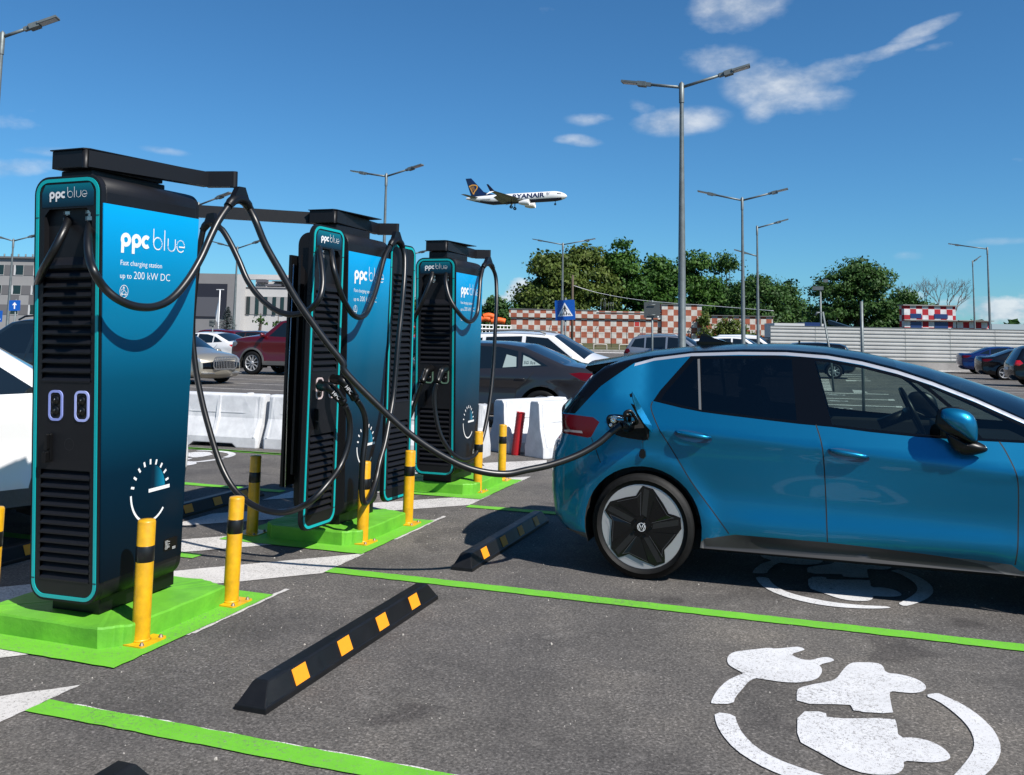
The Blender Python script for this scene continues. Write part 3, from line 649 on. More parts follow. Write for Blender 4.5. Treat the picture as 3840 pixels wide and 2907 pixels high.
def hanger(t, apex, l, rr):
    mw = Matrix.Translation(t.location) @ t.rotation_euler.to_matrix().to_4x4(); mi = mw.inverted()
    a, l, rr = mi @ Vector(apex), mi @ Vector(l), mi @ Vector(rr); mb = MB()
    c = (l+rr)*.5*.35+a*.65
    pth = spline([l+(l-c)*.06, l*.6+c*.4+Vector((0, 0, .012)), c-Vector((0, 0, .010)), rr*.6+c*.4+Vector((0, 0, .012)), rr+(rr-c)*.06], 5)
    mb.tube(pth, [.0265]*3+[.030]*(len(pth)-6)+[.0265]*3, 12)
    d = (rr-l).normalized(); nrm_ = d.cross(Vector((0, 0, 1))).normalized()*.018
    L_ = [l*.86+c*.14+Vector((0, 0, .022)), rr*.86+c*.14+Vector((0, 0, .022)), c-Vector((0, 0, .012)), a+d*.030+Vector((0, 0, .030)), a-d*.030+Vector((0, 0, .030))]
    L_ = [L_[0], L_[2], L_[1], L_[3], L_[4]]; n = 5
    mb.add([p+nrm_ for p in L_]+[p-nrm_ for p in L_], [(0, 1, 2, 3, 4), (9, 8, 7, 6, 5)]+[(i, i+5, (i+1) % 5+5, (i+1) % 5) for i in range(5)])
    h = fixn(mb.build('cable_hanger', m_cab2, t)); return h
def connector(t, sock, out, down, label=None, text=None):
    """plug with hand grip: sock -> out (away from the face) -> down (where the cable leaves), world points"""
    mw = Matrix.Translation(t.location) @ t.rotation_euler.to_matrix().to_4x4(); mi = mw.inverted()
    a, b, c = mi @ Vector(sock), mi @ Vector(out), mi @ Vector(down); mb = MB()
    p = spline([a, a*.5+b*.5, b, b*.45+c*.55, c], 5); k = len(p)
    rs = [.037+(.0-.008)*i/k for i in range(k)]; rs[0] = .039; rs[-1] = .0225; rs[-2] = .034; rs[-3] = .034
    mb.tube(p, rs, 14)
    up = (b-a).normalized()*.035+Vector((0, 0, .050))
    mb.tube(spline([a+Vector((0, 0, .024)), b+Vector((0, 0, .030))+(b-a)*.25, b+up*.6+(c-b)*.3+(b-a)*.2, c*.7+b*.3+(b-a).normalized()*.055], 5), .0105, 8)
    o = mb.build('connector', m_cab2, t, label=label)
    if text:
        x = (c-b).normalized(); z = Vector((.45, -.88, .15)); z = (z-x*z.dot(x)).normalized(); y = z.cross(x); pos = b*.80+c*.20+z*.0385-y*.016
        T = Matrix((( x.x, y.x, z.x, pos.x), (x.y, y.y, z.y, pos.y), (x.z, y.z, z.z, pos.z), (0, 0, 0, 1)))
        fit_text(text, .068, T, o, m=mat('grey_print', (.60, .60, .62), .5), offset=.01)
    return o
def onP(x, y, a, b):
    """pixel ray met with the upright plane through plan points a and b"""
    d = ray(x, y); n = Vector((b[1]-a[1], a[0]-b[0])); t = (n.x*a[0]+n.y*a[1])/(n.x*d.x+n.y*d.y); return Vector((0, 0, EYE))+d*t
z1 = lambda x, y: (x/2.094, 500+y/2.094); z3 = lambda x, y: (700+x/2.094, 600+y/2.094); z4 = lambda x, y: (700+x/1.843, 1300+y/1.843)
z5 = lambda x, y: (1400+x/1.675, 800+y/1.675); z6 = lambda x, y: (1900+x/1.523, 1200+y/1.523); z8 = lambda x, y: (1050+x/3.222, 780+y/3.222); z9 = lambda x, y: (1050+x/2.394, 1300+y/2.394)

# first station
c1, zz0, zz1 = make_station('charging_station', 'nearest charging station, one cable leading to the blue car, both sockets empty', 3.712, (R(1.1), R(-.75)))
arm(c1, (.095, .02), (.262, .80), (.415, .85), zz0, zz1)
tipx = -3.27
A_ = [onY(*z1(737, 600), 3.80), onY(*z1(733, 660), 3.76), onY(*z1(700, 745), 3.69), onY(*z1(690, 860), 3.62), onY(*z1(702, 980), 3.585), onY(*z1(740, 1090), 3.56), onX(*z1(812, 1205), -3.40), onX(*z1(920, 1300), -3.36),
      onX(*z1(1060, 1358), -3.33), onX(*z1(1210, 1362), -3.31), onX(*z1(1345, 1300), -3.30), onX(*z1(1470, 1160), -3.29), onX(*z1(1575, 985), -3.285), onX(*z1(1650, 820), -3.28), onX(*z1(1715, 690), -3.275), onX(*z1(1790, 578), tipx)]
world_cable(c1, A_)
hl, hr, ha = onX(*z1(1795, 570), tipx), onX(*z3(492, 385), tipx), onX(*z1(1885, 462), tipx)
hanger(c1, ha, hl, hr)
pa, pb = (-3.27, 4.58), (-1.36, 5.86)
Bc = [hr]+[onP(*q, pa, pb) for q in (z3(545, 490), z3(620, 670), z3(738, 880), z3(865, 1100), z3(980, 1268), z3(1105, 1440), z3(1225, 1590), z4(1100, 180), z4(1290, 375), z4(1500, 570), z4(1700, 715), z4(1900, 822), z4(2060, 868), z4(2212, 880), z6(110, 858), z6(250, 828), z6(400, 775), z6(520, 708), z6(600, 640))]
port = onY(*z6(652, 602), 5.93); Bc.append(port)
world_cable(c1, Bc, per=6)
world_cable(c1, [onY(*z1(562, 590), 3.80), onY(*z1(548, 650), 3.74), onY(*z1(505, 760), 3.66), onY(*z1(445, 880), 3.62), onY(*z1(385, 990), 3.62), onY(*z1(335, 1080), 3.65), onY(*z1(300, 1180), 3.72), onY(*z1(298, 1270), 3.82), onY(*z1(325, 1340), 3.95), (-4.12, 4.25, 1.12), (-4.14, 4.55, 1.5), (-4.1, 4.75, 2.1), (-4.0, 4.75, 2.36)])
# second station, both doors open
c2, zz0, zz1 = make_station('charging_station', 'middle charging station with its front and rear doors standing open', 6.175, (0, 0), True)
arm(c2, (.095, .03), (.055, .85), (.215, .90), zz0, zz1); arm(c2, (-.115, .10), (-.86, -.50), (-1.0, -.60), zz0, zz1)
tl = (-4.70, 5.58)
lp = (tl, (-3.3, 5.52))
hx = onP(793, 816, *lp); h2l, h2r = onP(762, 862, *lp), onP(818, 852, *lp); hanger(c2, hx, h2l, h2r)
world_cable(c2, [h2r]+[onP(*z3(*q), *lp) for q in ((285, 555), (345, 655), (410, 790), (480, 950), (580, 1085), (700, 1180), (830, 1215), (950, 1185), (1035, 1100))]+[onX(*z3(1066, 990), -3.30), onX(*z3(1062, 860), -3.34), onX(*z3(1045, 740), -3.40), onX(*z3(1042, 690), -3.44)])
SD = (-3.385, 5.86)
world_cable(c2, [h2l, onP(745, 960, *lp), onP(722, 1200, *lp), onP(731, 1360, *lp), onP(*z4(100, 350), *lp), onP(*z4(150, 550), *lp), onP(*z4(228, 800), *lp), onP(*z4(320, 975), *lp), onP(*z4(440, 1085), *lp), onP(*z4(580, 1140), *lp), onP(*z4(710, 1140), *lp), onP(*z4(850, 1075), *lp),
    onX(*z4(965, 960), -3.24), onX(*z4(1065, 820), -3.22), onX(*z4(1122, 650), -3.20), onX(*z4(1125, 500), -3.20), onX(*z4(1095, 405), -3.20)], per=6)
connector(c2, onX(*z4(925, 270), -3.40), onX(*z4(985, 285), -3.29), onX(*z4(1092, 392), -3.21), text='HPC')
connector(c2, onX(*z4(1015, 225), -3.40), onX(*z4(1080, 240), -3.29), onX(*z4(1172, 365), -3.22), text='HPC')
world_cable(c2, [onX(*z8(622, 520), -3.44), onX(*z8(628, 600), -3.40), onX(*z8(650, 740), -3.36), onX(*z8(690, 880), -3.34), onX(*z8(735, 1030), -3.33), onX(*z8(805, 1180), -3.33), onX(*z8(885, 1290), -3.33), onX(*z8(965, 1322), -3.33), onX(*z8(1040, 1275), -3.34), onX(*z8(1110, 1130), -3.35),
    onX(*z8(1165, 970), -3.37), onX(*z8(1215, 770), -3.40), onX(*z8(1265, 590), -3.42), onX(*z8(1330, 465), -3.43)])
h3l, h3r = onX(*z8(1335, 455), -3.43), onX(*z8(1478, 470), -3.41); hanger(c2, onX(*z8(1405, 330), -3.43), h3l, h3r)
world_cable(c2, [h3r, onX(*z8(1505, 580), -3.39), onX(*z8(1505, 780), -3.36), onX(*z8(1490, 1000), -3.34), onX(*z8(1462, 1300), -3.33), onX(*z8(1430, 1600), -3.32), onX(*z9(1020, 420), -3.31), onX(*z9(985, 640), -3.29), onX(*z9(945, 860), -3.27), onX(*z9(895, 1040), -3.26), onX(*z9(860, 1200), -3.25),
    onX(*z9(800, 1370), -3.22), onX(*z9(750, 1400), -3.20), onX(*z9(735, 1250), -3.20), onX(*z9(745, 1000), -3.20), onX(*z9(768, 800), -3.20), onX(*z9(765, 650), -3.20), onX(*z9(735, 550), -3.21), onX(*z9(690, 480), -3.22)], per=6)
# third station
c3, zz0, zz1 = make_station('charging_station', 'farthest charging station, both plugs in their green ringed sockets', 8.44, (R(.25), 0), ring=(.12, .21, .15))
arm(c3, (.095, .03), (.055, .97), (.20, 1.03), zz0, zz1)
yf3 = 8.40
world_cable(c3, [onY(*z5(372, 372), yf3+.05), onY(*z5(362, 420), yf3-.02), onY(*z5(330, 500), yf3-.06), onY(*z5(292, 590), yf3-.06), onY(*z5(262, 650), yf3+.0), onY(*z5(258, 690), yf3+.15), (-4.0, 8.9, 1.7), (-4.05, 9.2, 2.3)])
world_cable(c3, [onY(*z5(458, 380), yf3+.05), onY(*z5(455, 430), yf3-.04), onY(*z5(478, 530), yf3-.08), onX(*z5(535, 625), -3.40), onX(*z5(600, 682), -3.37), onX(*z5(648, 640), -3.37), onX(*z5(664, 530), -3.38), onX(*z5(672, 420), -3.40), onX(*z5(688, 345), -3.42)])
h4l, h4r = onX(*z5(690, 340), -3.42), onX(*z5(750, 345), -3.40); hanger(c3, onX(*z5(722, 292), -3.42), h4l, h4r)
world_cable(c3, [h4r, onX(*z5(770, 410), -3.38), onX(*z5(774, 560), -3.34), onX(*z5(765, 740), -3.32), onX(*z5(755, 940), -3.31), onX(*z5(738, 1130), -3.30), onX(*z5(712, 1300), -3.30), onX(*z5(680, 1430), -3.31), onX(*z5(640, 1515), -3.33), onX(*z5(580, 1548), -3.36),
    onY(*z5(520, 1530), yf3-.02), onY(*z5(462, 1465), yf3-.10), onY(*z5(415, 1370), yf3-.14), onY(*z5(388, 1240), yf3-.15), onY(*z5(384, 1130), yf3-.15), onY(*z5(400, 1068), yf3-.14)])
connector(c3, onY(*z5(455, 975), yf3+.05), onY(*z5(430, 990), yf3-.08), onY(*z5(401, 1062), yf3-.14))
connector(c3, onY(*z5(362, 975), yf3+.05), onY(*z5(335, 990), yf3-.08), onY(*z5(306, 1062), yf3-.14))
world_cable(c3, [onY(*z5(305, 1066), yf3-.14), onY(*z5(285, 1120), yf3-.12), onY(*z5(258, 1200), yf3-.08), onY(*z5(228, 1280), yf3+.0), (-4.12, 8.7, .75), (-4.15, 9.1, 1.2), (-4.08, 9.3, 2.2)])
mb = MB(); mb.prism(rrect(.050, .038, .002, 2, (-.02, .195)), 'y', .166, .1685); fixn(mb.build('yellow_sticker', mat('sticker_yellow', (.75, .75, .06), .5), c3))
# ------------------------------------------------------------------ vehicles
def paint(name, c, metal=.35, rough=.32, coat=.9, flake=0):
    m = mat(name, c, rough, metal, .5, coat)
    return m
m_tyre = mat('tyre_rubber', (.005, .005, .005), .6, noise=(20, .2, (.008, .008, .008)), bump=(90, .2, .003), spec=.25)
m_alloy = mat('alloy', (.50, .50, .51), .38, metal=.45)
m_alloyd = mat('dark_alloy', (.005, .005, .0055), .20, spec=.4)
m_edge = mat('dark_alloy_edge', (.06, .06, .065), .35)
m_brake = mat('brake_disc', (.10, .095, .09), .5, metal=.7)
m_trim = mat('gloss_black_trim', (.003, .003, .0035), .14, spec=.3)
m_clad = mat('grey_cladding', (.10, .10, .098), .62, noise=(80, .12))
m_under = mat('underbody', (.004, .004, .004), .9)
m_gdark = mat('dark_glass', (.006, .009, .010), .04, spec=.8, coat=.3)
m_tail = mat('red_lamp_lens', (.095, .001, .004), .16, spec=.35)
m_tailb = mat('bright_red_lens', (.55, .006, .01), .12, coat=1.0)
m_lamp = mat('headlamp_lens', (.35, .37, .40), .08, metal=.5, coat=1)
m_chrome = mat('chrome', (.75, .76, .78), .08, metal=1)
m_plate = mat('number_plate', (.75, .75, .75), .4)
m_int = mat('dark_interior', (.010, .010, .011), .65)
m_int2 = mat('seat_cloth', (.025, .026, .03), .8)
def glass(name, tint, refl=.9):
    m = bpy.data.materials.new(name); m.use_nodes = True; t = m.node_tree; t.nodes.clear()
    o = t.nodes.new('ShaderNodeOutputMaterial'); mx = t.nodes.new('ShaderNodeMixShader'); tr = t.nodes.new('ShaderNodeBsdfTransparent'); gl = t.nodes.new('ShaderNodeBsdfGlossy'); fr = t.nodes.new('ShaderNodeFresnel')
    fr.inputs[0].default_value = 1.5; tr.inputs[0].default_value = (*tint, 1); gl.inputs[0].default_value = (refl, refl, refl, 1); gl.inputs[1].default_value = .02
    t.links.new(fr.outputs[0], mx.inputs[0]); t.links.new(tr.outputs[0], mx.inputs[1]); t.links.new(gl.outputs[0], mx.inputs[2]); t.links.new(mx.outputs[0], o.inputs[0]); return m
m_glass = glass('clear_car_glass', (.62, .72, .68)); m_tint = glass('privacy_glass', (.10, .11, .12), 1.0); m_shield = glass('windshield_glass', (.45, .55, .54))

def inpoly(P, poly):
    x, y = P[:, 0], P[:, 1]; r = np.zeros(len(P), bool); n = len(poly)
    for i in range(n):
        x1, y1 = poly[i]; x2, y2 = poly[(i+1) % n]
        if y1 == y2: continue
        c = ((y1 > y) != (y2 > y)) & (x < (x2-x1)*(y-y1)/(y2-y1)+x1); r ^= c
    return r
def dist_line(P, L_):
    d = np.full(len(P), 9.)
    for a, b in zip(L_[:-1], L_[1:]):
        a = np.array(a); b = np.array(b); ab = b-a; t = np.clip(((P-a) @ ab)/(ab @ ab+1e-12), 0, 1); d = np.minimum(d, np.hypot(*(P-(a+t[:, None]*ab)).T))
    return d
def strip_poly(line, w):
    P = [Vector(p) for p in line]; l, r = [], []
    for i in range(len(P)):
        d = (P[min(i+1, len(P)-1)]-P[max(i-1, 0)]).normalized(); q = Vector((-d.y, d.x))*(w/2); l.append(tuple(P[i]+q)); r.append(tuple(P[i]-q))
    return l+r[::-1]
def smooth2(pts, per=4): return [(p[0], p[1]) for p in spline([Vector((p[0], p[1], 0)) for p in pts], per)]
def part_mesh(name, verts, tris, normals, m, parent):
    used = sorted({i for t in tris for i in t}); mp = {u: k for k, u in enumerate(used)}
    me = bpy.data.meshes.new(name); me.from_pydata([verts[u] for u in used], [], [tuple(mp[i] for i in t) for t in tris])
    me.materials.append(m); me.polygons.foreach_set('use_smooth', [True]*len(me.polygons)); me.update()
    me.normals_split_custom_set_from_vertices([normals[u] for u in used])
    o = bpy.data.objects.new(name, me); col.objects.link(o); o.parent = parent; return o
def car_body(t, E, W, r, arches, zs, regions, mats, grid=.10, cols=10, names=None, sillpts=None, recess=None, outline_mats=None):
    """E: rows (x, z, crown, tag) of the side outline from rear bottom over the roof to front bottom; W(x,z) half width;
    arches: (xc, zc, radius); zs: sill height; regions: (tag, polygon) on the side; mats: tag -> (part name, material)"""
    El = [(e[0], e[1]) for e in E]
    bot = []
    xs0, xs1 = El[-1][0], El[0][0]
    for xc, zc, ra in sorted(arches, key=lambda a: -a[0]):
        dz = zs-zc; hx = math.sqrt(max(0, ra*ra-dz*dz)); a0 = math.degrees(math.atan2(dz, hx)); a1 = 180-a0
        bot += [(xc+ra*math.cos(R(a0+(a1-a0)*i/22)), zc+ra*math.sin(R(a0+(a1-a0)*i/22))) for i in range(23)]
    sil = El+bot
    pts, edges = [], []
    def loop(poly, closed=True):
        b = len(pts); pts.extend(poly); n = len(poly)
        edges.extend([(b+i, b+(i+1) % n) for i in range(n if closed else n-1)])
    def dens(poly, h=.06):
        out = []
        for i in range(len(poly)):
            a, b = poly[i], poly[(i+1) % len(poly)]; k = max(1, int(math.hypot(a[0]-b[0], a[1]-b[1])/h))
            out += [(a[0]+(b[0]-a[0])*j/k, a[1]+(b[1]-a[1])*j/k) for j in range(k)]
        return out
    Ed = dens(El, grid*.6)[:-1]; 
    k_ = next(i for i in range(len(Ed)) if Ed[i] == El[-1]) if El[-1] in Ed else None
    Ed = []
    for i in range(len(El)-1):
        a, b = El[i], El[i+1]; k = max(1, int(math.hypot(a[0]-b[0], a[1]-b[1])/(grid*.7)))
        Ed += [(a[0]+(b[0]-a[0])*j/k, a[1]+(b[1]-a[1])*j/k) for j in range(k)]
    Ed.append(El[-1]); sil_d = Ed+bot; loop(sil_d)
    for tag_, poly in regions: loop(dens(poly, grid))
    xa = min(p[0] for p in sil); xb = max(p[0] for p in sil); za = min(p[1] for p in sil); zb = max(p[1] for p in sil)
    gx = np.arange(xa, xb, grid); gzz = np.arange(za, zb, grid*.8); gp = np.array([(x+(grid/2 if j % 2 else 0), z) for j, z in enumerate(gzz) for x in gx])
    gp = gp[inpoly(gp, sil)]; gp = gp[dist_line(gp, Ed) > r*1.05]
    extra = []
    for i, p in enumerate(Ed):
        a = np.array(Ed[max(i-1, 0)]); b = np.array(Ed[min(i+1, len(Ed)-1)]); d = (b-a)/np.hypot(*(b-a)); nn = np.array([d[1], -d[0]])
        for q in (.06, .22, .5, .85): extra.append(np.array(p)+nn*r*q)
    extra = np.array(extra); extra = extra[inpoly(extra, sil)]; de = dist_line(extra, Ed); extra = extra[de > r*.045]
    allp = [Vector(p) for p in pts]+[Vector(p) for p in gp]+[Vector(p) for p in extra]
    vv, ee, ff, *_ = delaunay_2d_cdt(allp, edges, [], 0, 1e-4)
    P = np.array([(v.x, v.y) for v in vv]); F = np.array([f for f in ff]); C = P[F].mean(axis=1)
    keep = inpoly(C, sil_d); F = F[keep]; C = C[keep]
    d = np.minimum(dist_line(P, Ed), r); Y = W(P[:, 0], P[:, 1])-r*(1-np.sqrt(np.clip(1-(1-d/r)**2, 0, 1)))
    tags = np.array(['body']*len(F), dtype=object)
    for tg, poly in regions: tags[inpoly(C, dens(poly, grid))] = tg
    if recess:
        for tg, dd in recess.items():
            vi = np.unique(F[tags == tg]); ins = inpoly(P[vi], [p for tg2, p in regions if tg2 == tg][0]); Y[vi[ins]] -= dd
    # orientation
    a, b, c = P[F[:, 0]], P[F[:, 1]], P[F[:, 2]]; s = (b[:, 0]-a[:, 0])*(c[:, 1]-a[:, 1])-(b[:, 1]-a[:, 1])*(c[:, 0]-a[:, 0])
    F[s > 0] = F[s > 0][:, ::-1]      # clockwise in (x,z) -> normal +y
    acc = {}
    for side in (1, -1):
        V = [(p[0], side*y, p[1]) for p, y in zip(P, Y)]; T = F if side > 0 else F[:, ::-1]
        VA = np.array(V); fn = np.cross(VA[T[:, 1]]-VA[T[:, 0]], VA[T[:, 2]]-VA[T[:, 0]]); vn = np.zeros_like(VA)
        for k in range(3): np.add.at(vn, T[:, k], fn)
        vn /= np.linalg.norm(vn, axis=1)[:, None]+1e-12
        for tg in set(tags): acc[(tg, side)] = (V, [tuple(x) for x in T[tags == tg]], vn)
    # cross strip
    rows = []
    for i in range(len(El)-1):
        a, b = E[i], E[i+1]; k = max(1, int(math.hypot(a[0]-b[0], a[1]-b[1])/(grid*.8)))
        rows += [(a[0]+(b[0]-a[0])*j/k, a[1]+(b[1]-a[1])*j/k, a[2]+(b[2]-a[2])*j/k, a[3]) for j in range(k)]
    rows.append(E[-1]); RX = np.array([(q[0], q[1]) for q in rows]); RY = W(RX[:, 0], RX[:, 1])-r
    SV = []
    for i, q in enumerate(rows):
        a = RX[max(i-2, 0)]; b = RX[min(i+2, len(rows)-1)]; dd = (b-a)/np.hypot(*(b-a)); nn = np.array([-dd[1], dd[0]])
        for j in range(cols+1):
            t_ = -1+2*j/cols; c_ = q[2]*(1-t_*t_); SV.append((q[0]+nn[0]*c_, RY[i]*t_, q[1]+nn[1]*c_))
    cN = cols+1; ST = []; stg = []
    for i in range(len(rows)-1):
        for j in range(cols): a = i*cN+j; ST += [(a, a+1, a+cN+1), (a, a+cN+1, a+cN)]; stg += [rows[i][3]]*2
    VA = np.array(SV); T = np.array(ST); fn = np.cross(VA[T[:, 1]]-VA[T[:, 0]], VA[T[:, 2]]-VA[T[:, 0]])
    if (fn[:, 2].mean()) < 0: T = T[:, ::-1]; fn = -fn
    vn = np.zeros_like(VA)
    for k in range(3): np.add.at(vn, T[:, k], fn)
    vn /= np.linalg.norm(vn, axis=1)[:, None]+1e-12; stg = np.array(stg, dtype=object)
    for tg in set(stg): acc[(tg, 0)] = (SV, [tuple(x) for x in T[stg == tg]], vn)
    # gather parts: tags mapped to the same part name with merge=True become one mesh
    out = {}; merged = {}
    for (tg, side), (V, TT, vn) in acc.items():
        nm, m_, mg = mats[tg]
        if mg: merged.setdefault((nm, mg), []).append((V, TT, vn, m_))
        else: out[(tg, side)] = part_mesh(nm, V, TT, vn, m_, t)
    for (nm, mg), lst in merged.items():
        V, TT, vn, mi, ml = [], [], [], [], []
        for v, tt, n_, m_ in lst:
            b = len(V); V += list(v); vn += [tuple(q) for q in n_]; TT += [tuple(i+b for i in f) for f in tt]
            if m_ not in ml: ml.append(m_)
            mi += [ml.index(m_)]*len(tt)
        o = part_mesh(nm, V, TT, vn, ml[0], t)
        for x in ml[1:]: o.data.materials.append(x)
        o.data.polygons.foreach_set('material_index', mi); out[nm] = o
    # wheel wells and floor
    mb = MB()
    for xc, zc, ra in arches:
        for s in (1, -1):
            y1 = float(W(np.array([xc]), np.array([zc+ra]))[0])-.012; y0 = y1-.32
            n = 20; A_ = [(xc+(ra+.004)*math.cos(R(-20+220*i/n)), zc+(ra+.004)*math.sin(R(-20+220*i/n))) for i in range(n+1)]
            vs = [(p[0], s*y1, p[1]) for p in A_]+[(p[0], s*y0, p[1]) for p in A_]
            mb.add(vs, [(i, i+1, n+2+i, n+1+i) for i in range(n)]); mb.flat([(p[0], s*y0, p[1]) for p in A_])
    x0 = min(a[0] for a in arches); x1 = max(a[0] for a in arches); ra = arches[0][2]; wy = float(W(np.array([0.]), np.array([zs]))[0])
    mb.b2((x0+ra*.8, -wy+.05, zs-.03), (x1-ra*.8, wy-.05, zs+.10)); mb.b2((xa+.25, -wy+.25, zs-.02), (xb-.25, wy-.25, zs+.12)); mb.build('underbody', m_under, t)
    return out
def Wfun(w=.90, belt=1.0, tumble=.40, rear=-1.5, front=1.6, Lr=.8, Lf=.8, ar=.10, af=.16, flare=(), crease=None):
    def f(x, z):
        y = np.full(x.shape, w)
        y = y-ar*np.clip((rear-x)/Lr, 0, 1.3)**2.3-af*np.clip((x-front)/Lf, 0, 1.3)**2.3
        y = y-np.where(z > belt, (z-belt)*tumble, 0)-.05*np.clip((z-(belt-.14))/.14, 0, 1)**2
        y = y-.35*np.clip(.36-z, 0, 1)-.022*np.sin(np.clip((z-.42)/(belt-.14-.42), 0, 1)*math.pi)
        for xc, zc, ra in flare:
            dd = np.hypot(x-xc, z-zc); y = y+.028*np.clip(1-np.abs(dd-ra-.01)/.10, 0, 1)**1.2
        return y
    return f
def wheel(t, x, y, side, rad=.335, rim=.235, wid=.205, style='multi', n=10, rimmat=None):
    """side +1/-1: which way the outer face looks"""
    w = bpy.data.objects.new('wheel', None); col.objects.link(w); w.parent = t; w.location = (x, y, rad); w.empty_display_size = .1
    S = Matrix.Rotation(R(-90*side), 4, 'X'); hw = wid/2
    mb = MB(); prof = [(rim-.004, hw-.016), (rim+.006, hw-.004), (rim+.03, hw), (rad-.045, hw), (rad-.016, hw-.010), (rad-.004, hw-.026), (rad, hw-.05), (rad, -hw+.05), (rad-.016, -hw+.01), (rad-.05, -hw), (rim, -hw+.01)]
    mb.lathe(prof, 44, T=S)
    # tread grooves and shoulder blocks
    ty = mb.build('tyre', m_tyre, w)
    rm = rimmat or m_alloy
    mb = MB(); mb.lathe([(rim, hw-.014), (rim-.006, hw-.008), (rim-.016, hw-.018), (rim-.026, hw-.05), (rim-.035, -hw+.03), (rim-.05, -hw+.02)], 40, T=S, m=0)
    mb.lathe([(rim-.03, hw-.10), (0, hw-.10)], 24, T=S, m=1)
    if style == 'aero':
        mb.lathe([(rim-.006, hw-.010), (0, hw-.016)], 60, T=S, m=0, smooth=False)
        Rr = rim-.006; P = []
        for k in range(5):
            a = 97-72*k
            for da, rr in ((9.5, .965), (-6, .985), (-11, .88), (-18, .75), (-38, .79)): P.append((Rr*rr*math.cos(R(a+da)), Rr*rr*math.sin(R(a+da))))
        z0 = hw-.006
        vs = [S @ Vector((p[0]*side, p[1], z0)) for p in P]; base = len(P)
        fl = lambda q: q if side > 0 else q[::-1]
        tr = tessellate_polygon([[Vector((p[0], p[1], 0)) for p in P]]); mb.add(vs, list(tr), 2)
        lo = [S @ Vector((p[0]*side, p[1], z0-.010)) for p in P]; mb.add(vs+lo, [(i, (i+1) % base, base+(i+1) % base, base+i) for i in range(base)], 2)
        for k in range(5):          # deep slots beside each spoke and the bevelled wings
            a = 97-72*k; q = []
            for da, rr in ((4.5, .90), (-4, .93), (-9, .30), (19, .26)): q.append((Rr*rr*math.cos(R(a+da)), Rr*rr*math.sin(R(a+da))))
            mb.add([S @ Vector((p[0]*side, p[1], z0+.0012)) for p in q], [(0, 1, 2, 3)], 3)
            q = [(Rr*rr*math.cos(R(a+da)), Rr*rr*math.sin(R(a+da))) for da, rr in ((-14, .27), (-8.5, .82), (-17, .71), (-54, .83), (-36, .26))]
            zz = (0.002, .003, .009, .011, .003); mb.add([S @ Vector((p[0]*side, p[1], z0+zz[i])) for i, p in enumerate(q)], [(0, 1, 2, 4), (2, 3, 4)], 2)
            ribbon(mb, [(Rr*rr*math.cos(R(a+da)), Rr*rr*math.sin(R(a+da))) for da, rr in ((-14, .27), (-8.5, .84))], .003, S @ Matrix.Diagonal((side, 1, 1, 1)) @ Matrix.Translation((0, 0, z0+.0045)), 4); ribbon(mb, [(Rr*rr*math.cos(R(a+da)), Rr*rr*math.sin(R(a+da))) for da, rr in ((-8.5, .82), (-17, .71), (-54, .83))], .003, S @ Matrix.Diagonal((side, 1, 1, 1)) @ Matrix.Translation((0, 0, z0+.0122)), 4)
            mb.lathe([(.0095, z0+.012), (.0095, z0+.006), (.006, z0+.005), (0, z0+.005)], 10, T=S @ Matrix.Translation((side*.058*math.cos(R(a-36+50)), .058*math.sin(R(a-36+50)), 0)), m=2)
        mb.lathe([(.034, z0), (.034, z0+.014), (.031, z0+.016), (0, z0+.017)], 28, T=S, m=2)
    else:
        for k in range(n):
            a = 360/n*k+8; ws = {'multi': .014, 'wide': .030, 'double': .011}[style]
            offs = (-5.5, 5.5) if style == 'double' else (0,)
            for of in offs:
                c, s_ = math.cos(R(a+of)), math.sin(R(a+of)); p0 = Vector((c, s_, 0))*.045; p1 = Vector((math.cos(R(a+of*1.5)), math.sin(R(a+of*1.5)), 0))*(rim-.012); q = Vector((-s_, c, 0))
                vs = [p0+q*ws, p0-q*ws, p1-q*ws*.8, p1+q*ws*.8]; zt = hw-.022
                mb.add([S @ Vector((v.x*side, v.y, zt+(.0 if i < 2 else .008))) for i, v in enumerate(vs)]+[S @ Vector((v.x*side*1, v.y, zt-.03)) for v in vs], [(0, 1, 2, 3), (0, 4, 5, 1), (1, 5, 6, 2), (3, 2, 6, 7), (0, 3, 7, 4)], 0)
        mb.lathe([(.062, hw-.030), (.058, hw-.014), (.03, hw-.010), (0, hw-.009)], 20, T=S, m=0)
    o = mb.build('rim', [rm, m_brake, m_alloyd, m_dark, m_edge], w); fixn(o)
    return w
def mirror(t, x, y, z, side, m, s=1.0, ang=0):
    mb = MB(); vs = []; n, k = 16, 10
    for i in range(k+1):
        u = -1+2*i/k
        for j in range(n):
            a = 2*math.pi*j/n; rr = (1-abs(u)**3.2)**.5 if abs(u) < 1 else 0
            vx = math.cos(a); vx = vx*(.085 if vx > 0 else .045)
            vs.append((x+vx*rr*s, y+side*(.10*s+u*.115*s), z+math.sin(a)*.070*rr*s+.010*u))
    mb.add(vs, [(i*n+j, i*n+(j+1) % n, (i+1)*n+(j+1) % n, (i+1)*n+j) for i in range(k) for j in range(n)], 0, True)
    mb.tube([(x+.02, y-side*.05, z-.075), (x+.01, y+side*.03, z-.065), (x, y+side*.09, z-.045)], [.028, .022, .03], 8, 1)
    o = mb.build('mirror', [m, m_trim], t); fixn(o); return o
def handle(t, x, y, z, side, m, tilt=0):
    mb = MB(); mb.tube([(x-.10, y, z), (x-.07, y+side*.028, z), (x+.07, y+side*.028, z+tilt), (x+.10, y, z+tilt)], [.010, .014, .014, .010], 8); return mb.build('door_handle', m, t)

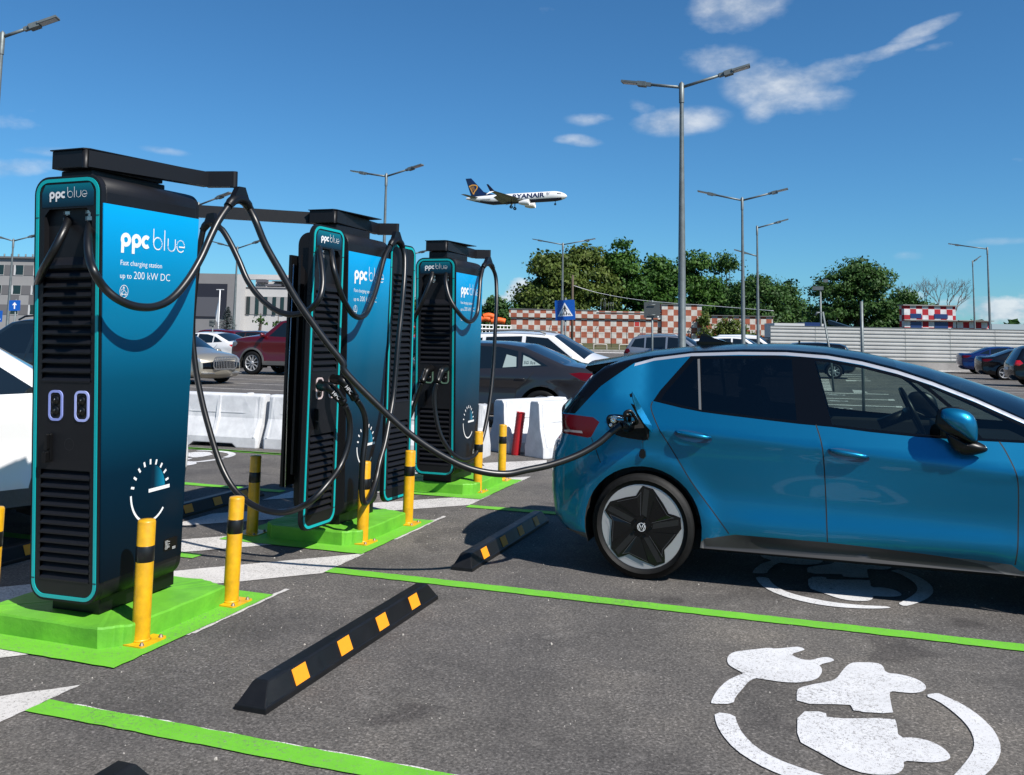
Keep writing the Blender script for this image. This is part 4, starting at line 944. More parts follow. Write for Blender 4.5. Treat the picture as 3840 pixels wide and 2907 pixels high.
SUV = dict(E=[(-2.02, .30, .06, 'low'), (-2.16, .42, .07, 'low'), (-2.20, .62, .08, 'body'), (-2.18, .90, .08, 'body'), (-2.10, 1.04, .08, 'rwin'), (-1.82, 1.52, .05, 'body'), (-1.6, 1.61, .04, 'body'), (-.7, 1.665, .04, 'body'), (.1, 1.645, .04, 'body'), (.38, 1.60, .05, 'wind'),
    (1.12, 1.10, .14, 'body'), (1.55, 1.05, .07, 'body'), (1.95, .96, .08, 'body'), (2.12, .84, .12, 'body'), (2.18, .72, .16, 'grille'), (2.20, .52, .16, 'low'), (2.16, .34, .12, 'low'), (2.02, .24, .08, 'low')],
    win=[[(-1.86, 1.14), (-1.70, 1.47), (-1.28, 1.54), (-1.26, 1.10)], [(-1.20, 1.09), (-1.20, 1.555), (-.34, 1.585), (-.33, 1.05)], [(-.25, 1.045), (-.25, 1.585), (.26, 1.55), (.95, 1.06)]],
    rl=[(-2.3, .86), (-2.3, 1.05), (-1.95, 1.06), (-1.86, .94), (-2.0, .84)], fl=[(2.3, .76), (2.3, .92), (1.98, .94), (1.86, .86), (2.0, .76)], wx=1.34, rad=.35, rim=.24, w=.92, belt=1.05, zs=.30, low=.42)
BOXY = dict(SUV, E=[(-2.05, .30, .06, 'low'), (-2.16, .42, .07, 'low'), (-2.20, .62, .08, 'body'), (-2.19, .95, .08, 'body'), (-2.13, 1.10, .08, 'rwin'), (-1.98, 1.55, .05, 'body'), (-1.75, 1.64, .04, 'body'), (-.7, 1.67, .04, 'body'), (.20, 1.655, .04, 'body'), (.50, 1.61, .05, 'wind'),
    (1.02, 1.17, .12, 'body'), (1.60, 1.125, .06, 'body'), (2.0, 1.06, .07, 'body'), (2.15, .96, .11, 'body'), (2.20, .80, .14, 'grille'), (2.21, .52, .14, 'low'), (2.17, .34, .12, 'low'), (2.04, .26, .08, 'low')],
    win=[[(-1.98, 1.17), (-1.86, 1.50), (-1.28, 1.56), (-1.26, 1.14)], [(-1.20, 1.13), (-1.20, 1.57), (-.40, 1.585), (-.39, 1.12)], [(-.31, 1.12), (-.31, 1.585), (.36, 1.565), (.78, 1.15)]], belt=1.12, fl=[(2.3, .84), (2.3, 1.0), (2.0, 1.02), (1.9, .92), (2.0, .84)])
SEDAN = dict(E=[(-2.12, .27, .06, 'low'), (-2.26, .36, .07, 'body'), (-2.31, .60, .09, 'body'), (-2.30, .90, .10, 'body'), (-2.27, 1.02, .08, 'body'), (-1.95, 1.055, .04, 'body'), (-1.72, 1.085, .04, 'rwin'), (-.98, 1.375, .05, 'body'), (-.55, 1.425, .04, 'body'), (0, 1.43, .04, 'body'), (.22, 1.40, .05, 'wind'),
    (1.08, .985, .13, 'body'), (1.75, .87, .06, 'body'), (2.12, .74, .10, 'body'), (2.22, .66, .15, 'grille'), (2.29, .48, .17, 'low'), (2.26, .30, .12, 'low'), (2.12, .20, .08, 'low')],
    win=[[(-1.46, 1.06), (-1.10, 1.235), (-.96, 1.285), (-.99, 1.03)], [(-.93, 1.02), (-.90, 1.30), (-.55, 1.365), (-.10, 1.38), (-.08, .985)], [(-.02, .98), (-.02, 1.38), (.18, 1.36), (.86, .965)]],
    rl=[(-2.4, .80), (-2.4, .95), (-2.0, .97), (-1.83, .95), (-2.05, .84)], fl=[(2.4, .60), (2.25, .70), (1.95, .75), (1.80, .72), (2.05, .60)], wx=1.36, rad=.335, rim=.235, w=.89, belt=.98, zs=.24, low=.30)
VAN = dict(E=[(-2.1, .28, .05, 'low'), (-2.2, .38, .06, 'body'), (-2.22, .9, .05, 'body'), (-2.2, 1.05, .05, 'rwin'), (-2.12, 1.66, .04, 'body'), (-1.9, 1.79, .04, 'body'), (-.3, 1.82, .04, 'body'), (.35, 1.76, .05, 'wind'), (1.2, 1.12, .14, 'body'), (1.75, .98, .08, 'body'), (2.05, .80, .12, 'grille'), (2.15, .55, .15, 'low'), (2.1, .32, .12, 'low'), (1.95, .24, .08, 'low')],
    win=[[(-.25, 1.08), (-.25, 1.62), (.28, 1.60), (1.0, 1.10)], [(-1.3, 1.1), (-1.3, 1.6), (-.35, 1.62), (-.35, 1.08)]],
    rl=[(-2.3, .9), (-2.3, 1.3), (-2.12, 1.3), (-2.1, .9)], fl=[(2.3, .7), (2.3, .88), (1.85, .95), (1.75, .85), (2.0, .7)], wx=1.35, rad=.32, rim=.21, w=.90, belt=1.08, zs=.27, low=.34)
def simple_car(name, label, cat, tpl, pm, x, y, hd, s=1.0, clad=None, rims='multi', n=10, rails=False, gmat=None, tail=None, group='cars parked in the far rows', win_mat=None, sz=None, handles=True, rimmat=None, grid=.11):
    t = thing(name, label, cat, (x, y, 0), R(hd), group); t.scale = sz or (s, s, s)
    ar = [(-tpl['wx'], tpl['rad'], tpl['rad']+.055), (tpl['wx'], tpl['rad'], tpl['rad']+.055)]
    W = Wfun(tpl['w'], tpl['belt'], rear=-1.5, front=1.5, flare=ar)
    regs = []
    if clad: regs += [('clad', [(-2.5, .1), (2.5, .1), (2.5, tpl['low']), (-2.5, tpl['low'])])]+[('clad', [(xc+(ra+.06)*math.cos(R(a)), zc+(ra+.06)*math.sin(R(a))) for a in range(-20, 201, 10)]) for xc, zc, ra in ar]
    lo, hi_ = min(p[0] for w in tpl['win'] for p in w), None
    for i, w in enumerate(tpl['win']): regs.append(('w%d' % i, w))
    bx = [-.35, -.35] if tpl is BOXY else [-.29, -.29] if tpl is SUV else [-.05, -.05]
    regs += [('gap', strip_poly([(bx[0]-.0, tpl['belt']-.01), (bx[0]+.03, .7), (bx[0]+.02, tpl['zs']+.12)], .012)), ('gap', strip_poly([(.98, tpl['belt']-.04), (1.0, .8), (.93, tpl['zs']+.12)], .012)), ('gap', strip_poly([(-1.22, tpl['belt']-.02), (-1.10, .80), (-.92, .66), (-.88, tpl['zs']+.12)], .012)), ('rl', tpl['rl']), ('fl', tpl['fl'])]
    wm = win_mat or m_gdark
    M_ = {'body': ('body', pm, 'a'), 'low': ('body', m_clad if clad else pm, 'a'), 'gap': ('body', m_dark, 'a'), 'clad': ('cladding', m_clad, 'c'), 'rwin': ('rear_window', wm, None), 'wind': ('windshield', gmat or wm, None), 'grille': ('grille', m_trim, None), 'rl': ('taillight', tail or m_tail, None), 'fl': ('headlight', m_lamp, None)}
    for i in range(len(tpl['win'])): M_['w%d' % i] = ('side_window', wm, None)
    car_body(t, tpl['E'], W, .07, ar, tpl['zs'], regs, M_, grid=grid)
    for sx in (-1, 1):
        for sd in (1, -1): wheel(t, sx*tpl['wx'], sd*(tpl['w']-.115), sd, tpl['rad'], tpl['rim'], .21, rims, n, rimmat)
    for sd in (1, -1):
        mirror(t, .92 if tpl is not VAN else 1.0, sd*(tpl['w']-.02), tpl['belt']+.06, sd, pm, .95)
        if handles:
            for hx_ in ((-.12, -.98) if tpl is not VAN else (-.1,)): handle(t, hx_, sd*(tpl['w']-.03), tpl['belt']-.14, sd, pm)
    if rails:
        for sd in (1, -1): mb = MB(); mb.tube([(-1.6, sd*.62, 1.63), (-1.45, sd*.63, 1.70), (-.3, sd*.64, 1.73), (.05, sd*.64, 1.70), (.2, sd*.63, 1.64)], .018, 6); mb.build('roof_rail', rails, t)
    mb = MB(); mb.b2((-2.36 if tpl is SEDAN else -2.285, -.26, .62 if tpl is SEDAN else .66), (-2.34 if tpl is SEDAN else -2.26, .26, .73 if tpl is SEDAN else .77)); mb.build('number_plate', m_plate, t)
    return t

# ---- the blue hatchback being charged: axes of the world, its side facing the camera at y = 6.06
HC = 6.965
car = thing('electric_car', 'blue hatchback with black roof plugged in beside the chargers', 'car', (0, HC, 0))
m_blue = bpy.data.materials.new('blue_metallic_paint'); m_blue.use_nodes = True
_t = m_blue.node_tree; _b = _t.nodes['Principled BSDF']; _b.inputs['Base Color'].default_value = (.0, .152, .295, 1); _b.inputs['Metallic'].default_value = .75; _b.inputs['Roughness'].default_value = .36
_b.inputs['Coat Weight'].default_value = .5; _b.inputs['Coat Roughness'].default_value = .03
_n = _t.nodes.new('ShaderNodeTexNoise'); _n.inputs['Scale'].default_value = 900; _c = _t.nodes.new('ShaderNodeTexCoord'); _t.links.new(_c.outputs['Object'], _n.inputs[0])
_p = _t.nodes.new('ShaderNodeBump'); _p.inputs['Strength'].default_value = .10; _p.inputs['Distance'].default_value = .001; _t.links.new(_n.outputs[0], _p.inputs['Height']); _t.links.new(_p.outputs[0], _b.inputs['Normal'])
m_roof = mat('black_roof_paint', (.0015, .002, .003), .14, spec=.10); m_silver = mat('silver_rail', (.50, .51, .54), .30, metal=.6)
E = [(-1.54, .235, .05, 'bump'), (-1.66, .27, .08, 'bump'), (-1.75, .36, .12, 'body'), (-1.775, .50, .14, 'body'), (-1.775, .70, .15, 'body'), (-1.765, .79, .14, 'body'), (-1.72, .86, .13, 'hatchb'), (-1.705, .93, .13, 'hatchb'), (-1.715, 1.055, .13, 'rwin'),
     (-1.63, 1.155, .10, 'rwin'), (-1.50, 1.32, .08, 'roof'), (-1.42, 1.385, .06, 'roof'), (-1.28, 1.432, .05, 'roof'), (-1.16, 1.460, .045, 'roof'), (-.82, 1.507, .04, 'roof'), (-.50, 1.525, .038, 'roof'), (-.20, 1.528, .038, 'roof'), (.06, 1.512, .04, 'roof'), (.272, 1.478, .045, 'roof'), (.48, 1.427, .05, 'wind'), (.68, 1.362, .07, 'wind'),
     (.915, 1.270, .09, 'wind'), (1.16, 1.158, .12, 'wind'), (1.45, 1.015, .15, 'body'), (1.62, .955, .10, 'body'), (1.95, .885, .06, 'body'), (2.20, .79, .10, 'body'), (2.34, .68, .16, 'body'), (2.38, .50, .18, 'bump'), (2.34, .32, .14, 'bump'), (2.20, .22, .08, 'bump')]
def Wh(x, z):
    y = np.full(x.shape, .905)
    y = y-.085*np.clip((-1.15-x)/.62, 0, 1.2)**2.6-.14*np.clip((x-1.72)/.66, 0, 1.2)**2.4
    zc = np.interp(x, [-1.4, -.9, -.67, .016, 1.1, 2.2], [.985, .975, .966, .913, .824, .76]); belt = np.interp(x, [-1.06, -.58, 0, .6, 1.4], [1.17, 1.096, 1.054, 1.014, 1.0])
    k = np.clip((x+1.35)/.25, 0, 1)
    up = np.clip(z-zc, 0, None); y = y-k*.42*np.minimum(up, np.clip(belt-zc, 0, 1))-(1-k)*.10*np.clip(z-.95, 0, .2)
    y = y-.40*np.clip(z-belt, 0, None)
    dn = np.clip(zc-z, 0, 1); y = y-k*(.34*np.minimum(dn, .035)+.075*np.clip(dn-.035, 0, .30))+k*.11*np.clip(.57-z, 0, .17)
    mid = np.clip((x+.62)/.25, 0, 1)*np.clip((1.2-x)/.25, 0, 1)
    y = y+mid*.010*np.clip(1-np.abs(z-.40)/.09, 0, 1)-mid*.45*np.clip(.345-z, 0, .06)-.20*np.clip(.285-z, 0, .2)
    for xc in (-1.122, 1.645):
        dd = np.hypot(x-xc, z-.345); y = y+.016*np.clip(1-np.abs(dd-.43)/.075, 0, 1)
    return y
DLO = [(-1.062, 1.166), (-1.02, 1.235), (-.825, 1.472), (-.28, 1.489), (-.10, 1.484), (.06, 1.472), (.272, 1.437), (.48, 1.388), (.68, 1.322), (.915, 1.230), (1.16, 1.118), (1.42, .995), (1.36, .992), (1.15, 1.003), (.94, 1.004), (.595, 1.010), (.297, 1.028), (.08, 1.048), (-.119, 1.058), (-.279, 1.070), (-.581, 1.094), (-.735, 1.108), (-.869, 1.128)]
gl1 = [(-1.010, 1.178), (-.985, 1.22), (-.802, 1.450), (-.778, 1.452), (-.756, 1.126), (-.87, 1.146)]
gl2 = [(-.733, 1.122), (-.752, 1.454), (-.30, 1.468), (-.165, 1.464), (-.135, 1.078), (-.28, 1.086), (-.58, 1.110)]
gl3 = [(.078, 1.064), (-.022, 1.458), (.06, 1.452), (.272, 1.418), (.477, 1.367), (.592, 1.330), (.665, 1.278), (.76, 1.190), (.86, 1.070), (.885, 1.022), (.595, 1.028), (.297, 1.045)]
gl4 = [(.650, 1.322), (.915, 1.208), (1.16, 1.096), (1.33, 1.012), (1.15, 1.018), (.935, 1.020), (.885, 1.085), (.79, 1.195)]
silver_up = [(-1.20, 1.415), (-1.07, 1.455), (-.82, 1.492), (-.50, 1.508), (-.20, 1.511), (.06, 1.495), (.272, 1.461), (.48, 1.410), (.68, 1.345), (.915, 1.253), (1.16, 1.141), (1.46, 1.000)]
silver = silver_up+[(p[0]-.004, p[1]-.020) for p in silver_up[::-1]]
gR = smooth2([(-1.065, 1.163), (-1.070, 1.112), (-1.011, .991), (-.927, .859), (-.802, .660), (-.667, .484), (-.560, .345)]); gB = smooth2([(-.018, 1.058), (.019, .912), (.033, .633), (.038, .345)]); gF = smooth2([(1.024, 1.005), (1.054, .948), (1.096, .829), (1.106, .709), (1.095, .45), (1.075, .30)])
rdoor = gR+[(.038, .345)]+gB[::-1]; rdoor = gR+gB[::-1]; fdoor = gB+gF[::-1]
port_poly = [(-1.372, 1.028), (-1.362, 1.062), (-1.33, 1.072), (-1.21, 1.070), (-1.12, 1.066), (-1.085, 1.045), (-1.072, .965), (-1.078, .918), (-1.11, .906), (-1.25, .920), (-1.31, .938), (-1.345, .975)]
tl = [(-1.84, 1.055), (-1.634, 1.054), (-1.463, 1.044), (-1.418, 1.014), (-1.474, .912), (-1.50, .905), (-1.634, .918), (-1.84, .935)]
regs = [('bump', [(-2, .1), (2.6, .1), (2.6, .27), (1.1, .27), (1.045, .31), (-.70, .31), (-.75, .27), (-1.46, .27), (-2, .30)]),
        ('sill', [(-.72, .10), (-.72, .300), (-.52, .342), (.038, .342), (.44, .330), (.727, .312), (.913, .284), (1.04, .235), (1.06, .10)]),
        ('roofs', [(-1.30, 1.39), (-1.18, 1.424)]+silver_up[1:]+[(1.50, 1.00), (1.50, 1.7), (-1.9, 1.7), (-1.9, 1.39)]),
        ('rtrim', [(-1.195, 1.425), (-1.14, 1.46), (-1.14, 1.7), (-1.95, 1.7), (-1.95, 1.062), (-1.598, 1.062), (-1.42, 1.255)]),
        ('silver', silver), ('rdoor', rdoor), ('fdoor', fdoor), ('trimw', DLO), ('gap', strip_poly(gR, .0075)), ('gap', strip_poly(gB, .0075)), ('gap', strip_poly(gF, .0075)),
        ('gap', strip_poly([(-1.474, .908), (-1.44, .83), (-1.405, .745)], .006)),
        ('gl1', gl1), ('gl2', gl2), ('gl3', gl3), ('gl4', gl4), ('bar', [(-.754, 1.124), (-.778, 1.453), (-.763, 1.455), (-.738, 1.121)]), ('tail', tl), ('tailbar', [(-1.68, .937), (-1.535, .932), (-1.543, .948), (-1.68, .951)]), ('fl', [(2.5, .60), (2.5, .74), (2.05, .76), (1.98, .70), (2.2, .62)])]
Mh = {'body': ('body', m_blue, 'a'), 'bump': ('body', m_clad, 'a'), 'gap': ('body', m_dark, 'a'), 'sill': ('sill_trim', mat('sill_plastic', (.030, .030, .031), .45), None), 'roof': ('roof', m_roof, 'r'), 'roofs': ('roof', m_roof, 'r'), 'rtrim': ('rear_pillar_trim', m_trim, None), 'hatchb': ('tailgate', m_trim, None),
      'silver': ('roof_rail', m_silver, None), 'rdoor': ('rear_door', m_blue, None), 'fdoor': ('front_door', m_blue, None), 'trimw': ('window_frame', m_trim, None), 'gl1': ('rear_quarter_window', m_tint, None), 'gl2': ('rear_door_window', m_tint, None), 'gl3': ('front_door_window', m_glass, None), 'gl4': ('front_quarter_window', m_shield, None),
      'bar': ('window_bar', mat('grey_bar', (.14, .14, .14), .4), None), 'tail': ('taillight', m_tail, None), 'tailbar': ('reflector', mat('lamp_bar', (.30, .26, .27), .2, coat=1), None), 'fl': ('headlight', m_lamp, None), 'rwin': ('rear_window', m_tint, None), 'wind': ('windshield', m_shield, None)}
ar = [(-1.122, .345, .392), (1.645, .345, .392)]
out = car_body(car, E, Wh, .055, ar, .24, regs, Mh, grid=.05, cols=14)
# the charge port: opened recess on the near (right hand) side with its flap, plug and rubber cap
fY = lambda x, z: -float(Wh(np.array([float(x)]), np.array([float(z)]))[0])
mb = MB(); n = len(port_poly); pp = sm(port_poly, 1); n = len(pp)
a_ = [(p[0], fY(*p)-.0025, p[1]) for p in pp]; b_ = [(-1.22+(p[0]+1.22)*.94, fY(*p)-.0045, .99+(p[1]-.99)*.90) for p in pp]
mb.add(a_+b_, [(i, (i+1) % n, n+(i+1) % n, n+i) for i in range(n)], 0); mb.flat(b_, 1)
cp = fixn(mb.build('charge_port', [m_trim, m_under], car))
mb = MB(); yb = fY(-1.27, 1.0)
for (x_, z_, r_) in ((-1.315, 1.035, .022), (-1.300, .985, .016), (-1.335, 1.0, .012)): mb.lathe([(r_, 0), (r_, .012), (r_*.6, .014), (0, .010)], 12, T=Matrix.Translation((x_, yb, z_)) @ Matrix.Rotation(R(90), 4, 'X'))
mb.tube([(-1.345, yb-.006, 1.05), (-1.31, yb-.012, 1.062), (-1.26, yb-.012, 1.05)], .006, 6)
mb.build('port_fitting', m_chrome, cp)
L6 = lambda x, y, Y: onY(*z6(x, y), Y)-Vector((0, HC, 0))
def slab(pts, th, nm, m):
    fl = MB(); n_ = len(pts); q = [p+Vector(th) for p in pts]; fl.add(list(pts)+q, [tuple(range(n_)), tuple(range(2*n_-1, n_-1, -1))]+[(i, (i+1) % n_, n_+(i+1) % n_, n_+i) for i in range(n_)]); return fixn(fl.build(nm, m, car))
slab([L6(832, 644, 6.055), L6(829, 602, 6.05), L6(800, 552, 6.02), L6(770, 500, 5.97), L6(741, 442, 5.90), L6(719, 410, 5.82), L6(722, 450, 5.78), L6(747, 530, 5.82), L6(784, 590, 5.90)], (-.006, .004, 0), 'charge_port_flap', m_blue)
slab([L6(712, 478, 5.88), L6(728, 484, 5.88), L6(772, 540, 5.95), L6(812, 612, 6.02), L6(809, 688, 6.05), L6(786, 605, 6.0), L6(745, 540, 5.93)], (-.006, .006, 0), 'flap_inner', m_under)
slab([L6(708, 425, 5.85), L6(722, 418, 5.85), L6(724, 438, 5.85), L6(712, 442, 5.85)], (-.010, .01, 0), 'flap_latch', m_cab2)
mb = MB(); mb.tube([(-1.118, fY(-1.118, .91)-.006, .925), (-1.117, fY(-1.118, .87)-.010, .87), (-1.116, fY(-1.118, .84)-.012, .852)], .0018, 5); mb.prism(sm([(-1.142, .792), (-1.094, .792), (-1.100, .852), (-1.134, .852)], 1), 'y', fY(-1.118, .82)-.024, fY(-1.118, .82)-.006); fixn(mb.build('port_cap', m_cab2, car))
# the plug of the first station, standing in the port
pt = Vector(port); mw = Matrix.Translation(c1.location) @ c1.rotation_euler.to_matrix().to_4x4(); mi = mw.inverted(); yw = HC+fY(-1.22, .99)
mb = MB(); q0 = Vector((-1.205, yw+.0, 1.005)); q1 = Vector((-1.215, yw-.055, .995))
mb.tube([mi @ v for v in spline([q0, q1, (pt+q1)*.5+Vector((.01, -.008, .004)), pt], 5)], [.036]*6+[.033]*5+[.030]*4+[.026], 14)
mb.tube([mi @ v for v in spline([q1+Vector((.0, -.01, .02)), Vector((-1.225, yw-.075, 1.085)), Vector((-1.185, yw-.060, 1.100)), Vector((-1.150, yw-.03, 1.03)), q0+Vector((.02, -.01, .01))], 5)], .012, 8)
mb.tube([mi @ v for v in (q0+Vector((0, -.012, .035)), q0+Vector((.005, -.05, .075)), q0+Vector((-.015, -.085, .07)))], .014, 8); mb.build('connector', m_cab2, c1, label='plug standing in the blue car')
# spoiler, fin, mirrors, handles
mb = MB(); sp = []
for i in range(11):
    v = -1+.2*i; yy = v*.625; bk = -1.635+.06*v*v; zt = 1.395+.035*(1-v*v); sp += [(bk, yy, zt-.012), (bk-.012, yy, zt-.026), (bk+.03, yy, zt-.052), (-1.30, yy, 1.37+.02*(1-v*v)), (-1.16, yy, 1.458+.045*(1-v*v)), (-1.35, yy, 1.425+.042*(1-v*v))]
mb.add(sp, [(i*6+j, i*6+(j+1) % 6, (i+1)*6+(j+1) % 6, (i+1)*6+j) for i in range(10) for j in range(6)], 0, True); mb.add(sp, [tuple(range(6)), tuple(range(60, 66))]); fixn(mb.build('rear_spoiler', m_roof, car))
mb = MB()
for s_ in (1, -1): mb.add([(-1.54, s_*.60, 1.375), (-1.30, s_*.62, 1.40), (-1.20, s_*.635, 1.425), (-1.48, s_*.655, 1.29), (-1.53, s_*.64, 1.28)], [(0, 1, 2, 3, 4)])
mb.build('spoiler_side', m_trim, car)
mb = MB(); fn_ = [(-.86, 0), (-.84, .055), (-.825, .072), (-.80, .066), (-.74, .035), (-.68, .018), (-.62, .004), (-.61, -.02), (-.87, -.02)]
for a_, b_ in ((.0, .010),): pass
lft = [(p[0], (.014 if p[1] < .03 else .006), 1.565+p[1]) for p in fn_]; rgt = [(p[0], -(.014 if p[1] < .03 else .006), 1.565+p[1]) for p in fn_]
mb.add(lft+rgt, [tuple(range(9)), tuple(range(17, 8, -1))]+[(i, (i+1) % 9, 9+(i+1) % 9, 9+i) for i in range(9)]); mb.prism(rrect(.27, .07, .03, 4, (-.74, 0)), 'z', 1.555, 1.572); fixn(mb.build('antenna_fin', m_trim, car))
def dome(mb, out, y0, y1, side, m=0, rings=7, back=True):
    """pillow over an outline in (x,z): edge at y0, crown at y1 (both measured outwards from the centre line)"""
    c = sum((Vector(p) for p in out), Vector((0, 0)))/len(out); n = len(out); vs = []
    for k in range(rings):
        f = k/(rings-1); s_ = math.cos(f*math.pi/2*.97); yy = y0+(y1-y0)*math.sin(f*math.pi/2)
        vs += [(c.x+(p[0]-c.x)*s_, side*yy, c.y+(p[1]-c.y)*s_) for p in out]
    mb.add(vs, [(k*n+i, k*n+(i+1) % n, (k+1)*n+(i+1) % n, (k+1)*n+i) for k in range(rings-1) for i in range(n)], m, True); mb.add(vs[-n:], [tuple(range(n))], m, True)
    if back: mb.add(vs[:n], [tuple(range(n))], m)
def hero_mirror(side):
    """door mirror folded in against the window"""
    q7 = lambda x, y: (lambda v: (v.x, v.z))(onY(2840+x/1.523, 1200+y/1.523, 5.97))
    shell = smooth2([q7(*q) for q in [(1048, 560), (1056, 520), (1095, 506), (1160, 510), (1215, 530), (1250, 562), (1266, 610), (1268, 665), (1255, 702), (1215, 690), (1160, 652), (1100, 612), (1048, 560)]], 5)[:-1]
    rimo = smooth2([q7(*q) for q in [(1022, 600), (1030, 545), (1052, 512), (1100, 500), (1170, 505), (1235, 545), (1268, 612), (1270, 690), (1262, 722), (1215, 712), (1140, 672), (1065, 640), (1022, 600)]], 5)[:-1]
    foot = smooth2([q7(*q) for q in [(1085, 650), (1180, 690), (1262, 700), (1330, 738), (1312, 768), (1200, 786), (1120, 740), (1085, 650)]], 4)[:-1]
    mb = MB(); dome(mb, shell, .940, 1.010, side); o = fixn(mb.build('mirror', m_blue, car))
    mb = MB(); dome(mb, rimo, .935, .975, side); dome(mb, rimo, .935, .895, side, back=False); fixn(mb.build('mirror_rim', m_cab2, o)); mb = MB(); dome(mb, foot, .90, .965, side); fixn(mb.build('mirror_foot', m_cab2, o))
for sd in (1, -1): hero_mirror(sd)
def hero_handle(xa, za, xb, zb, sd):
    fy = lambda x, z: sd*-fY(x, z); mb = MB(); n = 9
    cupc = Vector(((xa+xb)/2, 0, (za+zb)/2-.006)); cup = []
    for j in range(28):
        a = 2*math.pi*j/28; px = cupc.x+.122*math.copysign(abs(math.cos(a))**.8, math.cos(a)); pz = cupc.z+.036*math.sin(a)+(px-cupc.x)*(zb-za)/(xb-xa); cup.append((px, fy(px, pz)+sd*.007, pz))
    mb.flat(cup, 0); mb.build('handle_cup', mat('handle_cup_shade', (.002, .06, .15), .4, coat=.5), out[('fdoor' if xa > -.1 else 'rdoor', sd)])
    mb = MB(); P = [Vector((xa+(xb-xa)*i/n, fy(xa+(xb-xa)*i/n, za)+sd*(.034*math.sin(math.pi*i/n)**.4 if 0 < i < n else -.004), za+(zb-za)*i/n+.006)) for i in range(n+1)]
    mb.tube(P, [.006, .013, .015, .016, .016, .016, .016, .015, .013, .006], 10); mb.build('handle', m_blue, out[('fdoor' if xa > -.1 else 'rdoor', sd)])
for sd in (1, -1): hero_handle(-.900, .972, -.670, .942, sd); hero_handle(.055, .906, .287, .875, sd)
# wheels
for sx in (-1.122, 1.645):
    for sd in (1, -1): w = wheel(car, sx, sd*.793, sd, .345, .276, .225, 'aero')
for w_ in [o for o in car.children if o.name.startswith('wheel')]:
    sd = 1 if w_.location.y > 0 else -1
    mb = MB(); T = Matrix.Rotation(R(-90*sd), 4, 'X')
    bt = T @ Matrix.Translation((0, 0, .1240)) @ Matrix.Diagonal((sd, 1, 1, 1))
    ribbon(mb, arc(0, 0, .0265, 0, 360, 26)[:-1], .0030, bt, closed=True)
    ribbon(mb, [(-.0135, .021), (-.004, -.002), (0, .008), (.004, -.002), (.0135, .021)], .0042, bt); ribbon(mb, [(-.0225, .012), (-.0105, -.022), (0, -.004), (.0105, -.022), (.0225, .012)], .0042, bt)
    mb.build('hub_emblem', m_wht, w_)
# cabin
mb = MB(); mb.b2((-1.3, -.72, .35), (1.35, .72, .42)); mb.b2((-1.35, -.74, .40), (1.0, -.70, 1.00)); mb.b2((-1.35, .70, .40), (1.0, .74, 1.00)); mb.b2((.95, -.74, .5), (1.35, .74, .955)); mb.b2((.80, .05, .82), (1.0, .68, 1.02)); mb.b2((-1.45, -.66, .5), (-1.3, .66, 1.1)); fixn(mb.build('cabin_lining', m_int, car, bevel=.02))
for yy in (-.36, .36):
    mb = MB(); mb.prism([(-.30, .45), (.25, .42), (.28, .58), (-.18, .60), (-.40, 1.22), (-.52, 1.24), (-.42, .60)], 'y', yy-.25, yy+.25); mb.prism([(-.43, 1.25), (-.40, 1.40), (-.50, 1.42), (-.54, 1.26)], 'y', yy-.13, yy+.13); fixn(mb.build('seat', m_int2, car, bevel=.035))
    mb = MB(); mb.prism([(-1.05, .45), (-.55, .45), (-.52, .58), (-1.0, .60), (-1.2, 1.15), (-1.28, 1.15)], 'y', yy-.3, yy+.3); fixn(mb.build('rear_seat', m_int2, car, bevel=.03))
st = onY(3420, 1545, HC+.36); st.y -= HC
mb = MB(); T = Matrix.Translation(st) @ Matrix.Rotation(R(66), 4, 'Y')
ringpts = [(.178*math.cos(2*math.pi*i/30), .178*math.sin(2*math.pi*i/30)) for i in range(31)]
mb.tube([T @ Vector((p[0], p[1], 0)) for p in ringpts], .017, 10); mb.tube([T @ Vector((0, -.17, 0)), T @ Vector((0, 0, -.03)), T @ Vector((0, .17, 0))], [.015, .05, .015], 8); mb.tube([T @ Vector((0, 0, -.03)), T @ Vector((0, 0, -.25))], .04, 8); mb.build('steering_wheel', m_cab2, car)
mb = MB(); hl_ = [q for q in E if q[3] == 'roof' and q[0] > -1.2]
for a, b in zip(hl_[:-1], hl_[1:]): mb.add([(a[0], -.60, a[1]-.03), (a[0], .60, a[1]-.03), (b[0], .60, b[1]-.03), (b[0], -.60, b[1]-.03)], [(0, 1, 2, 3)])
mb.build('headliner', m_int, car)
# ---- the other vehicles
m_wp = paint('white_car_paint', (.78, .78, .78), 0, .3); m_gp = paint('graphite_paint', (.030, .028, .030), .5, .28); m_red = paint('dark_red_paint', (.13, .004, .010), .4, .28); m_bei = paint('champagne_paint', (.36, .33, .27), .6, .3)
m_slv = paint('silver_blue_paint', (.24, .27, .31), .6, .3); m_dg = paint('dark_teal_grey_paint', (.018, .028, .033), .4, .3); m_nav = paint('navy_paint', (.004, .02, .11), .5, .25); m_bk = paint('black_paint', (.004, .004, .006), .2, .2, .4); m_gold = paint('olive_paint', (.05, .02, .015), .3, .3)
hd60 = 60
simple_car('crossover', 'white crossover with grey cladding at the left edge of the photo', 'car', SUV, m_wp, -6.62, 4.60, 70, 1.05, clad=True, rims='wide', n=5, win_mat=None, group=None)
simple_car('suv', 'dark grey SUV parked behind the white crossover', 'car', SUV, m_dg, -14.6, 14.3, 180, 1.08, clad=True, rails=m_trim)
maz = simple_car('sedan', 'dark grey sedan parked behind the white plastic barriers', 'car', SEDAN, m_gp, -5.98, 15.95, 181, 1.04, rims='double', n=10, grid=.07, group=None)
dus = simple_car('suv', 'white SUV with roof rails parked behind the dark grey sedan', 'car', SUV, m_wp, -6.15, 20.6, 1, 1.03, clad=True, rails=mat('grey_rail', (.15, .15, .15), .4), rims='multi', n=5, grid=.08, group=None)
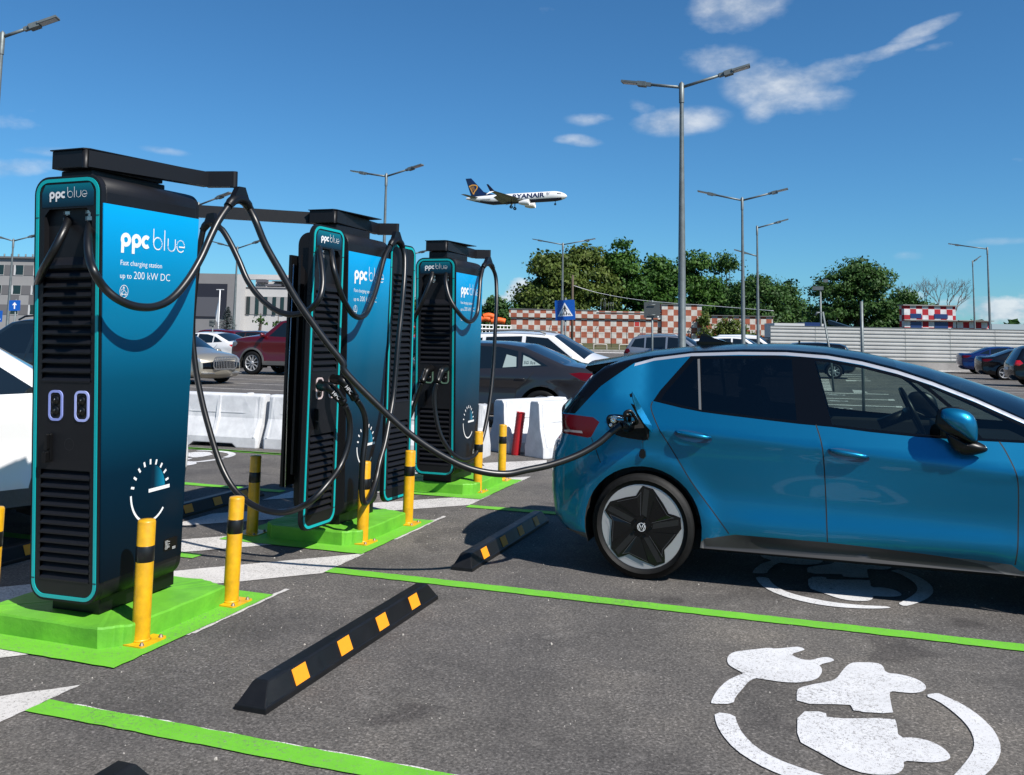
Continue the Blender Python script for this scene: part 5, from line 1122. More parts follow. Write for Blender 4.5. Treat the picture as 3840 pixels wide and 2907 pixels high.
def at_px(px, D): p = Vector((0, 0, EYE))+ray(px, 1300)*D; return p.x, p.y
def place_end(px, D, hd, off, s, w=.92):
    """vehicle centre so that the point `off` ahead of the centre on its side nearest to the camera stands at pixel column px, depth D"""
    x, y = at_px(px, D); h = R(hd); f = Vector((math.cos(h), math.sin(h))); r_ = Vector((-f.y, f.x)); 
    if r_.dot(Vector((-x, -y))) < 0: r_ = -r_
    c = Vector((x, y))-f*off*s-r_*w*s; return c.x, c.y
x, y = place_end(940, 35, 182, 1.34, 1.25); simple_car('suv', 'dark red SUV with silver wheels between the first two stations', 'car', BOXY, m_red, x, y, 182, sz=(1.22, 1.22, 1.30), clad=True, rims='multi', n=10, group=None)
x, y = place_end(818, 28, -14, 2.2, 1.0, 0); sedf = simple_car('sedan', 'champagne car showing its wide chrome grille beside the nearest station', 'car', SUV, m_bei, x, y, -12, sz=(1.05, 1.0, .92), clad=False, rims='multi', n=5, group=None)
mb = MB()
for k in range(13): mb.prism(rrect(.024, .36, .008, 3, (-.36+.06*k, .72)), 'x', 2.20+.16*(1-((-.36+.06*k)/.85)**2), 2.235+.16*(1-((-.36+.06*k)/.85)**2))
ribbon(mb, rrect(.90, .40, .12, 5, (0, .72)), .04, Matrix(((0, 0, 1, 2.36), (1, 0, 0, 0), (0, 1, 0, 0), (0, 0, 0, 1))), closed=True); fixn(mb.build('chrome_grille', m_chrome, sedf))
mb = MB(); mb.b2((2.1, -.75, .36), (2.28, .75, .40)); mb.build('bumper_chrome', m_chrome, sedf)
x, y = place_end(903, 41, 180, -2.3, 1.1, .89); simple_car('sedan', 'white sedan seen from behind above the champagne car', 'car', SEDAN, m_wp, x, y, 176, sz=(1.1, 1.1, 1.12), tail=m_tailb)
x, y = place_end(892, 50, 180, -2.2, 1.1, .89); simple_car('suv', 'dark red car behind the white sedan', 'car', SUV, m_red, x, y, 180, 1.08)
x, y = place_end(985, 50, 180, -1.5, 1.1, .89); simple_car('car', 'dark car with a yellow sunshade in its windshield', 'car', SUV, m_gold, x, y, 180, 1.04, gmat=mat('yellow_sunshade', (.75, .70, .03), .5))
x, y = place_end(1562, 45, 180, -1.36, 1.05, .89); simple_car('sedan', 'black car glimpsed between the middle and farthest stations', 'car', SEDAN, m_bk, x, y, 180, 1.08, rims='multi', n=10)
x, y = place_end(1545, 56, 180, 0, 1.05, .89); simple_car('car', 'bright red car behind the black one, glimpsed between the middle and farthest stations', 'car', SEDAN, paint('red_paint', (.45, .01, .02), .1), x, y, 180, 1.15)
x, y = place_end(2352, 44, 0, -2.1, 1.08); tuc = simple_car('suv', 'silver grey SUV parked in front of the checkered wall', 'car', SUV, m_slv, x, y, -3, 1.12, rails=m_alloy, group=None)
x, y = place_end(2560, 52, 0, -1.6, 1.08, .89); simple_car('sedan', 'white sedan right of the main lamp post', 'car', SEDAN, m_wp, x, y, 0, 1.22)
x, y = place_end(2610, 47, 0, -.9, 1.0, .89); simple_car('sedan', 'black sedan in front of the white sedan by the lamp post', 'car', SEDAN, m_bk, x, y, 0, 1.07)
x, y = place_end(2640, 56, 0, -2.0, 1.0, .89); simple_car('suv', 'white estate car between the two thin lamp posts', 'car', SUV, m_wp, x, y, 2, 1.15)
x, y = place_end(2700, 62, 0, -2.1, 1.0, .89); simple_car('van', 'white van behind the white estate car', 'van', VAN, m_wp, x, y, 0, 1.15)
x, y = place_end(3121, 41, 180, -1.34, 1.0, .92); rk = simple_car('suv', 'dark car with roof bars behind the blue car, in front of the white hoarding', 'car', SUV, m_bk, x, y, 180, sz=(1.05, 1.0, .97), rims='wide', n=7)
mb = MB()
for xx in (-1.1, .1):
    mb.tube([(xx, -.75, 1.76), (xx, .75, 1.76)], .022, 6)
    for sy in (-.68, .68): mb.b2((xx-.03, sy-.03, 1.60), (xx+.03, sy+.03, 1.76))
mb.build('roof_bar', m_cab2, rk)
x, y = place_end(3594, 53, 2, -2.3, 1.08, -.89); simple_car('sedan', 'dark blue sedan nearest to the white hoarding', 'car', SEDAN, m_nav, x, y+.9, 3, 1.10)
x, y = place_end(3768, 43, 3, -1.36, 1.0, .89); simple_car('sedan', 'black sedan with five-spoke wheels at the right edge of the photo', 'car', SEDAN, m_bk, x, y, 3, 1.03, rims='wide', n=5)
x, y = place_end(3800, 36, 3, -2.2, 1.0, .92); simple_car('suv', 'black SUV with a red ring tail lamp cut by the right edge of the photo', 'car', SUV, m_bk, x, y, 3, 1.0, tail=m_tailb)
# pale flat panels laid over the grey sedan's rear side windows, one lettered
Wm = Wfun(SEDAN['w'], SEDAN['belt'], rear=-1.5, front=1.5, flare=[(-1.36, .335, .39), (1.36, .335, .39)])
wy_ = lambda x, z: float(Wm(np.array([float(x)]), np.array([float(z)]))[0])-.004
m_pale = mat('pale_panel_grey', (.34, .42, .41), .25)
for poly in ([(-1.33, 1.075), (-1.13, 1.185), (-1.00, 1.235), (-1.01, 1.05)], [(-.90, 1.04), (-.88, 1.20), (-.70, 1.24), (-.66, 1.02)]):
    mb = MB(); q = poly; mb.flat([(p[0], wy_(*p)+.005, p[1]) for p in q]); o = fixn(mb.build('pale_panel', m_pale, maz))
    if poly[0][0] < -1.2:
        x0, z0 = -1.03, 1.09; d = Vector((-1, 0, 0)); p0 = Vector((x0, wy_(x0, z0), z0)); u = Vector((0, wy_(x0, z0+.05)-wy_(x0, z0), .05)).normalized(); nn = d.cross(u)
        fit_text('SG Sys', .20, Matrix(((d.x, u.x, nn.x, p0.x), (d.y, u.y, nn.y, p0.y+.009), (d.z, u.z, nn.z, p0.z), (0, 0, 0, 1))), o, m=mat('grey_green_print', (.05, .08, .08), .5), offset=0)
# ------------------------------------------------------------------ plastic barriers and hose
m_bar = mat('white_polyethylene', (.74, .75, .77), .45, noise=(7, .10, (.60, .61, .63)))
def make_barrier(name, label, a, b, h=.80, wb=.24, group='white plastic water barriers'):
    """a, b: plan ends of the foot line; moulded jersey profile with recessed bays, lifting arch and end lugs"""
    a = Vector((*a, 0)); b = Vector((*b, 0)); Ln = (b-a).length; rz = math.atan2((b-a).y, (b-a).x); c = (a+b)/2
    t = thing(name, label, 'barrier', c, rz, group)
    prof = [(wb, 0), (wb, .14), (.125, .40), (.095, .70), (.095, h-.03), (.07, h), (0, h)]
    full = prof+[(-p[0], p[1]) for p in prof[::-1][1:]]
    xs = [-Ln/2, -Ln/2+.03, -Ln/2+.12, -Ln*.27, -Ln*.22, -.04, -.02, .02, .04, Ln*.22, Ln*.27, Ln/2-.12, Ln/2-.03, Ln/2]
    mb = MB(); vs = []; n = len(full)
    for i, x in enumerate(xs):
        for j, (y, z) in enumerate(full):
            yy = y*(.93 if i in (0, len(xs)-1) else 1)
            if abs(x) < .021 and .15 < z < h-.05: yy *= 1.18
            if i in (2, len(xs)-3) and .15 < z < h-.05: yy *= 1.10
            zz = z
            if z == 0 and abs(x) < Ln*.25: zz = .055
            if z == 0 and abs(x) > Ln*.26: zz = 0
            vs.append((x, yy, zz))
    mb.add(vs, [(i*n+j, i*n+j+1, (i+1)*n+j+1, (i+1)*n+j) for i in range(len(xs)-1) for j in range(n-1)]+[(i*n+n-1, i*n, (i+1)*n, (i+1)*n+n-1) for i in range(len(xs)-1)])
    mb.add([vs[i] for i in range(n)], [tuple(range(n))]); mb.add([vs[-n+i] for i in range(n)], [tuple(range(n))])
    fixn(mb.build('shell', m_bar, t, bevel=.014))
    mb = MB()
    for s in (-1, 1): mb.box((0, s*.118, .47), (Ln-.2, .012, .014))
    for x in (-Ln/2+.06, 0, Ln/2-.06):
        for s in (-1, 1): mb.prism([(s*(wb+.006), .15), (s*.132, .40), (s*.102, .70), (s*.096, .70), (s*.12, .40), (s*(wb-.01), .15)], 'x', x-.012, x+.012)
    fixn(mb.build('moulded_rib', m_bar, t))
    mb = MB(); mb.lathe([(.05, h-.005), (.05, h+.012), (0, h+.012)], 14, T=Matrix.Translation((Ln*.3, 0, 0))); mb.build('filler_cap', m_bar, t)
    return t
bl = make_barrier('plastic_barrier', 'pale plastic barrier seen between the first two stations, its left unit', (-8.75, 10.95), (-7.35, 11.03), .73)
o = make_barrier('plastic_barrier', 'plastic barrier partly hidden by the open middle station', (-7.27, 11.04), (-5.87, 11.12), .73)
o = make_barrier('plastic_barrier', 'plastic barrier behind the farthest station', (-5.55, 11.25), (-4.17, 11.32), .68, .24)
o = make_barrier('plastic_barrier', 'back one of the two loose white barriers, standing at an angle', (-4.22, 11.95), (-3.62, 13.10), .72, .24)
o = make_barrier('plastic_barrier', 'front one of the two loose white barriers, next to the tail of the blue car', (-3.60, 11.62), (-2.98, 12.65), .74, .20)
m_hose = mat('red_corrugated_hose', (.45, .012, .02), .35)
t = thing('corrugated_hose', 'red corrugated hose leaning on the loose white barriers', 'hose', (-3.91, 11.78, 0)); mb = MB(); pr = []
for i in range(60): pr.append((.066 if i % 2 else .055, .0098*i))
mb.lathe(pr, 16, T=Matrix.Rotation(R(7), 4, 'Y')); mb.build('hose', m_hose, t)
# small hook on the barrier
# ------------------------------------------------------------------ lamp posts
m_galv = mat('galvanised_steel', (.19, .22, .225), .5, metal=.45, noise=(6, .25))
m_lens = mat('lamp_glass', (.55, .57, .58), .2)
def lamp_post(label, px, D, top_px, arms, lean=0, d0=.085, group='double-arm lamp posts of the car park'):
    """arms: (reach, rise, plan angle deg) ; top_px gives the height of the pole head"""
    p = Vector((0, 0, EYE))+ray(px, top_px)*D; h = p.z
    base = Vector((p.x-math.sin(R(lean))*0, p.y, 0)); t = thing('lamp_post', label, 'lamp post', base, 0, group); s_ = h/9.
    mb = MB(); mb.lathe([(d0*1.35, 0), (d0*1.35, .25), (d0*1.15, .28), (d0, h*.45), (d0*.70, h*.75), (d0*.58, h-.5), (d0*.58, h)], 16); mb.lathe([(d0*.75, h-.55), (d0*.75, h-.02), (0, h+.05)], 16); mb.build('pole', m_galv, t)
    mb = MB(); mb.prism(rrect(.4, .4, .03), 'z', 0, .03); fixn(mb.build('base_plate', m_galv, t))
    for rch, rise, an, *dr in arms:
        dr = dr[0] if dr else 0
        rise *= max(.3, rch-.66)/rch if rch > 0 else (abs(rch)-.66)/abs(rch); rch = math.copysign(max(.15, abs(rch)-.66), rch)
        u = Vector((math.cos(R(an)), math.sin(R(an)), 0)); e = u*rch+Vector((0, 0, h-.08+rise-dr))
        mb = MB(); mb.tube([Vector((0, 0, h-.12-dr)), e], .042, 8); am = mb.build('arm', m_galv, t)
        d = (e-Vector((0, 0, h-.12-dr))).normalized(); w = Vector((-u.y, u.x, 0)); up = d.cross(w)*-1
        if up.z < 0: up = -up
        mb = MB(); P = lambda a, b_, c_: e+d*a+w*b_+up*c_
        for (a0, a1, wd, z0, z1) in ((-.10, .06, .05, -.05, .05), (.04, .28, .11, -.07, .055), (.26, .74, .135, -.02, .035)):
            vs = [P(a, b_, c_) for a in (a0, a1) for b_ in (-wd, wd) for c_ in (z0, z1)]
            mb.add(vs, [(0, 1, 3, 2), (4, 6, 7, 5), (0, 4, 5, 1), (2, 3, 7, 6), (0, 2, 6, 4), (1, 5, 7, 3)])
        lm = fixn(mb.build('lamp_head', m_galv, am))
        mb = MB(); mb.add([P(.30, -.11, -.024), P(.30, .11, -.024), P(.70, .11, -.024), P(.70, -.11, -.024)], [(0, 1, 2, 3)]); mb.build('lamp_glass', m_lens, lm)
    return t
AR = -18.8
lamp_post('tall lamp post with two arms rising behind the roof of the blue car', 2556, 24.5, 312, [(1.75, .40, 3), (-1.60, .22, -3)], d0=.095)
lamp_post('lamp post cut by the left edge of the photo above the nearest station', 10, 22, 122, [(1.25, .47, 25), (-1.4, .3, 25)])
lamp_post('double-arm lamp post between the first two stations, left of the airplane', 1449, 40, 652, [(1.75, .34, -4), (-1.75, .26, -4)])
lamp_post('lamp post seen through the loop of cable between the first stations', 891, 58, 925, [(1.9, .45, -2), (-1.9, .4, -2)])
lamp_post('lamp post in front of the grey hotel at the far left', 51, 56, 897, [(1.75, .36, 10), (-1.5, .30, 10)])
lamp_post('lamp post whose arm shows above the roof of the nearest station', 745, 40, 760, [(1.7, .40, -4), (-1.7, .3, -4)])
lamp_post('double-arm lamp post behind the blue pedestrian crossing sign', 2111, 68, 912, [(2.4, .36, 5), (-2.4, .42, -5)], d0=.10)
lamp_post('double-arm lamp post right of the tall one', 2783, 40, 742, [(1.9, .36, -2), (-1.9, .42, -2)])
lamp_post('lamp post with a high right arm and a lower left arm', 2839, 54, 848, [(1.75, .42, 4), (-1.3, .30, 4, 1.7)])
lamp_post('lamp post at the far right with an arm to the left', 3702, 66, 928, [(-2.5, .40, -8)])
lamp_post('thin lamp post with a single short head at the far right', 3647, 84, 978, [(.5, .12, 10)], d0=.08)
lamp_post('lamp post hidden behind the middle station, only its arm tip showing', 1510, 60, 955, [(2.0, .30, -6), (-2.0, .3, -6)])
# ------------------------------------------------------------------ signs
m_sblue = mat('sign_blue', (.004, .09, .42), .35); m_sgrey = mat('sign_back', (.10, .11, .11), .5, metal=.3)
def sign(name, label, cat, cx_, cy_, D, w, roll=0, art=None, face=True, pole_px=None, r=.03):
    c = Vector((0, 0, EYE))+ray(cx_, cy_)*D; t = thing(name, label, cat, (c.x, c.y, 0), 0); yaw_ = math.atan2(-c.x, c.y)  # board turned to the camera side
    mb = MB(); mb.tube([(0, .05, 0), (0, .05, c.z+w*.62)], r, 10); mb.build('pole', m_galv, t)
    Bm = Matrix.Translation((0, 0, c.z)) @ Matrix.Rotation(yaw_*.6, 4, 'Z') @ Matrix.Rotation(R(-roll), 4, 'Y')
    mb = MB(); o = [(p[0], p[1]) for p in rrect(w, w, w*.05)]; n = len(o); mb.prism(o, 'y', -.012, .004); mb.v = [tuple(Bm @ Vector(v)) for v in mb.v]
    bd = fixn(mb.build('board', m_sblue if face else m_sgrey, t))
    if art: art(bd, Bm, w)
    if not face:
        mb = MB()
        for z in (-.3*w, .33*w): mb.tube([Bm @ Vector((-.10, -.045, z)), Bm @ Vector((.10, -.045, z))], .014, 6)
        mb.build('clamp', m_galv, t); mb = MB(); mb.add([Bm @ Vector(v) for v in ((.34*w, -.0135, -.46*w), (.44*w, -.0135, -.46*w), (.44*w, -.0135, -.37*w), (.34*w, -.0135, -.37*w))], [(0, 1, 2, 3)]); mb.build('sticker', m_wht, t)
    return t
def S2(Bm, y=-.014): return Bm @ Matrix(((1, 0, 0, 0), (0, 0, -1, y), (0, 1, 0, 0), (0, 0, 0, 1)))
def poly2(mb, pts, T, m=0): mb.flat([T @ Vector((p[0], p[1], 0)) for p in pts], m)
def art_ped(bd, Bm, w):
    T = S2(Bm); mb = MB(); poly2(mb, [(0, .37*w), (-.385*w, -.31*w), (.385*w, -.31*w)], T); tri = mb.build('white_triangle', m_wht, bd)
    T = S2(Bm, -.0155); mb = MB(); k = w
    poly2(mb, arc(.0, .195*k, .035*k, 0, 340, 10), T)
    ribbon(mb, [(0, .16*k), (-.005*k, 0)], .075*k, T); ribbon(mb, [(0, .01*k), (-.06*k, -.12*k), (-.09*k, -.23*k)], .038*k, T); ribbon(mb, [(0, .01*k), (.06*k, -.10*k), (.10*k, -.22*k)], .038*k, T)
    ribbon(mb, [(-.02*k, .14*k), (-.09*k, .04*k), (-.115*k, -.04*k)], .028*k, T); ribbon(mb, [(.02*k, .14*k), (.075*k, .05*k), (.12*k, .0)], .028*k, T)
    for x in (-.26, -.17, -.02, .06, .19, .27): poly2(mb, [(x*k-.022*k, -.27*k), (x*k+.022*k, -.27*k), (x*k*.78+.018*k, -.17*k), (x*k*.78-.018*k, -.17*k)], T)
    mb.build('walking_figure', m_dark, tri)
def art_arrow(bd, Bm, w):
    T = S2(Bm); mb = MB(); poly2(mb, [(0, .32*w), (-.21*w, .04*w), (-.055*w, .04*w), (-.055*w, -.32*w), (.055*w, -.32*w), (.055*w, .04*w), (.21*w, .04*w)], T); mb.build('white_arrow', m_wht, bd)
sign('crossing_sign', 'blue pedestrian crossing sign in front of the checkered wall', 'road sign', 2119, 1163, 27, .60, 3.5, art_ped)
sign('square_sign', 'grey back of a square sign left of the tall lamp post', 'road sign', 2445, 1163, 26, .46, 0, None, False)
sign('one_way_sign', 'blue one-way arrow sign at the far left in front of the hotel', 'road sign', 55, 1146, 36, .42, 1.5, art_arrow)
sign('crossing_sign', 'blue sign at the very left edge, half out of the photo', 'road sign', -14, 1186, 40, .5, 0, art_ped)
sign('traffic_sign', 'small sign seen edge-on beside the spruce', 'road sign', 796, 1213, 44, .30, 0, None, False)
t = thing('sign_post', 'thin crooked post with a bent top in front of the white hoarding', 'post', at_px(3102, 30)+(0,)); bz = onY(3080, 1170, t.location.y).z
mb = MB(); mb.tube([(.18, 0, 0), (.10, 0, 1.2), (-.12, 0, bz), (-.30, 0, bz-.02), (-.36, 0, bz-.12)], .035, 8); mb.build('post', m_galv, t)
for px, D, tp, lb in ((3234, 21, 1130, 'thin post in front of the green tree, standing on a painted block'), (3080, 60, 1080, 'thin floodlight mast at the left of the big green tree')):
    x, y = at_px(px, D); z = (Vector((0, 0, EYE))+ray(px, tp)*D).z; t = thing('thin_post', lb, 'post', (x, y, 0)); mb = MB(); mb.tube([(0, 0, 0), (0, 0, z)], .035 if D < 30 else .06, 8); mb.build('post', m_galv, t)
    if D > 30: mb = MB(); mb.box((-.15, 0, z), (.7, .2, .25)); mb.box((.35, 0, z+.5), (.3, .2, .2)); mb.build('floodlight', m_galv, t)
x, y = at_px(2145, 105); t = thing('utility_pole', 'old wooden utility pole by the checkered wall', 'pole', (x, y, 0)); hz = (Vector((0, 0, EYE))+ray(2145, 1030)*105).z; mb = MB(); mb.tube([(0, 0, 0), (0, 0, hz)], [.17, .12], 8); mb.build('pole', mat('old_wood', (.10, .075, .055), .9), t)
hp = Vector((x, y, hz-1.2)); q = [hp, onY(2250, 1100, y+0), onY(2420, 1128, y-5), onY(2700, 1150, y-12), onY(2900, 1166, y-18)]
mb = MB(); mb.tube(spline(q, 6), .028, 5); o = mb.build('overhead_cable', m_wht); tag(o, 'pale overhead cable running from the wooden pole past the trees', 'cable')
x, y = at_px(815, 62); t = thing('flagpole', 'white flagpole in front of the grey building', 'flagpole', (x, y, 0)); hz = (Vector((0, 0, EYE))+ray(815, 1085)*62).z; mb = MB(); mb.tube([(0, 0, 0), (0, 0, hz)], .04, 8, 0); mb.box((0, 0, hz), (.6, .05, .05)); mb.build('pole', m_wht, t); mb = MB(); mb.add([(-.03, 0, hz-.5), (-.35, .1, hz-1.6), (-.25, 0, hz-2.1), (-.03, 0, hz-2.4)], [(0, 1, 2, 3)]); mb.build('flag', m_wht, t)
# ------------------------------------------------------------------ hoarding, checkered buildings
m_hoard = mat('white_sheet_metal', (.52, .52, .50), .38, metal=.15, noise=(.8, .12))
m_conc = mat('concrete', (.30, .29, .28), .9, noise=(1.2, .22))
def corr_fence(label, a, b, z0, z1, nrib, plinth=.5):
    a = Vector((*a, 0)); b = Vector((*b, 0)); L_ = (b-a).length; rz = math.atan2((b-a).y, (b-a).x); t = thing('hoarding', label, 'fence', a, rz)
    mb = MB(); h = (z1-z0)/nrib; pr = []
    for i in range(nrib): pr += [(.00, z0+i*h), (.00, z0+i*h+h*.18), (-.07, z0+i*h+h*.42), (-.07, z0+i*h+h*.80)]
    pr.append((0, z1)); n = len(pr); mb.add([(0, p[0], p[1]) for p in pr]+[(L_, p[0], p[1]) for p in pr], [(i, i+n, i+n+1, i+1) for i in range(n-1)]); mb.add([(0, .02, z0), (L_, .02, z0), (L_, .02, z1), (0, .02, z1)], [(0, 1, 2, 3)]); mb.build('corrugated_sheet', m_hoard, t)
    mb = MB(); k = int(L_/2.9)
    for i in range(k+1): mb.b2((i*2.9-.012, -.074, z0), (i*2.9+.012, -.070, z1))
    mb.b2((0, -.08, z1), (L_, .03, z1+.03)); mb.build('sheet_joint', m_galv, t)
    if plinth: mb = MB(); mb.b2((-.1, -.15, 0), (L_+.1, .15, plinth)); mb.build('plinth', m_conc, t)
    return t
pA, pB = at_px(2889, 58), at_px(4500, 58)
corr_fence('long white corrugated hoarding on a concrete plinth behind the blue car', pA, pB, .53, 2.68, 9)
pC, pD = at_px(2830, 64), at_px(2895, 62)
corr_fence('short lower piece of corrugated hoarding left of the long one', pC, pD, .3, 1.95, 7, .25)
def checker(name, c1_, c2_, sq, axis=(0, 2), scale=1.):
    m = bpy.data.materials.new(name); m.use_nodes = True; t = m.node_tree; b = t.nodes['Principled BSDF']; l = t.links.new
    co = t.nodes.new('ShaderNodeTexCoord'); mp = t.nodes.new('ShaderNodeMapping'); l(co.outputs['Object'], mp.inputs[0]); mp.inputs['Location'].default_value = (.013, .0137, .0119)
    ck = t.nodes.new('ShaderNodeTexChecker'); ck.inputs['Scale'].default_value = 1/sq; l(mp.outputs[0], ck.inputs[0]); ck.inputs[1].default_value = (*c1_, 1); ck.inputs[2].default_value = (*c2_, 1)
    n = t.nodes.new('ShaderNodeTexNoise'); n.inputs['Scale'].default_value = 1.4; n.inputs['Detail'].default_value = 5; l(co.outputs['Object'], n.inputs[0])
    r = t.nodes.new('ShaderNodeValToRGB'); r.color_ramp.elements[0].position = .3; r.color_ramp.elements[0].color = (.72, .72, .72, 1); r.color_ramp.elements[1].position = .65; l(n.outputs[0], r.inputs[0])
    mx = t.nodes.new('ShaderNodeMix'); mx.data_type = 'RGBA'; mx.blend_type = 'MULTIPLY'; mx.inputs[0].default_value = 1; l(ck.outputs[0], mx.inputs[6]); l(r.outputs[0], mx.inputs[7]); l(mx.outputs[2], b.inputs['Base Color']); b.inputs['Roughness'].default_value = .85
    MATS[name] = m; return m
m_ck = checker('red_white_checker', (.46, .44, .41), (.27, .075, .04), .97)
m_ck2 = checker('bright_red_checker', (.52, .52, .54), (.32, .006, .016), .80)
BD = 148
def blk(px0, px1, top, D, depth, z0=0, hd=-18.8):
    """box whose front spans the pixel columns px0..px1 at depth D, returns local size"""
    a = Vector(at_px(px0, D)); b = Vector(at_px(px1, D)); z = (Vector((0, 0, EYE))+ray((px0+px1)/2, top)*D).z; return a, b, z
def building(name, label, cat, px0, px1, top, D, depth, m, z0=0):
    a, b, z = blk(px0, px1, top, D, depth); t = thing(name, label, cat, (a.x, a.y, 0), math.atan2((b-a).y, (b-a).x)); L_ = (b-a).length
    mb = MB(); mb.b2((0, 0, z0), (L_, depth, z)); mb.build('wall', m, t); return t, L_, z
cb, L_, z_ = building('checkered_building', 'long low building painted in brick red and white checks', 'building', 1914, 2500, 1165, BD, 8, m_ck)
mb = MB(); mb.b2((-.3, -.35, z_-1.25), (L_+.0, -.003, z_-.02)); mb.build('parapet', m_ck, cb)
mb = MB(); mb.b2((-.35, -.45, z_), (L_*.55, 8, z_+.14)); mb.b2((L_*.55, -.45, z_-.35), (L_, 8, z_-.21)); mb.build('roof_edge', mat('roof_sheet', (.12, .12, .12), .6), cb)
mb = MB()
for x in (L_*.585, L_*.605, L_*.615, L_*.635, L_*.65, L_*.665): mb.tube([(x, 2, z_), (x, 2, z_+1.6)], .025, 4)
mb.tube([(L_*.585, 2, z_+1.6), (L_*.595, 2, z_+2.2), (L_*.605, 2, z_+2.2), (L_*.615, 2, z_+1.6)], .04, 5); mb.tube([(L_*.635, 2, z_+1.4), (L_*.665, 2, z_+1.4)], .04, 5); mb.build('roof_ladder', m_galv, cb)
mb = MB(); mb.b2((L_*.795, -.012, 3.95), (L_*.795+.75, -.004, 4.7)); mb.build('red_hatch', mat('hatch_red', (.42, .02, .02), .6), cb)
tb, L2, z2_ = building('checkered_tower', 'taller checkered block behind the tall lamp post', 'building', 2482, 2632, 1143, BD-.6, 7, m_ck)
mb = MB(); mb.b2((-.2, -.2, z2_), (L2+.2, 7.2, z2_+.12)); mb.build('roof_edge', MATS['roof_sheet'], tb)
t3, L3, z3_ = building('checkered_annex', 'checkered annex overgrown with creeper right of the tall block', 'building', 2650, 2900, 1186, BD+12, 7, m_ck)
mb = MB(); mb.b2((-.2, -.3, z3_), (L3+.2, 7.2, z3_+.12)); mb.build('roof_edge', MATS['roof_sheet'], t3)
mb = MB(); rr_ = random.Random(4)
t4, L4, z4_ = building('control_building', 'bright red and white checkered building with blue windows behind the hoarding', 'building', 3394, 3588, 1147, 118, 1.5, m_ck2)
m_bw = mat('blue_window_panel', (.006, .03, .13), .4)
for (xa, xb, za, zb) in ((.07, .30, .0, .0),): pass
for fx0, fx1 in ((.12, .33), (.58, .84)):
    for za, zb in ((5.18, 5.77), (3.1, 4.72)): mb = MB(); mb.b2((L4*fx0, -.06, za), (L4*fx1, -.003, zb)); mb.build('window', m_bw, t4)
mb = MB(); mb.b2((-.2, -.5, 4.86), (L4+2, 0, 5.0)); mb.b2((-.2, -.25, z4_-.0), (L4+.2, 1.6, z4_+.12)); mb.build('canopy', m_conc, t4)
t5, L5, z5_ = building('control_annex', 'low red and white checkered annex at the right of the control building', 'building', 3592, 3714, 1205, 118, 6, m_ck2)
mb = MB(); mb.b2((-.1, -.8, z5_), (L5+.2, 6, z5_+.1)); mb.build('roof_edge', m_conc, t5)
t6, L6, z6_ = building('site_cabin', 'pale site cabin with a blue section showing above the hoarding', 'cabin', 2905, 3090, 1213, 75, 3, mat('cabin_white', (.55, .56, .56), .5))
mb = MB(); mb.b2((L6*.62, -.03, z6_-.8), (L6*.96, 3, z6_+.1)); mb.build('blue_panel', m_bw, t6)
a_, b_ = Vector((0, 0, EYE))+ray(3105, 1200)*72, Vector((0, 0, EYE))+ray(3200, 1230)*70
mb = MB(); mb.add([a_, b_, b_+Vector((.3, 1.5, .0)), a_+Vector((.3, 1.5, .0)), a_-Vector((0, 0, .35)), b_-Vector((0, 0, .12)), b_+Vector((.3, 1.5, -.12)), a_+Vector((.3, 1.5, -.35))], [(0, 1, 2, 3), (0, 4, 5, 1), (7, 6, 5, 4), (1, 5, 6, 2), (0, 3, 7, 4), (3, 2, 6, 7)]); o = fixn(mb.build('tarpaulin', mat('dark_blue_sheet', (.01, .035, .06), .5))); tag(o, 'dark blue sheet sloping down beside the site cabin', 'tarpaulin')
t7, L7, z7_ = building('grey_hangar', 'low pale blue hangar at the far right with dark trees behind', 'building', 3722, 3990, 1217, 190, 10, mat('pale_blue_wall', (.32, .40, .45), .7))
# low fences and hoops in front of the checkered wall
m_rust = mat('thin_dark_metal', (.07, .055, .045), .7)
t = thing('mesh_fence', 'thin wire fence in front of the checkered wall', 'fence'); p0, p1 = Vector((*at_px(2060, 138), 0)), Vector((*at_px(2640, 138), 0))
for i in range(11): q = p0+(p1-p0)*i/10; mb = MB(); mb.tube([q, q+Vector((0, 0, 3.3)), q+Vector((.3, -.3, 3.7))], .045, 5); mb.build('fence_post', m_rust, t)
mb = MB()
for z in (1.0, 1.8, 2.6, 3.2): mb.tube([p0+Vector((0, 0, z)), p1+Vector((0, 0, z))], .015, 4)
mb.build('wire', m_rust, t)
mb = MB(); g0, g1 = Vector(at_px(1800, 136)), Vector(at_px(3300, 136)); gd = (g1-g0).normalized(); gq = Vector((-gd.y, gd.x)); mb.prism([tuple(g0-gq*3), tuple(g1-gq*3), tuple(g1+gq*16), tuple(g0+gq*16)], 'z', .0, .45); mb.prism([tuple(g0+gq*8), tuple(g1+gq*8), tuple(g1+gq*16), tuple(g0+gq*16)], 'z', .44, 1.05); o = fixn(mb.build('grass_verge', m_earth)); o['kind'] = 'structure'
m_hoop = mat('pale_steel_tube', (.50, .46, .40), .5)
for i, (xa, xb) in enumerate(((2150, 2182), (2226, 2275), (2322, 2372), (2410, 2450))):
    a = Vector((*at_px(xa, 128), 0)); b = Vector((*at_px(xb, 128), 0)); d = b-a; t_ = thing('bike_hoop', ['first hoop rail from the left below the crossing sign', 'second hoop rail, in front of the checkered wall', 'third hoop rail, left of the silver grey SUV', 'hoop rail hidden behind the silver grey SUV'][i], 'hoop rail', a, 0, 'hoop rails along the far kerb')
    mb = MB(); mb.tube(spline([Vector((0, 0, .2)), Vector((0, 0, .75)), Vector((0, 0, .95))+d*.06, d*.5+Vector((0, 0, 1.0)), d*.94+Vector((0, 0, .95)), d+Vector((0, 0, .75)), d+Vector((0, 0, .2))], 4), .085, 6); mb.build('tube', m_hoop, t_)
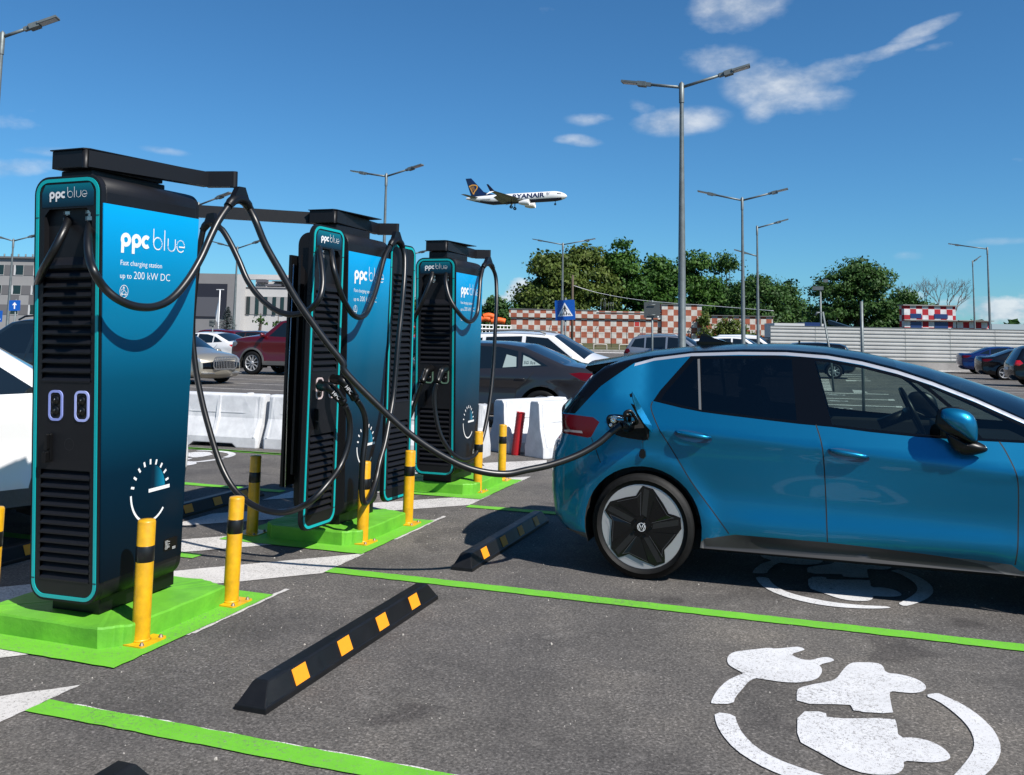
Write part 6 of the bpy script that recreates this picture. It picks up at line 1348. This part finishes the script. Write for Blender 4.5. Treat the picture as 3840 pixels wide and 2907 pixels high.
mb = MB(); g0, g1 = Vector(at_px(1800, 126)), Vector(at_px(3000, 126)); mb.prism([tuple(g0), tuple(g1), tuple(g1+gq*.5), tuple(g0+gq*.5)], 'z', 0, .25); o = fixn(mb.build('kerb', m_kerb)); o['kind'] = 'structure'
# white rail fence with orange tarpaulins at the left end of the checkered wall
t = thing('white_fence', 'low white fence left of the checkered building', 'fence'); p0, p1 = Vector((*at_px(1560, 120), 0)), Vector((*at_px(1914, 130), 0)); mb = MB()
for z in (1.4, 2.1, 2.9, 3.4): mb.tube([p0+Vector((0, 0, z)), p1+Vector((0, 0, z))], .09, 5)
for i in range(26): q = p0+(p1-p0)*i/25; mb.tube([q, q+Vector((0, 0, 3.5))], .05, 4)
mb.build('rails', m_wht, t)
m_or = mat('orange_fabric', (.85, .13, .01), .6)
for i, (xa, xb, zt) in enumerate(((1798, 1835, 4.3), (1838, 1893, 4.05), (1810, 1850, 4.7))):
    a = Vector((*at_px(xa, 132), zt)); b = Vector((*at_px(xb, 132), zt)); mb = MB(); mb.tube(spline([a, a*.5+b*.5+Vector((0, 0, .2)), b], 4), .42, 8); o = mb.build('orange_roll', m_or); tag(o, ['left orange roll of fabric above the white fence', 'right orange roll of fabric above the white fence', 'topmost orange roll of fabric above the white fence'][i], 'tarpaulin roll', 'orange rolls on the white fence')
x, y = at_px(1556, 70); t = thing('road_work_frame', 'pinkish red steel frame glimpsed left of the farthest station', 'frame', (x, y, 0)); mb = MB(); 
for a, b in (((-.5, 0, 1), (.0, 0, 3)), ((.5, 0, 1), (.1, 0, 3)), ((-.3, 0, 1.6), (.4, 0, 1.6)), ((-.2, 0, 2.3), (.2, 0, 2.3)), ((-.5, 0, 1), (.4, 0, 2.3))): mb.tube([a, b], .09, 5)
mb.build('frame', mat('faded_red', (.5, .08, .08), .6), t)
# ------------------------------------------------------------------ buildings on the left
m_hg = mat('hotel_grey', (.30, .295, .295), .85, noise=(.6, .08)); m_hd = mat('hotel_dark_panel', (.135, .132, .138), .8); m_win = mat('window_glass_far', (.010, .020, .022), .06, coat=.5); m_rev = mat('pale_reveal', (.55, .55, .55), .8)
t, LH, zh = building('hotel', 'three storey grey hotel with dark panels at the left edge of the photo', 'building', -330, 620, 968, 92, 8, m_hg)
sx = LH/950.; px2 = lambda p: (p+330)*sx; zz = lambda p: (Vector((0, 0, EYE))+ray(100, p)*92).z
mb = MB(); mb.b2((-.2, -.25, zh), (LH+.2, 8, zh+.18)); mb.build('roof_edge', m_hd, t)
mb = MB()
for k in range(9): mb.tube([(px2(-100+27*k), .5, zh), (px2(-100+27*k), .5, zh+.5)], .08, 5)
mb.build('roof_vent', m_galv, t)
for (za, zb, off) in ((1032, 993, 0), (1105, 1070, -5), (1181, 1143, -10)):
    for k in range(-5, 9):
        xa = 32+74*k+off; mb = MB(); mb.b2((px2(xa+38), -.03, zz(za)), (px2(xa+76), -.002, zz(zb))); mb.build('dark_panel', m_hd, t)
        mb = MB(); mb.b2((px2(xa), -.05, zz(za)), (px2(xa+36), -.004, zz(zb))); f = mb.build('window', m_rev, t)
        mb = MB(); mb.add([(px2(xa+6), -.055, zz(zb)), (px2(xa+36), -.055, zz(zb)), (px2(xa+36), -.055, zz(za)+.05), (px2(xa+7), -.055, zz(za)+.05), (px2(xa+8), -.055, (zz(za)+zz(zb))/2)], [(0, 1, 2, 3, 4)]); mb.build('pane', m_win, f)
for k in range(-5, 9): mb = MB(); mb.b2((px2(22+74*k), -.028, zz(1143)), (px2(58+74*k), -.003, zz(1106))); mb.build('dark_panel', m_hd, t)
# terminal-like building between the first stations
m_gr1 = mat('grey_render', (.21, .205, .21), .85, noise=(.5, .08)); m_gr2 = mat('pale_render', (.52, .51, .50), .85, noise=(.5, .08)); m_bp = mat('black_cladding', (.016, .016, .026), .5); m_bp2 = mat('dark_grey_cladding', (.085, .085, .10), .6)
t, LT, zt_ = building('terminal_building', 'white and grey modern building between the first two stations', 'building', 905, 1420, 1078, 86, 12, m_gr2)
a, b, zg = blk(640, 893, 1032, 84, 8); W2 = lambda p: (p-905)*LT/515.; zq = lambda p: (Vector((0, 0, EYE))+ray(1000, p)*86).z
mb = MB(); mb.b2((W2(640), -1.6, 0), (W2(893), 0, zq(1032))); gb = mb.build('grey_wing', m_gr1, t)
mb = MB(); mb.b2((W2(700), -1.66, zq(1198)), (W2(862), -1.602, zq(1070))); pn = mb.build('black_panel', m_bp, gb)
mb = MB(); mb.b2((W2(700), -1.70, zq(1192)), (W2(836), -1.664, zq(1120))); mb.build('grey_panel', m_bp2, pn)
mb = MB(); mb.b2((W2(893), -1.5, 0), (W2(912), .2, zq(1034))); mb.b2((W2(640), 3.2, zq(1040)), (W2(1100), 4, zq(1020))); mb.build('pale_block', m_gr2, t)
mb = MB(); mb.b2((W2(912), -.06, zq(1180)), (W2(1072), -.003, zq(1112))); gp_ = mb.build('grey_band', m_hg, t)
mb = MB(); mb.b2((W2(1075), -.06, zq(1142)), (W2(1140), -.003, zq(1112))); mb.build('dark_panel', m_hd, t)
for xw in (918, 951, 983, 1016, 1046):
    mb = MB(); mb.b2((W2(xw), -.12, zq(1180)), (W2(xw+13), -.062, zq(1113))); mb.build('window', m_win, gp_)
mb = MB(); mb.b2((W2(925), 2, zq(1078)), (W2(1060), 3, zq(1050))); mb.b2((W2(1075), 1, zq(1078)), (W2(1420), 3, zq(1034))); mb.build('roof_block', m_gr2, t)
mb = MB(); mb.b2((W2(938), .9, zq(1056)), (W2(975), 2.0, zq(1044))); mb.b2((W2(975), .8, zq(1070)), (W2(1035), 2.0, zq(1062))); mb.b2((W2(1000), .8, zq(1052)), (W2(1060), 2, zq(1050))); mb.build('vent_grille', m_bp2, t)
mb = MB(); mb.b2((W2(905), -.08, zq(1080)), (W2(1420), -.003, zq(1077))); mb.build('roof_edge', m_bp2, t)
mb = MB(); mb.b2((W2(1080), .2, zq(1078)), (W2(1110), .9, zq(1055))); mb.build('glass_railing', m_lens, t)
mb = MB()
for xw in (1081, 1090, 1094): mb.tube([(W2(xw), 4, zq(1034)), (W2(xw), 4, zq(1018))], .05, 4)
mb.build('antenna', m_galv, t)
# ------------------------------------------------------------------ trees
def foliage_mat(name, a, b, c):
    m = bpy.data.materials.new(name); m.use_nodes = True; t = m.node_tree; bs = t.nodes['Principled BSDF']; l = t.links.new
    co = t.nodes.new('ShaderNodeTexCoord'); n = t.nodes.new('ShaderNodeTexNoise'); n.inputs['Scale'].default_value = .55; n.inputs['Detail'].default_value = 4; l(co.outputs['Object'], n.inputs[0])
    r = t.nodes.new('ShaderNodeValToRGB'); e = r.color_ramp.elements; e[0].position = .35; e[0].color = (*a, 1); e[1].position = .68; e[1].color = (*c, 1); q = e.new(.5); q.color = (*b, 1); l(n.outputs[0], r.inputs[0]); l(r.outputs[0], bs.inputs['Base Color'])
    bs.inputs['Roughness'].default_value = .6; bs.inputs['Specular IOR Level'].default_value = .25
    tl_ = t.nodes.new('ShaderNodeBsdfTranslucent'); mx = t.nodes.new('ShaderNodeMixShader'); mx.inputs[0].default_value = .22; l(r.outputs[0], tl_.inputs[0]); l(bs.outputs[0], mx.inputs[1]); l(tl_.outputs[0], mx.inputs[2]); l(mx.outputs[0], t.nodes['Material Output'].inputs[0])
    return m
f_olive = foliage_mat('olive_leaves', (.034, .060, .010), (.070, .105, .016), (.115, .145, .03)); f_green = foliage_mat('green_leaves', (.017, .056, .007), (.038, .096, .012), (.070, .145, .022)); f_dark = foliage_mat('dark_leaves', (.015, .046, .009), (.032, .080, .015), (.058, .118, .024)); f_blue = foliage_mat('spruce_needles', (.08, .11, .11), (.14, .18, .18), (.22, .26, .26))
m_bark = mat('bark', (.085, .065, .05), .95, noise=(3, .4))
def tree(name, label, px, D, top, width, base=0, m=f_green, n=5200, leaf=.42, seed=1, dn=2.0, shape=None, group='trees beyond the checkered buildings', cat='tree', low=.12, sparse=1., blobs=17):
    n = int(n*dn*(1.45 if n > 2000 else 1)); leaf *= .95 if n > 2000 else 1.1; width *= 1.12 if width > 150 else 1; rg = np.random.default_rng(seed); x, y = at_px(px, D); H = (Vector((0, 0, EYE))+ray(px, top)*D).z; Wd = width/FPX*D/2
    t = thing(name, label, cat, (x, y, base), 0, group)
    # blobs of the crown
    cs = []; 
    for i in range(blobs):
        f = rg.uniform(0, 1); z = H*(low+.10+(.80-low)*f); prof = math.sin(math.pi*min(1, (.25+.75*f)))**.55 if f < 1 else 0
        a = rg.uniform(0, 2*math.pi); rr = Wd*.72*prof*rg.uniform(.2, 1)**.6; cs.append((rr*math.cos(a), rr*math.sin(a)*.8, z, rg.uniform(.34, .52)*min(Wd, H*.5)))
    cs.append((rg.uniform(-.15, .15)*Wd, 0, H-.22*min(Wd, H*.5), .24*min(Wd, H*.5))); cs.append((-Wd*.62, 0, H*.45, .36*Wd)); cs.append((Wd*.62, 0, H*.42, .36*Wd)); cs.append((0, 0, H*.45, .5*Wd))
    cs = np.array(cs); wts = cs[:, 3]**2; wts /= wts.sum(); idx = rg.choice(len(cs), n, p=wts)
    # clumps: leaves gather in tufts on the blobs' shells
    nt_ = n//14; ti = rg.choice(len(cs), nt_, p=wts); d = rg.normal(size=(nt_, 3)); d /= np.linalg.norm(d, axis=1)[:, None]; d[:, 2] = np.abs(d[:, 2])*.9+d[:, 2]*.1*0+np.where(rg.uniform(size=nt_) < .35, -.8*np.abs(d[:, 2]), 0)
    tc_ = cs[ti, :3]+d*cs[ti, 3][:, None]*rg.uniform(.55, 1.08, nt_)[:, None]
    li = rg.integers(0, nt_, n); c = tc_[li]+rg.normal(size=(n, 3))*leaf*np.array([1.25, 1.25, .8])*sparse; nd = d[li]+rg.normal(size=(n, 3))*.55; nd /= np.linalg.norm(nd, axis=1)[:, None]
    u = np.cross(nd, rg.normal(size=(n, 3))); u /= np.linalg.norm(u, axis=1)[:, None]; v = np.cross(nd, u); s = leaf*rg.uniform(.35, 1.0, n)[:, None]; s2 = s*rg.uniform(.5, .8, n)[:, None]
    V = np.stack([c-u*s, c-v*s2*.9, c+u*s, c+v*s2], axis=1).reshape(-1, 3); Fc = np.arange(n*4).reshape(-1, 4)
    V[:, 2] = np.maximum(V[:, 2], .05)
    me = bpy.data.meshes.new('crown'); me.from_pydata(V.tolist(), [], Fc.tolist()); me.materials.append(m); me.update(); o = bpy.data.objects.new('crown', me); col.objects.link(o); o.parent = t
    mb = MB(); mb.tube([(0, 0, 0), (rg.uniform(-.2, .2), 0, H*.25), (rg.uniform(-.3, .3), 0, H*.5), (0, 0, H*.8)], [H*.022, H*.018, H*.012, .04], 8)
    for q in cs[:9]:
        b0_ = Vector((0, 0, H*rg.uniform(.18, .45))); mb.tube([b0_, (b0_+Vector(q[:3]))*.5+Vector((0, 0, -.3)), Vector(q[:3])], [H*.010, H*.006, .03], 5)
    mb.build('trunk', m_bark, t); return t
tree('broadleaf_tree', 'olive green tree at the left end of the checkered building', 2075, 172, 945, 250, m=f_olive, seed=3, n=6500, leaf=.50)
tree('broadleaf_tree', 'tall olive green tree behind the crossing sign', 2195, 176, 925, 250, m=f_olive, seed=4, n=6500, leaf=.50)
tree('broadleaf_tree', 'dark green tree with the highest top, behind the sign back', 2318, 178, 893, 215, m=f_green, seed=5, n=6000, leaf=.50)
tree('broadleaf_tree', 'green tree left of the tall lamp post', 2470, 180, 968, 230, m=f_green, seed=6, n=5600, leaf=.5)
tree('broadleaf_tree', 'green tree right of the tall lamp post', 2610, 182, 962, 230, m=f_green, seed=7, n=5600, leaf=.5)
tree('broadleaf_tree', 'loose leaved tree behind the two thin lamp posts', 2725, 186, 938, 190, m=f_dark, seed=8, n=3200, leaf=.42, sparse=1.5)
tree('broadleaf_tree', 'low dark tree right of the thin lamp posts', 2835, 172, 1040, 240, m=f_dark, seed=9, n=4200, leaf=.45, sparse=1.3)
tree('broadleaf_tree', 'thin topped tree between the lamp posts and the big tree', 2945, 176, 1075, 220, m=f_dark, seed=10, n=4200, leaf=.45)
tree('broadleaf_tree', 'big rounded green tree above the white hoarding', 3225, 132, 985, 360, m=f_dark, seed=11, n=9500, leaf=.34, low=.05, blobs=26)
tree('broadleaf_tree', 'small tree touching the right side of the big rounded one', 3400, 140, 1090, 170, m=f_dark, seed=12, n=2600, leaf=.36, sparse=1.3)
tree('broadleaf_tree', 'distant low tree just right of the farthest station', 1850, 190, 1120, 140, m=f_dark, seed=13, n=2600, leaf=.5)
tree('broadleaf_tree', 'distant slim tree left of the checkered building', 1938, 200, 1110, 60, m=f_green, seed=14, n=900, leaf=.45)
tree('broadleaf_tree', 'distant bush left of the checkered building', 1985, 200, 1135, 90, m=f_dark, seed=15, n=1200, leaf=.5)
tree('broadleaf_tree', 'yellow green tree between the middle and farthest stations', 1555, 120, 1118, 110, m=f_olive, seed=16, n=1800, leaf=.35)
tree('shrub', 'creeper and bushes growing on the checkered annex', 2745, 156, 1190, 190, m=f_olive, seed=17, n=1500, leaf=.35, low=.0, cat='shrub', group=None)
tree('shrub', 'small creeper at the corner of the taller checkered block', 2640, 146.5, 1172, 40, m=f_olive, seed=27, n=420, leaf=.26, low=.3, cat='shrub', group=None)
tree('sapling', 'thin sapling in front of the terminal building', 973, 66, 1172, 22, m=f_green, seed=18, n=70, leaf=.15, low=.55, cat='tree', group='young trees by the terminal building', blobs=5)
tree('sapling', 'second thin sapling, right of the first one', 1040, 66, 1180, 22, m=f_green, seed=19, n=40, leaf=.15, low=.55, cat='tree', group='young trees by the terminal building', blobs=5)
# spruce
x, y = at_px(848, 56); t = thing('spruce', 'blue grey spruce in front of the grey wing', 'tree', (x, y, 0)); hs = (Vector((0, 0, EYE))+ray(848, 1145)*56).z; V, Fc = [], []
for k in range(3600):
    f = rng.uniform(0, 1)**.7; z = hs*(.02+.96*(1-f)) ; r_ = 1.45*f*(.55+.45*math.sin(k*1.0))*(.8+.2*rng.uniform()); a = rng.uniform(0, 6.283); c = np.array([r_*math.cos(a), r_*math.sin(a), z-.10*r_]); u = np.array([math.cos(a), math.sin(a), -.25+.3*rng.uniform()])*.16; v = np.array([-math.sin(a), math.cos(a), .2*rng.normal()])*.045
    b = len(V); V += [tuple(c-u*.3), tuple(c-v), tuple(c+u), tuple(c+v)]; Fc.append((b, b+1, b+2, b+3))
me = bpy.data.meshes.new('crown'); me.from_pydata(V, [], Fc); me.materials.append(f_blue); o = bpy.data.objects.new('crown', me); col.objects.link(o); o.parent = t; mb = MB(); mb.tube([(0, 0, 0), (0, 0, hs*.97)], [.09, .01], 6); mb.build('trunk', m_bark, t)
# leafless tree
x, y = at_px(3490, 150); t = thing('bare_tree', 'leafless grey tree above the control building', 'tree', (x, y, 0)); mb = MB(); rr_ = random.Random(11)
def branch(p, d, l, r, k):
    e = p+d*l; mb.tube([p, p+d*l*.5+Vector((rr_.uniform(-.1, .1), 0, .03))*l, e], [r, r*.8, r*.6], 5, caps=False)
    if k:
        for i in range(3 if k > 1 else 4): branch(e if i < 2 else p+d*l*.65, (d+Vector((rr_.uniform(-.75, .75), rr_.uniform(-.6, .6), rr_.uniform(-.15, .4)))).normalized(), l*rr_.uniform(.62, .82), r*.58, k-1)
hb = (Vector((0, 0, EYE))+ray(3490, 1150)*150).z
for dx in (-3.4, -2.0, -.4, 1.2, 2.5, 3.6): branch(Vector((dx, 0, hb-1.5)), Vector((dx*.10, 0, 1)).normalized(), 2.2 if dx > -3 else 1.8, .12, 4)
mb.tube([(0, 0, 0), (0, 0, hb-2), (-.4, 0, hb-1)], [.3, .22, .15], 6); 
for dx in (-3.4, -2.0, 1.2, 2.5, 3.6): mb.tube([(0, 0, hb-3), (dx, 0, hb-1.5)], .11, 5)
mb.build('branches', mat('grey_bark', (.16, .14, .12), .9), t)
# far-off tree line
V, Fc = [], []; rg = np.random.default_rng(21)
for k in range(7000):
    px = rg.uniform(3560, 4300) if k % 3 == 0 else rg.uniform(1300, 4500); D = rg.uniform(330, 420); p = Vector((0, 0, EYE))+ray(px, 1300)*D; s = rg.uniform(.8, 1.6); zz_ = abs(rg.normal())*2.6+2+rg.uniform(0, 6)*(.55+.45*math.sin(px*.045)); c = np.array([p.x, p.y, min(zz_, 11.5)]); u = rg.normal(size=3)*s*.7; v = rg.normal(size=3)*s*.7
    b = len(V); V += [tuple(c-u), tuple(c-v), tuple(c+u), tuple(c+v)]; Fc.append((b, b+1, b+2, b+3))
me = bpy.data.meshes.new('tree_line'); me.from_pydata(V, [], Fc); me.materials.append(f_dark); o = bpy.data.objects.new('tree_line', me); col.objects.link(o); tag(o, 'far-off dark line of woods on the horizon', 'woods', kind='stuff')
# ------------------------------------------------------------------ airliner on approach
m_pw = mat('aircraft_white', (.82, .82, .82), .25, coat=.4); m_pn = mat('aircraft_navy', (.004, .012, .07), .25, coat=.4); m_pg = mat('aircraft_grey', (.16, .17, .17), .4); m_py = mat('harp_gold', (.75, .36, .06), .4)
DP = 330
def pp(px, py, D=DP): return Vector((0, 0, EYE))+ray(px, py)*D
zA = lambda x, y: (1700+x/4.809, 640+y/4.809)
nose, tailp = pp(*zA(2038, 485)), pp(*zA(225, 525))
ctr = (nose+tailp)/2; ax = (nose-tailp); Lp = ax.length; ax.normalize()
side_ = ax.cross(Vector((0, 0, 1))).normalized()     # starboard; faces the camera
ax = (ax*math.cos(R(14))+side_*math.sin(R(14))).normalized(); Lp = Lp/math.cos(R(14)); side_ = ax.cross(Vector((0, 0, 1))).normalized(); upv = side_.cross(ax); 
pl = thing('airliner', 'white and navy airliner coming in to land with its wheels down', 'airplane'); Mx = Matrix((ax, -side_, upv)).transposed().to_4x4(); Mx = Matrix.Translation(ctr) @ Mx @ Matrix.Rotation(R(2), 4, 'X'); pl.matrix_world = Mx
s = Lp/39.5                                              # local: x forward, y to port, z up, metres*s
fr_ = 1.9
def rad_at(x):
    if x > 14: f = (19.75-x)/5.75; return fr_*max(.0, 1-(1-f)**2.1)**.62, -.25*(1-f)**2
    if x < -9: f = (x+19.75)/10.75; return fr_*(.16+.84*f**.8), 1.15*(1-f)**1.3
    return fr_, 0
xs = [-19.75, -19.3, -18, -16, -14, -12, -10.5, -9]+list(np.linspace(-8, 14, 10))+[15, 16, 17, 17.8, 18.5, 19.1, 19.5, 19.72]
mb = MB(); n = 28; vs = []
for x in xs:
    r_, zo = rad_at(x)
    for j in range(n): a = 2*math.pi*j/n; vs.append((x*s, r_*math.cos(a)*s, (zo+r_*math.sin(a)*1.05)*s))
fs = [(i*n+j, i*n+(j+1) % n, (i+1)*n+(j+1) % n, (i+1)*n+j) for i in range(len(xs)-1) for j in range(n)]
mb.add(vs, fs, 0, True); mb.add(vs[:n], [tuple(range(n))]); mb.add(vs[-n:], [tuple(range(n))])
for k, f in enumerate(mb.f):
    zc = sum(mb.v[i][2] for i in f)/len(f)/s; xc = sum(mb.v[i][0] for i in f)/len(f)/s
    if zc < (-.72+(.0 if xc > -10 else .38*(-10-xc)/3)) and xc < 17.6: mb.m[k] = 1
fus = fixn(mb.build('fuselage', [m_pw, m_pn], pl))
def wing(name, pts0, pts1, m, th=.18, parent=pl):
    """pts0 root (leading, trailing), pts1 tip (leading, trailing)"""
    mb = MB(); r0, r1 = [Vector(p)*s for p in pts0], [Vector(p)*s for p in pts1]; q = Vector((0, 0, th*s)) if abs(pts0[0][1]-pts1[0][1]) > .5 else Vector((0, th*s, 0))
    def sec(a, b, k): m_ = a*.65+b*.35; return [a, m_+q*k, b, m_-q*k]
    A_, B_ = sec(*r0, 1), sec(*r1, .45); mb.add(A_+B_, [(i, (i+1) % 4, 4+(i+1) % 4, 4+i) for i in range(4)]+[(0, 1, 2, 3), (7, 6, 5, 4)]); return fixn(mb.build(name, m, parent))
for sd in (1, -1):
    w_ = wing('wing', [(4.2, sd*1.5, -1.1), (-3.4, sd*1.5, -1.2)], [(-3.6, sd*16.8, .95), (-5.5, sd*16.8, .9)], m_pg, .42); 
    wing('flap', [(-2.6, sd*2.2, -1.2), (-4.9, sd*2.2, -2.0)], [(-4.3, sd*11.5, .10), (-5.9, sd*11.5, -.6)], m_pg, .12, w_)
    wing('winglet', [(-3.8, sd*16.8, .9), (-5.6, sd*16.8, .9)], [(-6.0, sd*17.6, 3.5), (-6.7, sd*17.6, 3.5)], m_pn, .10, w_); wing('lower_winglet', [(-4.0, sd*16.8, .9), (-5.8, sd*16.8, .9)], [(-6.4, sd*17.9, -.2), (-6.9, sd*17.9, -.2)], m_pw, .08, w_)
    wing('tailplane', [(-14.6, sd*.6, 1.2), (-17.9, sd*.5, 1.2)], [(-18.2, sd*7.1, 1.9), (-19.8, sd*7.1, 1.9)], m_pg, .2)
    T = Matrix.Translation((4.9*s, sd*5.0*s, -2.35*s)) @ Matrix.Rotation(R(90), 4, 'Y'); mb = MB(); mb.lathe([(.55*s, -2.6*s), (.80*s, -1.8*s), (1.12*s, -.6*s), (1.18*s, .8*s), (1.06*s, 1.4*s), (.98*s, 1.42*s), (.93*s, .9*s), (0, .7*s)], 22, T=T); mb.build('engine', m_pw, pl)
    wing('pylon', [(3.4, sd*5.0, -1.35), (.0, sd*5.0, -1.2)], [(3.6, sd*5.0, -.7), (.0, sd*5.0, -.7)], m_pg, .14)
    mb = MB(); mb.tube([(-1.2*s, sd*2.85*s, -1.3*s), (-1.3*s, sd*2.85*s, -3.3*s)], .16*s, 6); g_ = mb.build('landing_gear', m_dark, pl)
    mb = MB(); T = Matrix.Translation((-1.3*s, sd*2.85*s, -3.45*s)) @ Matrix.Rotation(R(90), 4, 'X'); mb.lathe([(.25*s, -.45*s), (.58*s, -.45*s), (.62*s, 0), (.58*s, .45*s), (.25*s, .45*s)], 18, T=T); mb.build('wheel', m_dark, g_)
wing('tail_fin', [(-11.2, 0, 1.6), (-17.6, 0, 1.2)], [(-17.6, 0, 8.9), (-19.9, 0, 8.9)], m_pn, .22)
wing('fin_root', [(-8.0, 0, 1.85), (-13, 0, 1.7)], [(-12.6, 0, 3.3), (-13.4, 0, 3.3)], m_pn, .16)
mb = MB(); mb.tube([(15.2*s, 0, -1.5*s), (15.1*s, 0, -2.9*s)], .12*s, 6); g_ = mb.build('nose_gear', m_dark, pl); mb = MB(); T = Matrix.Translation((15.1*s, 0, -3.05*s)) @ Matrix.Rotation(R(90), 4, 'X'); mb.lathe([(.1*s, -.3*s), (.38*s, -.3*s), (.42*s, 0), (.38*s, .3*s), (.1*s, .3*s)], 14, T=T); mb.build('wheel', m_dark, g_)
def on_fus(o_, x0, z0):
    """wrap flat lettering (x along the body, y up) round the starboard side of the fuselage"""
    bm = bmesh.new(); bm.from_mesh(o_.data); ys = [v.co.y for v in bm.verts]; y0, y1 = min(ys), max(ys)
    for k in range(1, 9): bmesh.ops.bisect_plane(bm, geom=bm.verts[:]+bm.edges[:]+bm.faces[:], plane_co=(0, y0+(y1-y0)*k/9, 0), plane_no=(0, 1, 0))
    bm.to_mesh(o_.data); bm.free()
    for v in o_.data.vertices:
        x, z = x0+v.co.x, z0+v.co.y; r_, zo = rad_at(x); zz_ = max(-.99, min(.99, (z-zo)/(r_*1.05))); v.co = (x*s, -(r_*math.sqrt(1-zz_*zz_)+.035)*s, z*s)
o_ = text_mesh('lettering', 'RYANAIR', 1, m_pn, Matrix.Identity(4), fus, depth=0, offset=.035); xs_ = [v.co.x for v in o_.data.vertices]; k_ = 12.4/(max(xs_)-min(xs_)); hs_ = max(v.co.y for v in o_.data.vertices)
for v in o_.data.vertices: v.co.x = (v.co.x-min(xs_))*k_; v.co.y *= 1.75/hs_
on_fus(o_, -.9, -.25)
mb = MB(); I4 = Matrix.Identity(4)
ribbon(mb, [(0, 1.3), (.35, 1.5), (.7, 1.25), (.75, .7), (.4, .1)], .12, I4)
for q in range(4): ribbon(mb, [(.12+.14*q, 1.25), (.3+.05*q, .35+.1*q)], .07, I4)
ribbon(mb, [(1.0, 1.4), (1.1, .3)], .10, I4); ribbon(mb, [(.9, .9), (1.4, 1.3), (1.3, 1.5)], .10, I4); o_ = mb.build('emblem', m_pn, fus); on_fus(o_, 12.1, .0)
mb = MB()
for q in range(46):
    x = -11.5+q*.54 if q > 7 else -13.5+q*.52
    if x > -2.2: continue
    ribbon(mb, [(x, .0), (x, .42)], .24, I4)
o_ = mb.build('cabin_windows', m_dark, fus); on_fus(o_, 0, -.1)
mb = MB(); ribbon(mb, [(16.2, .85), (17.7, .62)], .34, I4); o_ = mb.build('cockpit_windows', m_dark, fus); on_fus(o_, 0, 0)
mb = MB(); Tf = Matrix(((s, 0, 0, -16.9*s), (0, 0, -s, -.24*s), (0, s, 0, 3.1*s), (0, 0, 0, 1)))
ribbon(mb, spline([Vector((-1.6, 2.6, 0)), Vector((-.2, 3.1, 0)), Vector((1.2, 2.9, 0)), Vector((1.7, 2.4, 0)), Vector((1.4, 1.5, 0)), Vector((.6, .6, 0)), Vector((.1, -.5, 0))], 5) and [(p.x, p.y) for p in spline([Vector((-1.6, 2.6, 0)), Vector((-.2, 3.1, 0)), Vector((1.2, 2.9, 0)), Vector((1.7, 2.4, 0)), Vector((1.4, 1.5, 0)), Vector((.6, .6, 0)), Vector((.1, -.5, 0))], 5)], .42, Tf)
ribbon(mb, [(-1.4, 2.6), (-.6, .9), (.1, -.5)], .22, Tf)
for q in range(3): ribbon(mb, [(-.8+.55*q, 2.6), (-.35+.38*q, .7+.25*q)], .15, Tf)
mb.build('tail_emblem', m_py, pl)
